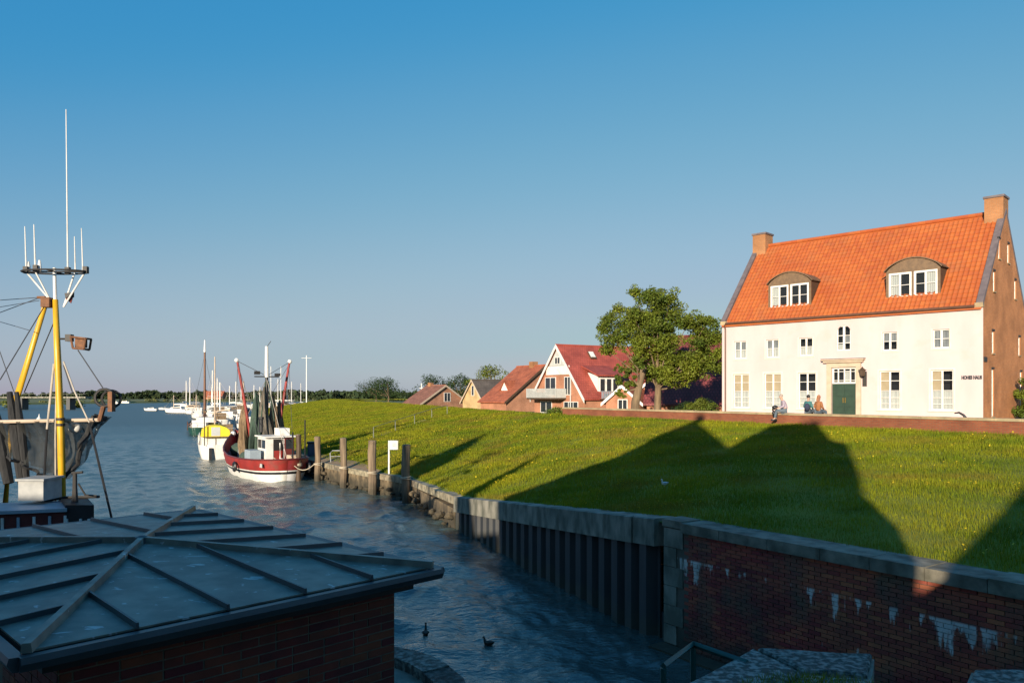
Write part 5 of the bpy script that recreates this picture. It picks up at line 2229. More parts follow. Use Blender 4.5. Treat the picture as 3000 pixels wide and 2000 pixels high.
def simple_window(root, T, face, a0, a1, z0, z1, x, cols=2, matn='white', out=-1):
    """framed window proud of a wall. face 'g': gable plane at x; 'f': long side at y = x"""
    m = MB(T)
    def bx(p0, p1, q0, q1, d0, d1):
        if face == 'g':
            m.box(x + out * d1, x + out * d0, p0, p1, q0, q1)
        else:
            m.box(p0, p1, x + out * d1, x + out * d0, q0, q1)
    w = .07
    bx(a0, a1, z0, z0 + w, -.02, .05)
    bx(a0, a1, z1 - w, z1, -.02, .05)
    for k in range(cols + 1):
        c = a0 + (a1 - a0) * k / cols
        c = min(max(c, a0 + w / 2), a1 - w / 2)
        bx(c - w / 2, c + w / 2, z0 + w, z1 - w, -.018, .048)
    f = m.build('window', M[matn], root)
    m = MB(T)
    d = .02
    for k in range(cols):
        p0, p1 = a0 + (a1 - a0) * k / cols, a0 + (a1 - a0) * (k + 1) / cols
        if face == 'g':
            m.poly([(x + out * d, p0, z0), (x + out * d, p1, z0), (x + out * d, p1, z1), (x + out * d, p0, z1)])
        else:
            m.poly([(p0, x + out * d, z0), (p1, x + out * d, z0), (p1, x + out * d, z1), (p0, x + out * d, z1)])
        m.build('pane', M['dark_glass'], f, recalc=False)
        m = MB(T)
    return f


def dark_glass():
    m = mat('dark_window_pane', (0.03, 0.036, 0.042), (0.02, 0.024, 0.03), rough=0.06, spec=0.6)
    return m


M['dark_glass'] = dark_glass()


def red_house():
    root, T, pit = plain_house('red_roofed_house', 'house with a steep red roof, white bargeboards and a dormer left of the large tree', (5.1, 85.0), (.866, .5), 13.5, 5.0, 10.9, 5.35, 3.3, M['red_brick'], M['red_roof'])
    bargeboards(root, T, 5.0, 10.9, 5.35, pit, 'white', .42)
    # cladding at the top of the gable, windows, balcony
    m = MB(T)
    m.prism([(-.02, -1.75, 8.75), (-.02, 1.75, 8.75), (-.02, 0, 10.7)], (-.05, 0, 0))
    m.build('gable_cladding', M['grey_clad'], root)
    m = MB(T)
    m.box(-.09, -.02, -2.3, 2.3, 7.75, 8.72)
    m.build('gable_band', M['white'], root)
    simple_window(root, T, 'g', -.55, .55, 8.9, 9.7, -.07, 2)
    simple_window(root, T, 'g', -2.6, -1.3, 5.5, 7.5, -.02, 2)
    simple_window(root, T, 'g', .4, 2.6, 5.5, 7.5, -.02, 2)
    simple_window(root, T, 'g', -3.9, -1.2, 3.5, 4.8, -.02, 3)
    simple_window(root, T, 'g', 1.2, 3.6, 3.5, 4.8, -.02, 2)
    m = MB(T)
    m.box(-1.4, -.03, -1.6, 4.4, 5.02, 5.2)
    bal = m.build('balcony', M['wood_dark'], root)
    m = MB(T)
    for k in range(25):
        y = -1.6 + 6.0 * k / 24
        m.box(-1.42, -1.38, y - .07, y + .07, 5.2, 6.15)
    m.box(-1.44, -1.36, -1.65, 4.45, 6.15, 6.22)
    for y in (-1.6, 4.4):
        m.box(-1.4, -.03, y - .03, y + .03, 5.2, 6.2)
    m.build('balcony_railing', M['grey_clad'], bal)
    m = MB(T)
    m.tube((-.12, -2.6, 3.0), (-.12, -2.6, 8.0), .07, None, 6)
    m.build('downpipe', M['grey_clad'], root)
    # shed dormer on the front slope
    y_at = lambda z: -(10.9 - z) / pit
    x0, x1 = 1.9, 5.1
    m = MB(T)
    zf0, zf1, yf = 5.40, 7.50, -4.65
    m.prism([(x0 + .1, yf, zf0), (x0 + .1, yf, zf1), (x0 + .1, y_at(zf1 + .55), zf1 + .5), (x0 + .1, y_at(zf0), zf0)], (x1 - x0 - .2, 0, 0))
    dm = m.build('dormer', M['white'], root)
    m = MB(T)
    m.prism([(x0 - .3, yf - .45, zf1 + .02), (x1 + .3, yf - .45, zf1 + .02), (x1 + .3, y_at(8.5), 8.6), (x0 - .3, y_at(8.5), 8.6)], (0, 0, .14))
    m.build('dormer_roof', M['red_roof'], dm)
    for a in (x0 + .35, x0 + 1.2, x0 + 2.05):
        simple_window(root, T, 'f', a, a + .75, 5.65, 7.3, yf, 1)
    m = MB(T)
    m.box(x0 - .2, x1 + .2, yf - 1.1, yf - .04, 5.0, 5.12)
    b2 = m.build('dormer_balcony', M['gutter'], root)
    m = MB(T)
    for k in range(15):
        x = x0 - .1 + (x1 - x0 + .2) * k / 14
        m.box(x - .07, x + .07, yf - 1.08, yf - 1.04, 5.12, 5.85)
    m.box(x0 - .2, x1 + .2, yf - 1.12, yf - 1.02, 5.85, 5.92)
    m.build('balcony_railing', M['blue_grey'], b2)
    # lower lean-to wing below the dormer and roof light, chimney
    m = MB(T)
    m.prism([(3.0, -7.2, 4.55), (12.5, -7.2, 4.55), (12.5, -5.0, 5.45), (3.0, -5.0, 5.45)], (0, 0, .14))
    m.build('lean_to_roof', M['orange_roof'], root)
    m = MB(T)
    m.box(3.2, 12.3, -6.9, -5.0, 2.8, 4.55)
    m.build('lean_to_wall', M['red_brick'], root)
    for a in (3.9, 5.8, 7.7, 9.6):
        simple_window(root, T, 'f', a, a + 1.25, 3.6, 4.5, -6.9, 1)
    zz = 9.7
    m = MB(T)
    yy = y_at(zz)
    m.prism([(3.4, yy - .35, zz - .35 * pit + .2), (4.2, yy - .35, zz - .35 * pit + .2), (4.2, yy + .35, zz + .35 * pit + .2), (3.4, yy + .35, zz + .35 * pit + .2)], (0, -.09, .08))
    sk = m.build('roof_light', M['wood_dark'], root)
    m = MB(T)
    m.prism([(3.5, yy - .28, zz - .28 * pit + .31), (4.1, yy - .28, zz - .28 * pit + .31), (4.1, yy + .28, zz + .28 * pit + .31), (3.5, yy + .28, zz + .28 * pit + .31)], (0, -.09, .06))
    m.build('pane', M['white'], sk)
    m = MB(T)
    m.tube((11.2, -.6, 10.4), (11.2, -.6, 11.9), .16, None, 8)
    m.build('flue', M['iron'], root)


red_house()


def other_houses():
    # porch cottage between the red house and the tree
    root, T, pit = plain_house('porch_cottage', 'small brick cottage with white bargeboards right of the red roofed house', (10.75, 74.5), (.5, .866), 5.5, 1.75, 6.3, 4.85, 3.3, M['red_brick'], M['orange_roof'])
    bargeboards(root, T, 1.75, 6.3, 4.85, pit, 'white', .22)
    simple_window(root, T, 'g', -.5, .5, 3.6, 5.1, -.02, 2)
    root, T, pit = plain_house('small_annex', 'small brick annex with a white end wall behind the tree trunks', (14.0, 78.0), (.3, .95), 5.0, 2.2, 6.9, 5.0, 3.3, M['red_brick'], M['orange_roof'])
    bargeboards(root, T, 2.2, 6.9, 5.0, pit, 'white', .2)
    simple_window(root, T, 'g', -1.5, -.3, 3.5, 5.2, -.02, 1)
    root, T, pit = plain_house('white_gabled_house', 'far house with a small white gable seen through the gap in the trees', (16.8, 97.0), (.2, .98), 9.0, 3.4, 10.6, 6.5, 3.3, M['white_wall'], M['grey_roof'])
    simple_window(root, T, 'g', -1.6, -.2, 6.9, 8.6, -.02, 2)
    simple_window(root, T, 'g', .4, 1.7, 6.9, 8.6, -.02, 2)
    # big dark maroon roof behind the tree
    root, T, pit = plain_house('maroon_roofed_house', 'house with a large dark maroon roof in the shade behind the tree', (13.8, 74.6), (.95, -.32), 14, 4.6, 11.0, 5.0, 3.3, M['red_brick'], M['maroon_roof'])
    # orange-brown house left of the red house, with hipped look and chimney
    root, T, pit = plain_house('orange_roofed_house', 'house with orange brown roofs and a chimney left of the red roofed house', (4.46, 105.0), (-.55, .83), 6.5, 6.3, 9.45, 4.7, 3.2, M['red_brick'], M['orange_roof'])
    bargeboards(root, T, 6.3, 9.45, 4.7, pit, 'wood_dark', .25)
    m = MB(T)
    m.box(2.2, 3.1, -.45, .45, 9.0, 10.15)
    m.build('chimney', M['chimney_brick'], root)
    m = MB(T)
    yd = 4.6
    m.prism([(2.2, yd, 5.0), (2.2, yd, 6.3), (3.0, yd, 7.3), (3.8, yd, 6.3), (3.8, yd, 5.0)], (0, -3.4, 0))
    dm = m.build('dormer', M['white'], root)
    for sg in (-1, 1):
        m = MB(T)
        m.prism([(3.0, yd + .15, 7.4), (3.0 + sg * 1.15, yd + .15, 6.0), (3.0 + sg * 1.15, .8, 6.0), (3.0, .8, 7.4)], (0, 0, .12))
        m.build('dormer_roof', M['orange_roof'], dm)
    simple_window(root, T, 'f', 2.5, 3.5, 5.3, 6.2, yd, 2, out=1)
    simple_window(root, T, 'g', -2.2, -.6, 4.9, 6.6, -.02, 2)
    simple_window(root, T, 'g', -4.2, -3.0, 4.0, 5.2, -.02, 2)
    m = MB(T)
    m.box(-.9, -.05, -4.9, -2.6, 4.6, 6.1)
    m.build('white_bay', M['white'], root)
    # tan gabled house with the grey-brown roof
    root, T, pit = plain_house('tan_gabled_house', 'small house with tan gable and grey brown roof left of the orange roofed house', (-6.1, 120.0), (.80, .60), 8.0, 2.9, 7.75, 4.55, 3.2, M['tan_brick'], M['grey_roof'])
    bargeboards(root, T, 2.9, 7.75, 4.55, pit, 'cream', .2)
    simple_window(root, T, 'g', -.35, .35, 5.4, 7.0, -.02, 1)
    # low red house, furthest left
    root, T, pit = plain_house('low_red_house', 'low red brick house with brown roof, leftmost of the houses behind the dike', (-11.2, 128.0), (-.70, .71), 4.6, 5.0, 7.0, 4.1, 3.2, M['red_brick'], M['brown_roof'])
    bargeboards(root, T, 5.0, 7.0, 4.1, pit, 'cream', .2)
    simple_window(root, T, 'g', -1.2, .2, 4.4, 5.9, -.02, 2)
    m = MB(T)
    m.box(3.4, 4.1, -.35, .35, 6.7, 7.6)
    m.build('chimney', M['chimney_brick'], root)


M['brown_roof'] = brick_mat('dull_brown_roof_tiles', (0.26, 0.115, 0.075), (0.21, 0.095, 0.06), (0.16, 0.07, 0.05), 0.30, 0.34, 0.03, 0.7)
other_houses()
gt = 'trees behind the dike houses'
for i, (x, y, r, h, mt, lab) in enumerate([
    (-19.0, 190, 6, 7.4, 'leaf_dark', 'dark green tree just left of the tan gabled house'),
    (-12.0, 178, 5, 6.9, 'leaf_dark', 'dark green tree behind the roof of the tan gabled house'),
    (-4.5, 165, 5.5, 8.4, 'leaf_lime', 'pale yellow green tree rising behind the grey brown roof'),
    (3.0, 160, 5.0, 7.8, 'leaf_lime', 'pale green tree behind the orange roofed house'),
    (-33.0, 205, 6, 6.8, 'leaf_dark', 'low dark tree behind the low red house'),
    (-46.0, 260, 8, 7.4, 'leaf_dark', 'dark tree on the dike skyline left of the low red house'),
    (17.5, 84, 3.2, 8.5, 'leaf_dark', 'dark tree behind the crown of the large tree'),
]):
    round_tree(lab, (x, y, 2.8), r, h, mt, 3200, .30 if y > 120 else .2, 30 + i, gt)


# ------------------------------------------------------------------ far woods
def far_woods():
    cs, rs = [], []
    def row(x0, y0, x1, y1, n, h0, h1, z):
        for k in range(n):
            t = (k + RNG.random()) / n
            x, y = x0 + (x1 - x0) * t, y0 + (y1 - y0) * t + RNG.normal(0, 12)
            h = h0 + (h1 - h0) * RNG.random() * (0.6 + 0.4 * math.sin(t * 23))
            for j in range(4):
                cs.append((x + RNG.normal(0, h * .3), y + RNG.normal(0, h * .3), z + h * (.25 + .2 * j)))
                rs.append(h * RNG.uniform(.28, .42))
    row(-1000, 960, -480, 900, 150, 5, 8, 1)
    row(-480, 860, -250, 850, 120, 6, 9.5, 1)
    row(-250, 800, 60, 740, 230, 6, 9.5, 1)
    row(-140, 520, 20, 470, 90, 4.5, 7, 2)
    row(40, 560, 700, 620, 60, 8, 13, 2)
    v, f = leaf_cloud(cs, rs, 110000, 2.2, .8)
    big_mesh('far_woods', v, f, M['wood_leaf'], kind='stuff')
    # reeds and bushes along the far shore
    cs, rs = [], []
    for k in range(260):
        x = RNG.uniform(-620, -150)
        y = np.interp(x, [-900, -420, -300, -250, -200, -60], [392, 388, 416, 574, 654, 674]) + abs(RNG.normal(0, 10))
        cs.append((x, y, 1.4))
        rs.append(RNG.uniform(1.2, 3.0))
    v, f = leaf_cloud(cs, rs, 9000, 1.3, .5)
    big_mesh('shore_reeds', v, f, M['reed'], kind='stuff')


M['reed'] = mat('shore_reed', (0.16, 0.165, 0.05), (0.09, 0.10, 0.03), scale=.05, rough=.9, island=.3, trans=.2)
far_woods()


def bridge_far():
    root = thing('low_bridge', 'long low dark bridge on piers crossing the water at the far left', 'bridge', (-230, 300, 0))
    m = MB()
    m.box(-330, -165, 297, 302, 4.3, 4.9)
    m.build('deck', M['concrete'], root)
    for k in range(9):
        x = -320 + k * 18.5
        m = MB()
        m.box(x - .7, x + .7, 297.5, 301.5, -1.5, 4.3)
        m.build('pier', M['pile'], root)
    m = MB()
    for k in range(34):
        x = -329 + k * 4.9
        m.box(x - .05, x + .05, 297.1, 297.2, 4.9, 5.9)
    m.box(-330, -165, 297.1, 297.2, 5.9, 6.0)
    m.build('railing', M['rail_grey'], root)
    for i, (x, y, r) in enumerate(((-214, 330, 9), (-236, 326, 7), (-190, 334, 6))):
        shrub('bank_bush', ['tall green bush on the far left bank beside the bridge', 'bright green bush at the left edge of the picture under the bridge', 'low bush at the right end of the far left bank'][i], (x, y, .3), r * .6, 'leaf_lime', 900, .8, 60 + i, group='bushes on the far left bank', h=r * .35)


bridge_far()
hs = MB()
root = thing('far_farmhouse', 'tiny orange roofed farmhouse on the far shore across the water', 'house', (-255, 660, 1.2))
m = MB()
m.box(-262, -248, 655, 665, 1, 4)
m.build('wall', M['red_brick'], root)
m = MB()
m.prism([(-263, 654, 4), (-263, 666, 4), (-263, 660, 9)], (16, 0, 0))
m.build('roof', M['orange_roof'], root)

# ------------------------------------------------------------------ boats
# every boat is built at the origin: x towards the bow, y to port, z = 0 at the waterline; then placed
def hull_fn(L, B, zb, zm, zs, stern=0.6, rnd=0.06, full=2.2):
    def half(t):
        f = 1.0
        if t < .4:
            f = stern + (1 - stern) * math.sin(math.pi / 2 * t / .4)
        if t > .45:
            f = max(0.0, 1 - ((t - .45) / .55) ** full)
        if t < rnd:
            f *= math.sqrt(max(0, 1 - (1 - t / rnd) ** 2))
        return B / 2 * f
    def sheer(t):
        return zm + (zb - zm) * max(0, (t - .35) / .65) ** 2 + (zs - zm) * max(0, (.35 - t) / .35) ** 2
    def pt(t, fr, side):
        z = -.5 + (sheer(t) + .5) * fr
        w = half(t) * (.66 + .34 * min(1, fr * 1.15) ** .7)
        rake = (t - .5) * 2
        x = (t - .5) * L + (fr - 1) * (.10 * L * max(0, rake) ** 2 - .03 * L * max(0, -rake) ** 2)
        return (x, side * w, z)
    return half, sheer, pt


def hull(root, L, B, zb, zm, zs, bands, stern=.6, rnd=.06, full=2.2, deck=None, deck_fr=.86):
    half, sheer, pt = hull_fn(L, B, zb, zm, zs, stern, rnd, full)
    ts = [0, .006, .014, .025, .04, .06, .10, .16, .24, .34, .45, .55, .64, .72, .79, .85, .90, .94, .97, .99, 1.0]
    for (f0, f1, matn, nm, off) in bands:
        m = MB()
        vs_, fs = [], []
        n = len(ts)
        for side in (1, -1):
            for t in ts:
                for fr in (f0, (f0 + f1) / 2, f1):
                    x, y, z = pt(t, fr, side)
                    vs_.append((x, y + side * off, z))
        for sd in range(2):
            o = sd * n * 3
            for i in range(n - 1):
                for k in range(2):
                    a = o + i * 3 + k
                    fs.append((a, a + 3, a + 4, a + 1))
        for k in range(2):
            fs.append((k, n * 3 + k, n * 3 + k + 1, k + 1))
        m.add(vs_, fs)
        m.build(nm, M[matn], root, smooth=True, recalc=False)
    if deck:
        m = MB()
        port = [pt(t, deck_fr, 1) for t in ts]
        stb = [pt(t, deck_fr, -1) for t in ts]
        vs_ = [(x, y * .97, z) for x, y, z in port] + [(x, y * .97, z) for x, y, z in stb]
        n = len(ts)
        m.add(vs_, [(i, i + 1, n + i + 1, n + i) for i in range(n - 1)])
        m.build('deck', M[deck], root, recalc=False)
    return half, sheer, pt


def place(root, loc, rz, s=1.0):
    root.location = loc
    root.rotation_euler = (0, 0, rz)
    root.scale = (s, s, s)


def rail_posts(m, pts, h, r=.02):
    for p in pts:
        m.tube(p, (p[0], p[1], p[2] + h), r, None, 5)
    m.path([(p[0], p[1], p[2] + h) for p in pts], r, 5)


def red_cutter():
    root = thing('fishing_cutter', 'red and white fishing cutter moored at the posts with raised red booms and hanging nets', 'boat')
    L, B = 15.0, 4.9
    half, sheer, pt = hull(root, L, B, 3.0, 1.45, 1.55, [
        (0.0, .50, 'white', 'lower_hull', 0), (.50, .585, 'black', 'hull_stripe', .005), (.585, .625, 'white', 'white_strake', .03),
        (.625, 1.0, 'red', 'bulwark', 0)], stern=.66, rnd=.11, full=2.0, deck='maroon', deck_fr=.68)
    # rail cap along the bulwark
    m = MB()
    ts = [.0, .006, .014, .025, .04, .06, .10, .2, .3, .45, .6, .7, .8, .88, .94, .98, 1.0]
    m.path([V(pt(t, 1.0, 1)) + V((0, 0, .02)) for t in ts[::-1]] + [V(pt(t, 1.0, -1)) + V((0, 0, .02)) for t in ts[1:]], .06, 6)
    m.build('rail_cap', M['maroon'], root)
    # stern name board patch and draught plate
    m = MB()
    x, y, z = pt(.06, .82, 1)
    m.box(x - .35, x + .35, y + .0, y + .04, z - .13, z + .13)
    m.build('name_board', M['grey_clad'], root)
    # wheelhouse aft
    m = MB()
    m.box(-5.4, -3.2, -1.05, .92, 1.0, 2.98)
    wh = m.build('wheelhouse', M['white'], root)
    m = MB()
    m.box(-5.65, -2.95, -1.2, 1.08, 2.982, 3.08)
    m.build('wheelhouse_roof', M['white'], wh)
    for (y0, y1) in ((-.95, -.35), (-.28, .28), (.35, .95)):
        m = MB()
        m.box(-3.198, -3.17, y0 * .9, y1 * .9, 2.2, 2.8)
        m.build('window', M['dark_glass'], wh)
    m = MB()
    m.box(-5.42, -5.402, -.28, .42, 1.02, 2.86)
    m.build('doorway', M['room'], wh)
    m = MB()
    m.box(-5.44, -5.402, -1.04, -.36, 1.02, 2.94)
    pn = m.build('side_panel', M['maroon'], wh)
    m = MB()
    m.box(-5.46, -5.442, -.95, -.45, 2.15, 2.85)
    m.build('window', M['dark_glass'], pn)
    for (x0, x1) in ((-5.2, -4.4), (-4.2, -3.4)):
        for sg in (-1, 1):
            m = MB()
            m.box(x0, x1, .922 if sg > 0 else -1.08, .95 if sg > 0 else -1.052, 2.2, 2.8)
            m.build('window', M['dark_glass'], wh)
    m = MB()
    m.box(-5.46, -5.424, -.24, .38, 1.05, 2.05)
    m.build('door', M['red'], wh)
    # pale blue grey engine casing to the left, red figure of the life raft, box aft
    m = MB()
    m.prism([(-5.1, 1.2, .95), (-3.6, 1.2, .95), (-3.6, 1.95, .95), (-5.1, 1.95, .95)], (0, 0, 1.15))
    m.build('engine_casing', M['blue_grey'], root)
    m = MB()
    m.box(-6.6, -5.7, -1.45, -.45, 1.0, 1.75)
    m.build('fish_box', M['cream'], root)
    m = MB()
    m.box(-4.9, -3.5, -.9, -.2, 3.082, 3.6)
    m.build('life_raft_container', M['white'], root)
    m = MB()
    m.lathe((-3.6, .8, 3.3), [(.16, 0), (.16, .9), (.22, .95), (.22, 1.1)], 8)
    m.build('funnel', M['black'], root)
    # masts
    m = MB()
    m.path([(-2.2, 0, 1), (-2.2, 0, 7.3)], [.16, .12], 10)
    ma = m.build('mast', M['black'], root)
    m = MB()
    m.path([(-2.2, 0, 7.3), (-2.2, 0, 9.6)], [.15, .12], 8)
    m.build('mast_top', M['white'], ma)
    m = MB()
    m.path([(-2.2, -.9, 7.35), (-2.2, .9, 7.35)], .05, 6)
    m.build('crosstree', M['iron'], ma)
    m = MB()
    m.path([(-2.2, 0, 9.55), (-2.2, -.3, 10.0)], .025, 5)
    m.build('aerial', M['iron'], ma)
    for y0, y1, z0, z1 in ((.5, .9, 7.5, 7.75), (-1.0, -.6, 7.4, 7.6)):
        m = MB()
        m.box(-2.3, -2.1, y0, y1, z0, z1)
        m.build('deck_light', M['iron'], ma)
    m = MB()
    for sg in (-1, 1):
        m.path([(-2.6, sg * .9, 1.0), (-2.25, sg * .1, 7.0)], .05, 6)
    m.build('tripod_leg', M['net_green'], root)
    for sg in (-1, 1):
        m = MB()
        m.path([(-1.6, sg * .75, 1.2), (-1.5, sg * 1.35, 5.0), (-1.4, sg * 1.95, 8.6)], [.10, .11, .08], 8)
        bo = m.build('boom', M['red'], root)
        m = MB()
        m.ball((-1.4, sg * 1.97, 8.55), .17, 8, 5)
        m.build('boom_light', M['white'], bo)
        m = MB()
        m.path([(-1.4, sg * 1.95, 8.5), (-2.2, 0, 7.4)], .02, 5)
        m.path([(-1.4, sg * 1.9, 8.3), (-4.5, sg * 1.2, 3.3)], .015, 5)
        m.path([(-1.4, sg * 1.9, 8.3), (5.5, sg * .5, 2.6)], .015, 5)
        m.build('stay', M['wire'], bo)
    # hanging nets
    for (x, y, z0, z1, w, mt) in ((-1.9, .75, 1.4, 6.2, .50, 'net_green'), (-1.7, -.55, 1.6, 5.9, .50, 'net_brown'), (-1.2, 1.35, 1.4, 5.3, .42, 'net_brown'), (-1.3, -1.25, 1.4, 5.6, .42, 'net_brown'), (-2.3, .15, 1.8, 6.6, .38, 'net_grey'), (-.6, .4, 1.5, 5.0, .45, 'net_grey')):
        m = MB()
        vs_, fs = [], []
        nk, na = 12, 22
        for k in range(nk):
            s = k / (nk - 1)
            z = z1 + (z0 - z1) * s
            rad = .05 + w * s ** .7 * (1 - .35 * max(0, s - .75) * 4)
            for i in range(na):
                th = 2 * math.pi * i / na
                rr = rad * (1 + .30 * math.sin(4 * th + 3 * s + x * 5) + .18 * math.sin(7 * th - 5 * s + y * 3))
                vs_.append((x + .06 * math.sin(5 * s + x * 3) + rr * math.cos(th), y + .10 * math.sin(4 * s + y * 5) + rr * math.sin(th), z))
        for k in range(nk - 1):
            for i in range(na):
                fs.append((k * na + i, k * na + (i + 1) % na, (k + 1) * na + (i + 1) % na, (k + 1) * na + i))
        fs.append(tuple(range(na)))
        m.add(vs_, fs)
        m.build('hanging_net', M[mt], root)
    m = MB()
    m.path([(7.0, 0, 2.6), (-2.2, 0, 7.2)], .018, 5)
    m.path([(-7.2, 0, 1.6), (-2.2, 0, 7.2)], .018, 5)
    m.build('stay', M['wire_light'], root)
    # deck gear: winch, sorting drum, heaps of net, posts
    m = MB()
    m.path([(0.2, -1.1, 1.5), (.2, 1.1, 1.5)], .38, 10)
    m.build('winch_drum', M['iron'], root)
    m = MB()
    m.box(1.2, 2.9, -.9, .9, 1.0, 1.7)
    m.build('sorting_box', M['blue_grey'], root)
    m = MB()
    m.ball((3.6, .5, 1.6), (1.0, .8, .6))
    m.build('net_heap', M['net_green'], root)
    m = MB()
    m.ball((-2.8, 1.7, 1.35), (.9, .45, .55))
    m.build('net_heap', M['net_green'], root)
    m = MB()
    m.box(-1.0, .6, -1.9, -1.2, 1.1, 2.2)
    m.build('gear_box', M['black'], root)
    m = MB()
    m.path([(-6.9, -.5, 1.2), (-6.9, -.5, 3.4)], .06, 6)
    m.path([(-6.2, -1.6, 1.2), (-6.2, -1.6, 4.2)], .05, 6)
    m.build('stern_post', M['black'], root)
    m = MB()
    m.path([(-7.0, 0.0, 1.5), (-5.6, 0, 1.5), (-5.6, 0, 2.6)], .05, 6)
    m.build('davit', M['white'], root)
    m = MB()
    m.ball((6.7, .35, 2.75), .22, 8, 5)
    m.build('anchor', M['white'], root)
    for i, (t, sd) in enumerate(((.2, -1), (.4, -1), (.62, -1), (.06, -1), (.3, 1))):
        x, y, z = pt(t, .8, sd)
        m = MB()
        m.ring((x, y + sd * .16, .85), (0, 1, 0), .28, .11, 12, 6)
        m.build('tyre_fender', M['black'], root)
    place(root, (-17.9, 54.3, 0), R(123), .92)


red_cutter()


def mooring_ropes():
    for a, b, sag, lab in (((-14.2, 48.9, 1.35), (-12.5, 49.0, 1.2), .55, 'pale mooring rope sagging from the stern of the red cutter to a post'),
                           ((-15.3, 49.2, 1.5), (-13.7, 49.2, 1.6), .35, 'second mooring rope at the dark post behind the red cutter')):
        a, b = V(a), V(b)
        m = MB()
        m.path([a.lerp(b, k / 10) - V((0, 0, sag * math.sin(math.pi * k / 10))) for k in range(11)], .03, 6)
        tag(m.build('mooring_rope', M['rope'], smooth=True), lab, 'rope', 'mooring ropes')


mooring_ropes()


def white_boat():
    root = thing('white_motor_boat', 'white boat with a bright yellow canvas cover lying beyond the red cutter', 'boat')
    hull(root, 9.0, 2.9, 1.7, 1.25, 1.25, [(0, .25, 'net_green', 'bottom', 0), (.25, 1.0, 'white', 'hull', 0.004)], stern=.85, rnd=.02, deck='cream', deck_fr=.93)
    m = MB()
    m.box(-3.6, 1.6, -1.15, 1.15, 1.1, 2.0)
    m.build('cabin', M['white'], root)
    m = MB()
    n = 8
    sec = [(-1.2, 1.95)] + [(1.2 * -math.cos(math.pi * k / n), 1.95 + .95 * math.sin(math.pi * k / n) ** .6) for k in range(1, n)] + [(1.2, 1.95)]
    m.prism([(-4.3, y, z) for y, z in sec], (3.4, 0, 0))
    cv = m.build('canvas_cover', M['canvas_yellow'], root)
    m = MB()
    m.box(-4.32, -4.301, -.35, .35, 2.0, 2.75)
    m.build('clear_panel', M['grey_clad'], cv)
    m = MB()
    m.path([(.5, 0, 2), (.5, 0, 9.0)], [.07, .05], 8)
    m.build('mast', M['cream'], root)
    m = MB()
    m.path([(-3.5, 0, 3.2), (.5, 0, 3.4)], .06, 6)
    m.build('boom', M['cream'], root)
    m = MB()
    rail_posts(m, [(-4.2, 1.2, 1.2), (-2.5, 1.35, 1.2), (-.5, 1.4, 1.2), (1.5, 1.3, 1.3), (3.2, .75, 1.5), (4.3, .05, 1.7)], .75)
    rail_posts(m, [(-4.2, -1.2, 1.2), (-2.5, -1.35, 1.2), (-.5, -1.4, 1.2), (1.5, -1.3, 1.3), (3.2, -.75, 1.5), (4.3, -.05, 1.7)], .75)
    m.build('guard_rail', M['white'], root)
    m = MB()
    m.box(-4.62, -4.5, .3, .55, -.3, 1.0)
    m.path([(-4.6, .9, 1.2), (-4.6, .9, 3.9)], .04, 6)
    m.build('outboard_motor', M['black'], root)
    place(root, (-27.0, 69.8, 0), R(112))


white_boat()


def brown_mast_ship():
    root = thing('flat_bottomed_sailing_ship', 'dark sailing ship with a tall brown mast topped in white, behind the white boat', 'boat')
    hull(root, 15, 4.2, 2.0, 1.2, 1.5, [(0, .9, 'black', 'hull', 0), (.9, 1.0, 'brown_varnish', 'rubbing_strake', .03)], stern=.75, rnd=.10, deck='brown_varnish', deck_fr=.93)
    m = MB()
    m.path([(1.5, 0, 1), (1.5, 0, 11.2)], [.19, .13], 9)
    ma = m.build('mast', M['brown_varnish'], root)
    m = MB()
    m.path([(1.5, 0, 11.2), (1.5, 0, 12.9)], [.15, .07], 8)
    m.build('mast_top', M['white'], ma)
    m = MB()
    m.path([(1.3, 0, 2.4), (-5.5, 0, 2.7)], .11, 8)
    m.build('boom', M['brown_varnish'], root)
    m = MB()
    m.path([(1.0, 0, 2.65), (-2, 0, 2.85), (-5.2, 0, 2.85)], [.22, .28, .16], 8)
    m.build('furled_sail', M['net_brown'], root)
    m = MB()
    m.box(-5.5, -2.2, -1.1, 1.1, 1.3, 2.1)
    m.build('deckhouse', M['white'], root)
    m = MB()
    m.box(-2.0, .6, -.9, .9, 1.3, 1.75)
    m.build('hatch', M['brown_varnish'], root)
    m = MB()
    for sg in (-1, 1):
        for k in (-1, 0, 1):
            m.path([(1.5 + .6 * k, sg * 1.9, 1.3), (1.5, sg * .05, 10.6)], .016, 4)
    m.path([(7.2, 0, 2.0), (1.5, 0, 11.0)], .016, 4)
    m.build('rigging', M['wire'], root)
    for sg in (-1, 1):
        m = MB()
        m.prism([(.9, sg * 2.2, .1), (-.3, sg * 2.2, .2), (-.5, sg * 2.2, 1.4), (.6, sg * 2.2, 1.5)], (0, sg * .08, 0))
        m.build('leeboard', M['brown_varnish'], root)
    place(root, (-46.6, 116.5, 0), R(112), 1.08)


brown_mast_ship()


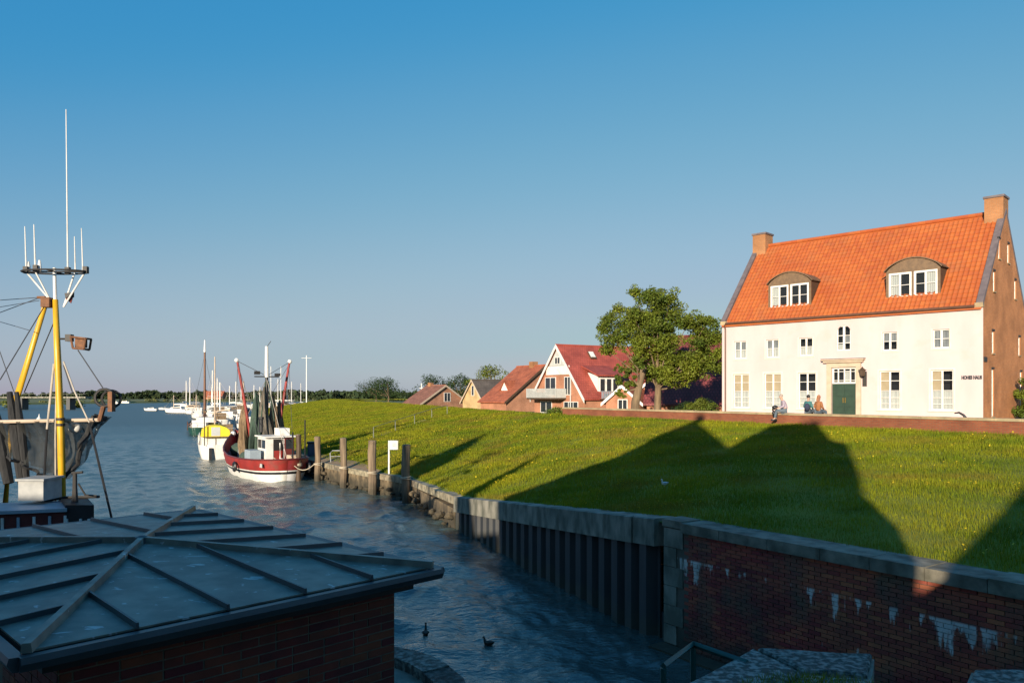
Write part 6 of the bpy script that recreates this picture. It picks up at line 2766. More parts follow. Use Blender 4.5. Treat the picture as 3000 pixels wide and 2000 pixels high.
def cabin_boat(name, lab, loc, rz, hullm, s=1.0, mast=None, mastm='white', cabm='white', group=None, sail=None):
    """small yacht or motor boat with a coach roof; mast height in metres"""
    root = thing(name, lab, 'boat', (0, 0, 0), group)
    L = 8.5
    hull(root, L, 2.7, 1.45, 1.05, 1.05, [(0, .35, 'black', 'boot_top', 0), (.35, 1.0, hullm, 'hull', .004)], stern=.75, rnd=.02, deck='cream', deck_fr=.95)
    m = MB()
    m.prism([(-1.6, -.85, 1.0), (-1.6, .85, 1.0), (-1.5, .75, 1.75), (-1.5, -.75, 1.75)], (.0, 0, 0)) if False else None
    sec = [(-2.4, 1.0), (1.9, 1.1), (1.2, 1.62), (-2.2, 1.95)]
    m.prism([(x, -.85, z) for x, z in sec], (0, 1.7, 0))
    c = m.build('cabin', M[cabm], root)
    for sg in (-1, 1):
        m = MB()
        m.prism([(-2.0, sg * .852, 1.35), (.7, sg * .852, 1.3), (.5, sg * .852, 1.55), (-2.0, sg * .852, 1.72)], (0, sg * .012, 0))
        m.build('cabin_window', M['dark_glass'], c)
    m = MB()
    rail_posts(m, [(3.2, .75, 1.25), (3.9, .3, 1.35), (4.1, 0, 1.4), (3.9, -.3, 1.35), (3.2, -.75, 1.25)], .6, .02)
    rail_posts(m, [(-3.2, 1.05, 1.05), (-4.1, .9, 1.05), (-4.1, -.9, 1.05), (-3.2, -1.05, 1.05)], .6, .02)
    m.build('guard_rail', M['galv'], root)
    if mast:
        m = MB()
        m.path([(.9, 0, 1.2), (.9, 0, mast)], [.13, .10], 7)
        ma = m.build('mast', M[mastm], root)
        m = MB()
        m.path([(.9, -.9, mast * .62), (.9, .9, mast * .62)], .03, 5)
        m.build('spreader', M[mastm], ma)
        m = MB()
        m.path([(.85, 0, 2.35), (-3.1, 0, 2.45)], .06, 6)
        m.build('boom', M[mastm], root)
        m = MB()
        m.path([(.7, 0, 2.5), (-1.2, 0, 2.58), (-3.0, 0, 2.55)], [.15, .18, .08], 7)
        m.build('furled_sail', M[sail or 'white'], root)
        m = MB()
        m.path([(4.1, 0, 1.4), (.9, 0, mast * .97)], .013, 4)
        m.path([(-4.1, 0, 1.1), (.9, 0, mast)], .013, 4)
        for sg in (-1, 1):
            m.path([(.8, sg * 1.3, 1.1), (.9, sg * .9, mast * .62), (.9, 0, mast * .96)], .013, 4)
        m.build('shroud', M['wire_light'], root)
    place(root, loc, rz, s)
    return root


def marina():
    g = 'sailing boats in the marina'
    S_ = lambda px, d: ((px - 1176) / 1764 * d)
    top = lambda py, d: 5.5 - (py - 907) / 1764 * d
    # (mast x in the photograph scaled to 2352 px, top y, distance, hull material, label)
    spec = [
        (426, 874, 262, 'white', 'far sailing boat with the left one of two thin masts by the white yacht'),
        (441, 866, 255, 'white', 'far sailing boat with the right one of two thin masts by the white yacht'),
        (492, 850, 210, 'white', 'white sailing boat with the tallest mast just right of the brown mast'),
        (501, 868, 200, 'blue', 'blue hulled sailing boat right of the tallest white mast'),
        (486, 884, 225, 'white', 'sailing boat with a short mast directly right of the brown mast'),
        (514, 878, 170, 'white', 'nearest white sailing boat behind the yellow canvas'),
        (532, 886, 240, 'white', 'sailing boat with a short mast just left of the red cutter'),
        (545, 876, 230, 'white', 'sailing boat seen behind the left red boom of the cutter'),
        (560, 884, 250, 'blue', 'blue hulled sailing boat seen behind the nets of the cutter'),
        (553, 889, 285, 'white', 'sailing boat with a thin mast between the left red boom and the nets'),
        (588, 884, 300, 'white', 'sailing boat with a thin mast seen right behind the nets of the cutter'),
        (600, 888, 315, 'white', 'sailing boat with a thin mast between the nets and the right red boom'),
        (640, 870, 345, 'white', 'sailing boat with a mast between the two tall white masts'),
        (612, 888, 300, 'white', 'sailing boat seen just right of the right red boom'),
        (627, 841, 330, 'white', 'sailing boat with the left one of two tall white masts over the dike end'),
        (649, 841, 335, 'white', 'sailing boat with the right one of two tall white masts over the dike end'),
        (662, 868, 340, 'white', 'sailing boat with a medium mast showing over the grass of the dike'),
        (671, 876, 345, 'white', 'sailing boat with a shorter mast right of the medium one over the dike'),
        (691, 880, 350, 'white', 'sailing boat with the shortest mast, left of the pole on the dike'),
    ]
    for i, (px, py, d, hm, lab) in enumerate(spec):
        x = S_(px, d)
        s = 1.25 if d > 150 else 1
        cabin_boat('sailing_boat', lab, (x, d, 0), R(100 + (i * 47) % 60), hm if i % 3 else 'grey_clad', s, top(py, d) / s, 'white', cabm=('white', 'cream', 'grey_clad', 'net_brown')[i % 4], group=g, sail='blue' if i % 4 == 1 else None)
    # motor boats and others
    cabin_boat('motor_yacht', 'white motor yacht with a high cabin, largest boat left of the brown mast', (S_(405, 238), 238, 0), R(165), 'white', 1.05, 5.2, 'cream')
    cabin_boat('green_boat', 'dark green boat with a white cabin left of the brown mast', (S_(456, 108), 108, 0), R(114), 'green_hull', 1.05, None)
    cabin_boat('motor_boat', 'small white motor boat alone on the open water, leftmost of the moored boats', (S_(346, 270), 270, 0), R(175), 'white', .6)
    cabin_boat('motor_boat', 'tiny white boat between the lone motor boat and the white yacht', (S_(371, 290), 290, 0), R(150), 'white', .45)
    cabin_boat('white_boat', 'white boat with a low cabin right beside the motor yacht', (S_(437, 225), 225, 0), R(130), 'white', .9)
    cabin_boat('white_boat', 'white boat with a short wooden mast by the green boat', (S_(452, 185), 185, 0), R(120), 'white', .95, 6.0, 'cream')
    cabin_boat('tan_boat', 'boat with a tan canvas awning behind the brown mast ship', (S_(503, 138), 138, 0), R(115), 'white', 1.2, None, cabm='net_brown')
    cabin_boat('white_boat', 'white cabin boat lying beyond the tan awning', (S_(522, 150), 150, 0), R(110), 'white', 1.2)
    cabin_boat('blue_boat', 'dark blue boat just beyond the yellow canvas boat', (S_(512, 88), 88, 0), R(112), 'blue', 1.15, None, cabm='net_brown')
    cabin_boat('white_boat', 'white boat partly hidden behind the nets of the red cutter', (S_(560, 120), 120, 0), R(112), 'white', 1.1, 7.0, 'cream')
    # flat white boats on the far water
    for px, d, lab in ((262, 480, 'low white boat far off near the opposite shore'), (286, 520, 'second low white boat far off, right beside the first')):
        cabin_boat('distant_boat', lab, (S_(px, d), d, 0), R(175), 'white', .9, group='low white boats near the far shore')
    # poles on the dike
    for px, py, d, lab in ((704, 816, 262, 'tall white pole with a crossbar on the crest of the dike'), (968, 880, 150, 'small lamp post left of the low red house')):
        x = S_(px, d)
        z0 = ground_z(x, d) if d > 200 else 3.3
        zt = top(py, d)
        r = thing('white_pole' if d > 200 else 'lamp_post', lab, 'pole', (x, d, z0))
        m = MB()
        m.path([(x, d, z0 - .5), (x, d, zt)], [.16 * d / 262 + .03, .11 * d / 262 + .02], 7)
        m.build('shaft', M['white'], r)
        m = MB()
        w = 1.7 if d > 200 else .4
        m.path([(x - w, d, zt - .9), (x + w, d, zt - .9)], .07, 6)
        m.build('crossbar', M['white'], r)


marina()


# ------------------------------------------------------------------ shrimp boat with the yellow mast, far left
def yellow_mast_boat():
    Y = 18.0
    root = thing('shrimp_boat', 'shrimp boat with a tall yellow mast, aerials and a hoisted net at the left edge', 'boat', (-11.2, 17.5, 0))
    X = lambda px, y=Y: (px - 1176) / 1764 * y
    Zz = lambda py, y=Y: 5.5 - (py - 907) / 1764 * y
    P = lambda px, py, y=Y: (X(px, y), y, Zz(py, y))
    m = MB()
    m.path([P(145, 1228), P(140, 1000), P(133, 830), P(127, 688)], [.078, .08, .074, .06], 12)
    ma = m.build('mast', M['yellow'], root, smooth=True)
    m = MB()
    m.path([P(127, 690), P(125, 615)], [.042, .036], 10)
    m.build('mast_top', M['white'], ma)
    for py in (962, 975):
        m = MB()
        c = P(139, py)
        m.lathe((c[0], c[1], c[2]), [(.098, -.03), (.098, .03)], 12)
        m.build('mast_band', M['iron'], ma)
    m = MB()
    m.path([(X(10, 19.6), 19.6, 2.4), (X(30, 19), 19.0, Zz(940, 19)), P(104, 700, 18.1)], [.075, .078, .055], 10)
    m.build('mast_leg', M['yellow'], root, smooth=True)
    # head fitting
    m = MB()
    a, b = P(100, 684), P(120, 706)
    m.box(a[0], b[0], Y - .12, Y + .12, b[2], a[2])
    m.path([P(86, 683), P(104, 683)], .035, 6)
    m.build('mast_head', M['orange_rust'], root)
    # aerial platform: oval ring with struts and aerials
    cx, cy, cz = X(126), Y, Zz(624)
    m = MB()
    pts = [(cx + .76 * math.cos(2 * math.pi * k / 20), cy + .35 * math.sin(2 * math.pi * k / 20), cz) for k in range(21)]
    m.path(pts, .022, 6)
    m.path([(cx - .76, cy, cz), (cx + .76, cy, cz)], .02, 6)
    m.path([(cx, cy - .35, cz), (cx, cy + .35, cz)], .02, 6)
    pl = m.build('aerial_platform', M['iron'], root)
    for (px, dy) in ((60, 0), (92, -.2), (196, 0), (160, .2)):
        m = MB()
        m.path([(X(px), Y + dy, cz), P(116 if px < 126 else 146, 690 if px < 126 else 705)], .02, 6)
        m.build('strut', M['white'], pl)
    for (px, p2, ytop, dy, r) in ((60, 57, 520, 0, .013), (93, 90, 520, -.2, .014), (150, 146, 248, .1, .014), (159, 157, 538, .25, .012), (190, 187, 524, 0, .012), (100, 100, 600, -.15, .03), (62, 62, 600, .05, .035)):
        m = MB()
        m.path([(X(px), Y + dy, cz), (X(px), Y + dy, cz + .12), (X(p2), Y + dy, Zz(ytop))], [r * 1.5, r * 1.3, r * .7], 6)
        m.build('aerial', M['white'], pl)
    for (px, dy) in ((60, 0), (150, .1), (197, 0), (95, -.2)):
        m = MB()
        m.box(X(px) - .05, X(px) + .05, Y + dy - .05, Y + dy + .05, cz - .04, cz + .12)
        m.build('aerial_clamp', M['iron'], pl)
    # pennant, lantern basket on an arm
    m = MB()
    c = P(158, 680)
    m.prism([(c[0] - .10, Y, c[2] + .07), (c[0] + .09, Y + .05, c[2] + .10), (c[0] + .08, Y + .06, c[2] - .02), (c[0] - .08, Y, c[2] - .05)], (0, .02, 0))
    m.prism([(c[0] - .08, Y, c[2] - .055), (c[0] + .06, Y + .05, c[2] - .022), (c[0] + .02, Y + .05, c[2] - .16)], (0, .02, 0), 1)
    m.build('pennant', [M['black'], M['red']], root)
    m = MB()
    m.path([P(134, 778), P(160, 778)], .025, 6)
    m.box(X(153), X(166), Y - .07, Y + .07, Zz(784), Zz(768))
    m.build('lamp_arm', M['iron'], root)
    m = MB()
    q = [P(169, 774), P(203, 778), P(199, 802), P(174, 800)]
    for (pa, pb) in ((0, 1), (1, 2), (2, 3), (3, 0)):
        for dy in (-.12, .12):
            a, b = V(q[pa]), V(q[pb])
            m.path([a + V((0, dy, 0)), b + V((0, dy, 0))], .025, 6)
    for a in q:
        m.path([V(a) + V((0, -.12, 0)), V(a) + V((0, .12, 0))], .025, 6)
    a = V(q[0])
    m.box(X(176), X(197), Y - .07, Y + .07, Zz(798), Zz(778))
    m.build('lamp_basket', M['orange_rust'], root)
    # standing rigging
    def line(name, pts, r, mt):
        m = MB()
        m.path(pts, r, 6)
        m.build(name, M[mt], root)
    line('stay', [P(104, 700), P(0, 872, 17)], .012, 'wire')
    line('stay', [P(126, 735), P(56, 900, 19)], .014, 'wire')
    line('stay', [P(90, 683), P(-40, 692, 24)], .010, 'wire')
    line('stay', [P(90, 684), P(-60, 740, 24)], .010, 'wire')
    line('stay', [P(90, 690), P(-60, 715, 24)], .008, 'wire')
    line('stay', [P(66, 758), P(-30, 730, 24)], .008, 'wire')
    line('stay', [P(-10, 780, 19), P(34, 905, 19)], .010, 'wire')
    line('stay', [P(205, 805), P(176, 800)], .010, 'wire')
    line('trawl_warp', [P(179, 804), P(236, 890)], .013, 'wire')
    line('spar', [P(146, 830), P(172, 900), P(205, 970)], .018, 'wire_light')
    line('spar', [P(205, 970), P(258, 1196)], .026, 'black')
    line('spar', [P(124, 835), P(108, 985)], .024, 'wire_light')
    line('spar', [P(108, 985), P(96, 1185)], .026, 'black')
    line('halyard', [P(130, 850), P(127, 1000), P(128, 1190)], .016, 'wire_light')
    line('halyard', [P(146, 838), P(166, 900)], .014, 'wire')
    # beam trawl: cream beam, hoop at its end, net bag below
    m = MB()
    m.path([P(-30, 969, 18.2), P(60, 967, 18.2), P(228, 964, 18.2)], .045, 8)
    beam = m.build('trawl_beam', M['cream'], root)
    m = MB()
    c = P(240, 913, 18.2)
    m.ring(c, (.35, -1, .05), .20, .035, 18, 6)
    m.ring((c[0] + .10, c[1] + .12, c[2] - .03), (.5, -1, .05), .20, .03, 18, 6)
    m.build('trawl_shoe', M['iron'], root)
    m = MB()
    m.box(c[0] + .10, c[0] + .20, c[1] - .05, c[1] + .12, c[2] - .33, c[2] + .14)
    m.path([(c[0] - .02, c[1], c[2] - .2), P(229, 966, 18.2)], .06, 8)
    m.build('shoe_plate', M['orange_rust'], root)
    # net sheet: rows from the beam down to a sagging foot rope
    N_, K_ = 30, 12
    vs_, fs = [], []
    for i in range(N_ + 1):
        t = i / N_
        xt = -26 + (228 + 26) * t
        yt = 969 - 5 * t
        # foot: catenary with its lowest point near x = 150
        fb = 1105 - 150 * abs((t - .62) / .38) ** 1.8 if t > .62 else 1105 - 60 * ((.62 - t) / .62) ** 1.2
        for j in range(K_ + 1):
            s = j / K_
            sag = math.sin(math.pi * s) * .38 * (.4 + .6 * math.sin(math.pi * min(1, max(0, t))))
            px = xt + (150 - xt) * .22 * s * s
            py = yt + (fb - yt) * s
            q = P(px, py, 18.2)
            vs_.append((q[0] + .02 * math.sin(9 * s + i), q[1] + sag + .09 * math.sin(i * 1.3 + 1.5 * s) + .05 * math.sin(i * 2.9 + j * .7), q[2]))
    for i in range(N_):
        for j in range(K_):
            a = i * (K_ + 1) + j
            fs.append((a, a + K_ + 1, a + K_ + 2, a + 1))
    m = MB()
    m.add(vs_, fs)
    nt = m.build('trawl_net', M['net'], root, smooth=True, recalc=False)
    # a second fold of net behind the first
    m = MB()
    m.add([(x * 1.0 + .03, y + .25, z + .02) for x, y, z in vs_], fs)
    m.build('trawl_net', M['net'], root, smooth=True, recalc=False)
    m = MB()
    foot = [V(vs_[i * (K_ + 1) + K_]) for i in range(N_ + 1)]
    m.path(foot, [.035 + .05 * max(0, (i / N_ - .4)) for i in range(N_ + 1)], 6)
    m.path([V(vs_[N_ * (K_ + 1) + j]) for j in range(K_ + 1)], .06, 6)
    m.build('foot_rope', M['net_black'], root)
    m = MB()
    for (a, b, w) in ((-25, 20, .16), (22, 50, .13), (38, 62, .10)):
        m.path([P(a, 900, 18.5), P((a + b) / 2, 1000, 18.4), P(b, 1110, 18.3)], [w * .5, w, w * .7], 8)
    m.build('hanging_net', M['net_black'], root)
    m = MB()
    m.ball(P(222 / 1.0, 986 / 1.0, 18.0), .01)
    c = P(172, 982, 18.35)
    m.ball(c, (.16, .12, .13), 10, 6)
    m.build('float', M['white'], root, smooth=True)
    # hull and deckhouse
    x0 = -11.9
    hb = MB()
    vs_, fs = [], []
    sts = [(10.5, .9, 1.5), (12, 1.6, 1.35), (14, 2.0, 1.3), (18, 2.15, 1.4), (21, 1.8, 1.7), (23.5, 1.0, 2.2), (25, .05, 2.6)]
    for (y, w, zt) in sts:
        for sg in (-1, 1):
            vs_ += [(x0 - .62 * (y - 15) + sg * w * .7, y, -.6), (x0 - .62 * (y - 15) + sg * w, y, zt)]
    for i in range(len(sts) - 1):
        a = i * 4
        fs += [(a, a + 4, a + 5, a + 1), (a + 2, a + 3, a + 7, a + 6), (a + 1, a + 5, a + 7, a + 3)]
    fs.append((0, 1, 3, 2))
    hb.add(vs_, fs)
    hb.build('hull', M['maroon'], root, recalc=False)
    FA, FB = V((-14.0, 15.1, 0)), V((X(150, 16.5), 16.5, 0))
    dpt = V((-.72, 1.15, 0))
    m = MB()
    m.prism([FA + V((0, 0, 1.2)), FB + V((0, 0, 1.2)), FB + dpt + V((0, 0, 1.2)), FA + dpt + V((0, 0, 1.2))], (0, 0, 1.80))
    dh = m.build('deckhouse', M['maroon'], root)
    fu = (FB - FA).normalized()
    fn = V((fu.y, -fu.x, 0))
    m = MB()
    q = [FA + fn * .08, FB + fn * .08 + fu * .05, FB + dpt + fu * .05, FA + dpt]
    m.prism([p + V((0, 0, 3.005)) for p in q], (0, 0, .07))
    m.build('deckhouse_roof', M['blue_grey'], dh)
    m = MB()
    e0, e1 = FA.lerp(FB, .25), FA.lerp(FB, .62)
    m.prism([e0 + fn * .11 + V((0, 0, 2.93)), e1 + fn * .11 + V((0, 0, 2.93)), e1 + fn * .082 + V((0, 0, 2.93)), e0 + fn * .082 + V((0, 0, 2.93))], (0, 0, .16))
    m.build('roof_edge', M['white'], dh)
    for k in range(12):
        p = FA.lerp(FB, .30 + .695 * k / 11)
        m = MB()
        m.prism([p + fn * .005 + V((0, 0, 1.3)), p + fu * .05 + fn * .005 + V((0, 0, 1.3)), p + fu * .05 + fn * .045 + V((0, 0, 1.3)), p + fn * .045 + V((0, 0, 1.3))], (0, 0, 1.62))
        m.build('frame_post', M['white'] if k % 2 else M['blue_grey'], dh)
    m = MB()
    m.prism([(X(150, 16.5), 16.5, 1.3), (X(216, 16.5), 16.5, 1.3), (X(216, 16.5) - .95, 17.9, 1.3), (X(150, 16.5) - .95, 17.9, 1.3)], (0, 0, 1.84))
    lk = m.build('winch_housing', M['black'], root)
    m = MB()
    for px in (152, 184, 203):
        x = X(px, 16.45)
        m.box(x - .02, x + .02, 16.45, 16.49, 1.4, 2.85)
    m.build('frame_post', M['white'], lk)
    m = MB()
    m.box(X(187, 16.4), X(200, 16.4), 16.46, 16.48, 1.5, 2.7)
    m.build('panel', M['maroon'], lk)
    m = MB()
    a, b = P(55, 1102, 17.2), P(112, 1145, 17.2)
    m.box(a[0], b[0], 17.0, 17.7, b[2] - .02, a[2])
    lb = m.build('white_locker', M['locker'], root)
    m = MB()
    m.box(a[0] - .04, b[0] + .04, 16.95, 17.75, a[2] + .002, a[2] + .05)
    m.build('lid', M['locker'], lb)
    m = MB()
    q = P(172, 1150, 17.0)
    m.path([(q[0], q[1], 2.9), P(172, 1120, 17.0), P(172, 1084, 17.0)], [.09, .05, .045], 8)
    m.path([P(165, 1086, 17), P(190, 1084, 17)], .03, 6)
    m.build('capstan', M['iron'], root)
    m = MB()
    m.path([P(60, 1157, 17.6), P(150, 1142, 17.6), P(228, 1140, 17.6)], .035, 6)
    m.path([P(180, 1110, 17.4), P(196, 1136, 17.4), P(222, 1138, 17.4)], .02, 6)
    m.build('boat_rail', M['iron'], root)


M['locker'] = mat('dull_white_plastic', (0.36, 0.36, 0.345), (0.24, 0.245, 0.24), scale=4, rough=.6)
M['net_black'] = mat('black_tarred_net', (0.030, 0.030, 0.030), (0.016, 0.016, 0.017), scale=8, rough=.95, stretch=(3, 3, .4), bump=.6)
yellow_mast_boat()
tagb = MB()
tagb.lathe((-98.5, 160, 0), [(.1, -.3), (.6, 0), (.55, .5), (.15, 1.0), (.05, 1.6)], 10)
tag(tagb.build('white_buoy', M['white'], smooth=True), 'white pointed buoy on the water seen through the net at the left', 'buoy')

# ------------------------------------------------------------------ people
def skin_mesh(name, verts, edges, radii, matn, parent, root_i=0, sub=2):
    me = bpy.data.meshes.new(name)
    off = OFF[parent.name]
    me.from_pydata([tuple(V(v) - off) for v in verts], edges, [])
    o = bpy.data.objects.new(name, me)
    COL.objects.link(o)
    o.parent = parent
    OFF[o.name] = off
    md = o.modifiers.new('skin', 'SKIN')
    for i, r in enumerate(radii):
        sv = me.skin_vertices[0].data[i]
        sv.radius = (r, r) if not isinstance(r, tuple) else r
        sv.use_root = (i == root_i)
    md.use_smooth_shade = True
    sb = o.modifiers.new('sub', 'SUBSURF')
    sb.levels = sb.render_levels = sub
    me.materials.append(M[matn])
    return o


def hand(base, d, side, k=0):
    """five short finger chains closing from the wrist; returns verts/edges/radii to append"""
    base, d = V(base), V(d).normalized()
    side = V(side).normalized()
    dn = d.cross(side).normalized()
    vs_, es, rs = [base, base + d * .075], [(0, 1)], [.028, .034]
    for i, L_ in enumerate((.060, .070, .075, .062)):
        o = base + d * .085 + side * (.030 - .02 * i)
        p = o + d * L_ * .55
        q = p + (d + dn * .7).normalized() * L_ * .5
        n = len(vs_)
        vs_ += [o, p, q]
        es += [(1, n), (n, n + 1), (n + 1, n + 2)]
        rs += [.010, .009, .008]
    o = base + d * .03 + side * .035
    n = len(vs_)
    vs_ += [o, o + (d + side * .8).normalized() * .045]
    es += [(0, n), (n, n + 1)]
    rs += [.011, .009]
    return vs_, es, rs


def add_hand(vs_, es, rs, wrist_i, d, side):
    hv, he, hr = hand(vs_[wrist_i] + V(d).normalized() * .03, d, side)
    n = len(vs_)
    vs_ += hv
    es.append((wrist_i, n))
    es += [(a + n, b + n) for a, b in he]
    rs += hr


def head_parts(root, c, face, hairm, long_hair=False):
    """face = horizontal direction of the nose; adds hair, nose, ears, eyes, mouth"""
    c, f = V(c), V(face).normalized()
    s = V((-f.y, f.x, 0))
    m = MB()
    m.ball(c - f * .018 + V((0, 0, .03)), (.092, .092, .10), 12, 8)
    if long_hair:
        m.path([c - f * .05, c - f * .085 - V((0, 0, .14)), c - f * .10 - V((0, 0, .30))], [.085, .085, .05], 8)
    m.build('hair', M[hairm], root, smooth=True)
    m = MB()
    for sg in (-1, 1):
        m.ball(c + f * .078 + s * sg * .032 + V((0, 0, .005)), .010, 6, 4)
    m.build('eyes', M['black'], root)


def people():
    # --- man sitting on the wall, legs hanging down towards the grass, turned to the left
    u = V((.485, -.875, 0))
    n = V((-.875, -.485, 0))
    seat = V((14.52, 40.95, 4.57)) + n * -.06
    f = (n * .8 - u * .6).normalized()
    s = V((-f.y, f.x, 0))
    root = thing('person', 'person in a lilac grey shirt and jeans sitting on the wall, holding a dark bag', 'person', seat)
    pel = seat + V((0, 0, .11))
    ch = pel + f * .10 + V((0, 0, .40))
    nk = pel + f * .16 + V((0, 0, .56))
    hd = pel + f * .22 + V((0, 0, .74))
    vs_ = [pel, pel + f * .03 + V((0, 0, .2)), ch, nk, hd - V((0, 0, .03)), hd + V((0, 0, .06)), hd + f * .098 - V((0, 0, .005))]
    es = [(0, 1), (1, 2), (2, 3), (3, 4), (4, 5), (4, 6)]
    rs = [.14, .14, .145, .055, .082, .085, .018]
    arms = {}
    for sg in (-1, 1):
        b = len(vs_)
        vs_ += [ch + s * sg * .17 + V((0, 0, .06)), pel + f * .12 + s * sg * .24 + V((0, 0, .22)), pel + f * .36 + s * sg * .12 + V((0, 0, .14))]
        es += [(2, b), (b, b + 1), (b + 1, b + 2)]
        rs += [.062, .046, .032]
        add_hand(vs_, es, rs, b + 2, f * 1.0 - V((0, 0, .3)), s * -sg)
        arms[sg] = b
    legs = {}
    for sg in (-1, 1):
        b = len(vs_)
        vs_ += [pel + f * .05 + s * sg * .10 - V((0, 0, .02)), pel + f * .46 + s * sg * .10 + V((0, 0, .0)), pel + f * (.50 + .05 * sg) + s * sg * .09 - V((0, 0, .44)), pel + f * (.62 + .05 * sg) + s * sg * .10 - V((0, 0, .48))]
        es += [(0, b), (b, b + 1), (b + 1, b + 2), (b + 2, b + 3)]
        rs += [.10, .068, .045, .035]
        legs[sg] = b
    skin_mesh('body', vs_, es, rs, 'skin', root)
    skin_mesh('shirt', [vs_[0] + V((0, 0, .02)), vs_[1], vs_[2], vs_[3] - V((0, 0, .05))] + [vs_[arms[-1]], vs_[arms[-1] + 1], vs_[arms[-1] + 1].lerp(vs_[arms[-1] + 2], .85), vs_[arms[1]], vs_[arms[1] + 1], vs_[arms[1] + 1].lerp(vs_[arms[1] + 2], .85)],
              [(0, 1), (1, 2), (2, 3), (2, 4), (4, 5), (5, 6), (2, 7), (7, 8), (8, 9)], [.165, .165, .17, .08, .085, .062, .048, .085, .062, .048], 'shirt', root)
    q = []
    for sg in (-1, 1):
        b = legs[sg]
        q += [vs_[b], vs_[b + 1], vs_[b + 2] + V((0, 0, .03))]
    skin_mesh('trousers', [vs_[0]] + q, [(0, 1), (1, 2), (2, 3), (0, 4), (4, 5), (5, 6)], [.155, .115, .088, .065, .115, .088, .065], 'jeans', root)
    for sg in (-1, 1):
        b = legs[sg]
        m = MB()
        a = vs_[b + 2] - V((0, 0, .05))
        m.path([a - f * .04, a + f * .06 - V((0, 0, .01)), a + f * .20 - V((0, 0, .03))], [.055, .055, .04], 8)
        m.build('shoe', M['shoe'], root, smooth=True)
    head_parts(root, hd + V((0, 0, .02)), f, 'hair_grey')
    bag = MB()
    c = pel + f * .52 + V((0, 0, .16))
    bag.ball(c, (.17, .15, .12), 10, 6)
    bag.ball(c - V((0, 0, .30)) + f * .06, (.10, .10, .14), 10, 6)
    bag.path([c + f * .1 + V((0, 0, .05)), c - V((0, 0, .1)) + f * .12, c - V((0, 0, .25)) + f * .08], .04, 6)
    tag(bag.build('shoulder_bag', M['black'], smooth=True), 'dark bag held on the knees of the person in the lilac grey shirt', 'bag')

    # --- two people sitting on the wall with their backs to the water
    for (x, y, lab, hairm, coat, lh, h, pack) in ((15.28, 39.75, 'person with dark hair, teal jacket and dark rucksack, seen from behind on the wall', 'hair_black', 'teal_cloth', False, 1.0, True),
                                                 (15.60, 39.20, 'person with reddish hair and a rust brown coat sitting right of the teal jacket', 'hair_red', 'rust_cloth', True, .98, False)):
        seat = V((x, y, 4.57)) - n * .05
        f = (-n).normalized()
        s = V((-f.y, f.x, 0))
        root = thing('person', lab, 'person', seat)
        pel = seat + V((0, 0, .11 * h))
        ch = pel + V((0, 0, .38 * h)) + f * .02
        nk = pel + V((0, 0, .53 * h)) + f * .03
        hd = pel + V((0, 0, .70 * h)) + f * .05
        vs_ = [pel, pel + V((0, 0, .2)), ch, nk, hd - V((0, 0, .03)), hd + V((0, 0, .06)), hd + f * .096]
        es = [(0, 1), (1, 2), (2, 3), (3, 4), (4, 5), (4, 6)]
        rs = [.13, .12, .13, .052, .08, .082, .018]
        arms, legs = {}, {}
        for sg in (-1, 1):
            b = len(vs_)
            vs_ += [ch + s * sg * .16 + V((0, 0, .06)), pel + s * sg * .25 + V((0, 0, .2)), pel + f * .22 + s * sg * .15 + V((0, 0, .10))]
            es += [(2, b), (b, b + 1), (b + 1, b + 2)]
            rs += [.058, .043, .030]
            add_hand(vs_, es, rs, b + 2, f - V((0, 0, .3)), s * -sg)
            arms[sg] = b
            b = len(vs_)
            vs_ += [pel + f * .08 + s * sg * .10, pel + f * .44 + s * sg * .1, pel + f * .46 + s * sg * .1 - V((0, 0, .42)), pel + f * .60 + s * sg * .1 - V((0, 0, .46))]
            es += [(0, b), (b, b + 1), (b + 1, b + 2), (b + 2, b + 3)]
            rs += [.09, .065, .042, .035]
            legs[sg] = b
        skin_mesh('body', vs_, es, rs, 'skin', root)
        A = arms
        skin_mesh('jacket', [vs_[0], vs_[1], vs_[2], vs_[3] - V((0, 0, .04)), vs_[A[-1]], vs_[A[-1] + 1], vs_[A[-1] + 2], vs_[A[1]], vs_[A[1] + 1], vs_[A[1] + 2]],
                  [(0, 1), (1, 2), (2, 3), (2, 4), (4, 5), (5, 6), (2, 7), (7, 8), (8, 9)], [.16, .15, .155, .075, .08, .06, .045, .08, .06, .045], coat, root)
        q = []
        for sg in (-1, 1):
            b = legs[sg]
            q += [vs_[b], vs_[b + 1], vs_[b + 2]]
        skin_mesh('trousers', [vs_[0] - V((0, 0, .01))] + q, [(0, 1), (1, 2), (2, 3), (0, 4), (4, 5), (5, 6)], [.15, .11, .085, .06, .11, .085, .06], 'jeans', root)
        for sg in (-1, 1):
            a = vs_[legs[sg] + 2] - V((0, 0, .04))
            m = MB()
            m.path([a - f * .04, a + f * .06, a + f * .19 - V((0, 0, .02))], [.052, .052, .038], 8)
            m.build('shoe', M['shoe'], root, smooth=True)
        head_parts(root, hd + V((0, 0, .02)), f, hairm, lh)
        if pack:
            m = MB()
            m.ball(pel - f * .20 - s * .12 + V((0, 0, .2)), (.15, .13, .20), 10, 8)
            tag(m.build('rucksack', M['navy_cloth'], smooth=True), 'dark blue rucksack on the back of the person in the teal jacket', 'rucksack')


people()


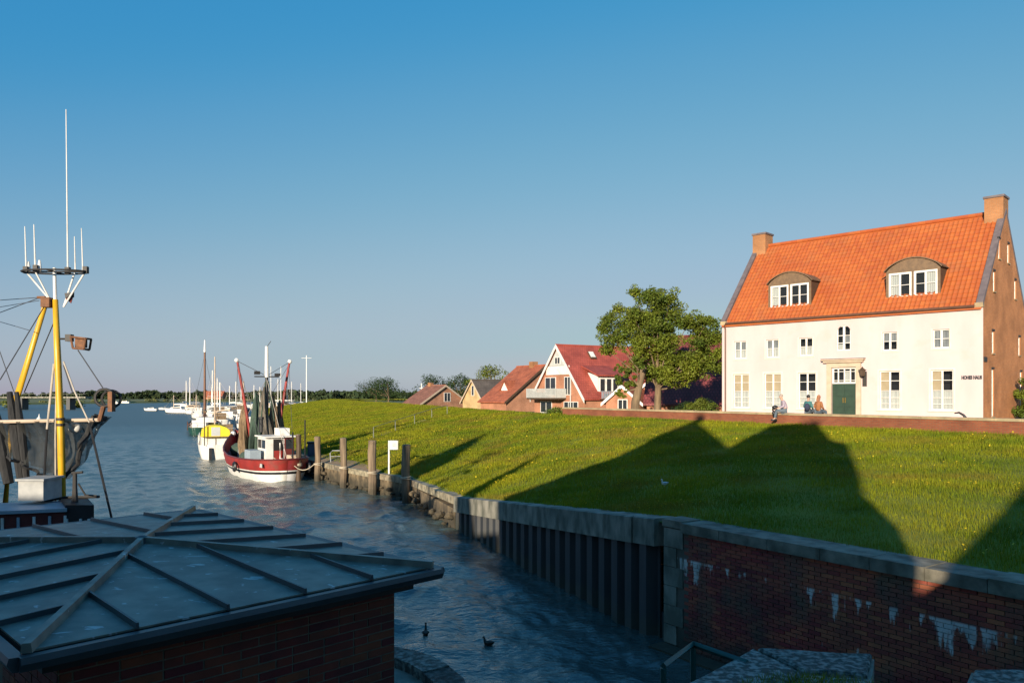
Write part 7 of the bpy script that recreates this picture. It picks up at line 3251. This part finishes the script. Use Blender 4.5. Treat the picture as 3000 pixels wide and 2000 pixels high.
# ------------------------------------------------------------------ birds
def bird(name, lab, cat, loc, face, s, bodym, headm, swim=True, neck=.5, group=None):
    loc = V(loc)
    f = V((math.cos(face), math.sin(face), 0))
    sd = V((-f.y, f.x, 0))
    root = thing(name, lab, cat, loc, group)
    c = loc + V((0, 0, .10 * s if swim else .24 * s))
    m = MB()
    m.path([c - f * .30 * s + V((0, 0, .06 * s)), c - f * .18 * s + V((0, 0, .03 * s)), c, c + f * .15 * s + V((0, 0, .03 * s)), c + f * .20 * s + V((0, 0, .13 * s)), c + f * .21 * s + V((0, 0, (.13 + neck * .25) * s)),
            c + f * .24 * s + V((0, 0, (.19 + neck * .25) * s)), c + f * .28 * s + V((0, 0, (.19 + neck * .25) * s))],
           [.02 * s, .09 * s, .13 * s, .11 * s, .055 * s, .04 * s, .055 * s, .03 * s], 10)
    b = m.build('body', M[bodym], root, smooth=True)
    m = MB()
    h = c + f * .29 * s + V((0, 0, (.185 + neck * .25) * s))
    m.path([h, h + f * .09 * s - V((0, 0, .01 * s))], [.022 * s, .008 * s], 6)
    m.build('bill', M['blind'], root)
    for sg in (-1, 1):
        m = MB()
        m.path([c + f * .12 * s + sd * sg * .10 * s + V((0, 0, .06 * s)), c - f * .05 * s + sd * sg * .125 * s + V((0, 0, .05 * s)), c - f * .30 * s + sd * sg * .05 * s + V((0, 0, .08 * s))], [.03 * s, .055 * s, .012 * s], 6)
        m.build('wing', M[headm], root, smooth=True)
        if not swim:
            m = MB()
            m.tube(c + sd * sg * .05 * s - V((0, 0, .06 * s)), loc + sd * sg * .05 * s, .010 * s, None, 5)
            m.build('leg', M['blind'], root)


bird('duck', 'dark duck with an upright neck swimming beside the corner of the booth', 'duck', (-1.98, 17.6, 0), R(95), .50, 'duck', 'duck', True, .8, 'ducks on the harbour water')
bird('duck', 'dark duck swimming further right, towards the reflection of the quay', 'duck', (-.52, 16.9, 0), R(160), .46, 'duck', 'duck', True, .35, 'ducks on the harbour water')
gx, gy = 4.55, 22.9
bird('gull', 'white bird standing on the shaded grass slope', 'bird', (gx, gy, ground_z(gx, gy) + .10), R(200), .42, 'feather', 'grey_clad', False, .4)

# a dark cable drum end leaning behind the wall in front of the white house
b = MB()
b.path([HT @ V((.75, -2.2, 4.58)), HT @ V((.55, -2.2, 4.62)), HT @ V((.35, -2.2, 4.50)), HT @ V((.2, -2.2, 4.3)), HT @ V((.15, -2.2, 4.1))], [.03, .05, .06, .07, .06], 8)
tag(b.build('garden_pipe', M['black'], smooth=True), 'dark curved object on the terrace by the right corner of the white house', 'pipe')

# keep every object that carries no label of its own out of groups
print('objects:', len(bpy.data.objects))
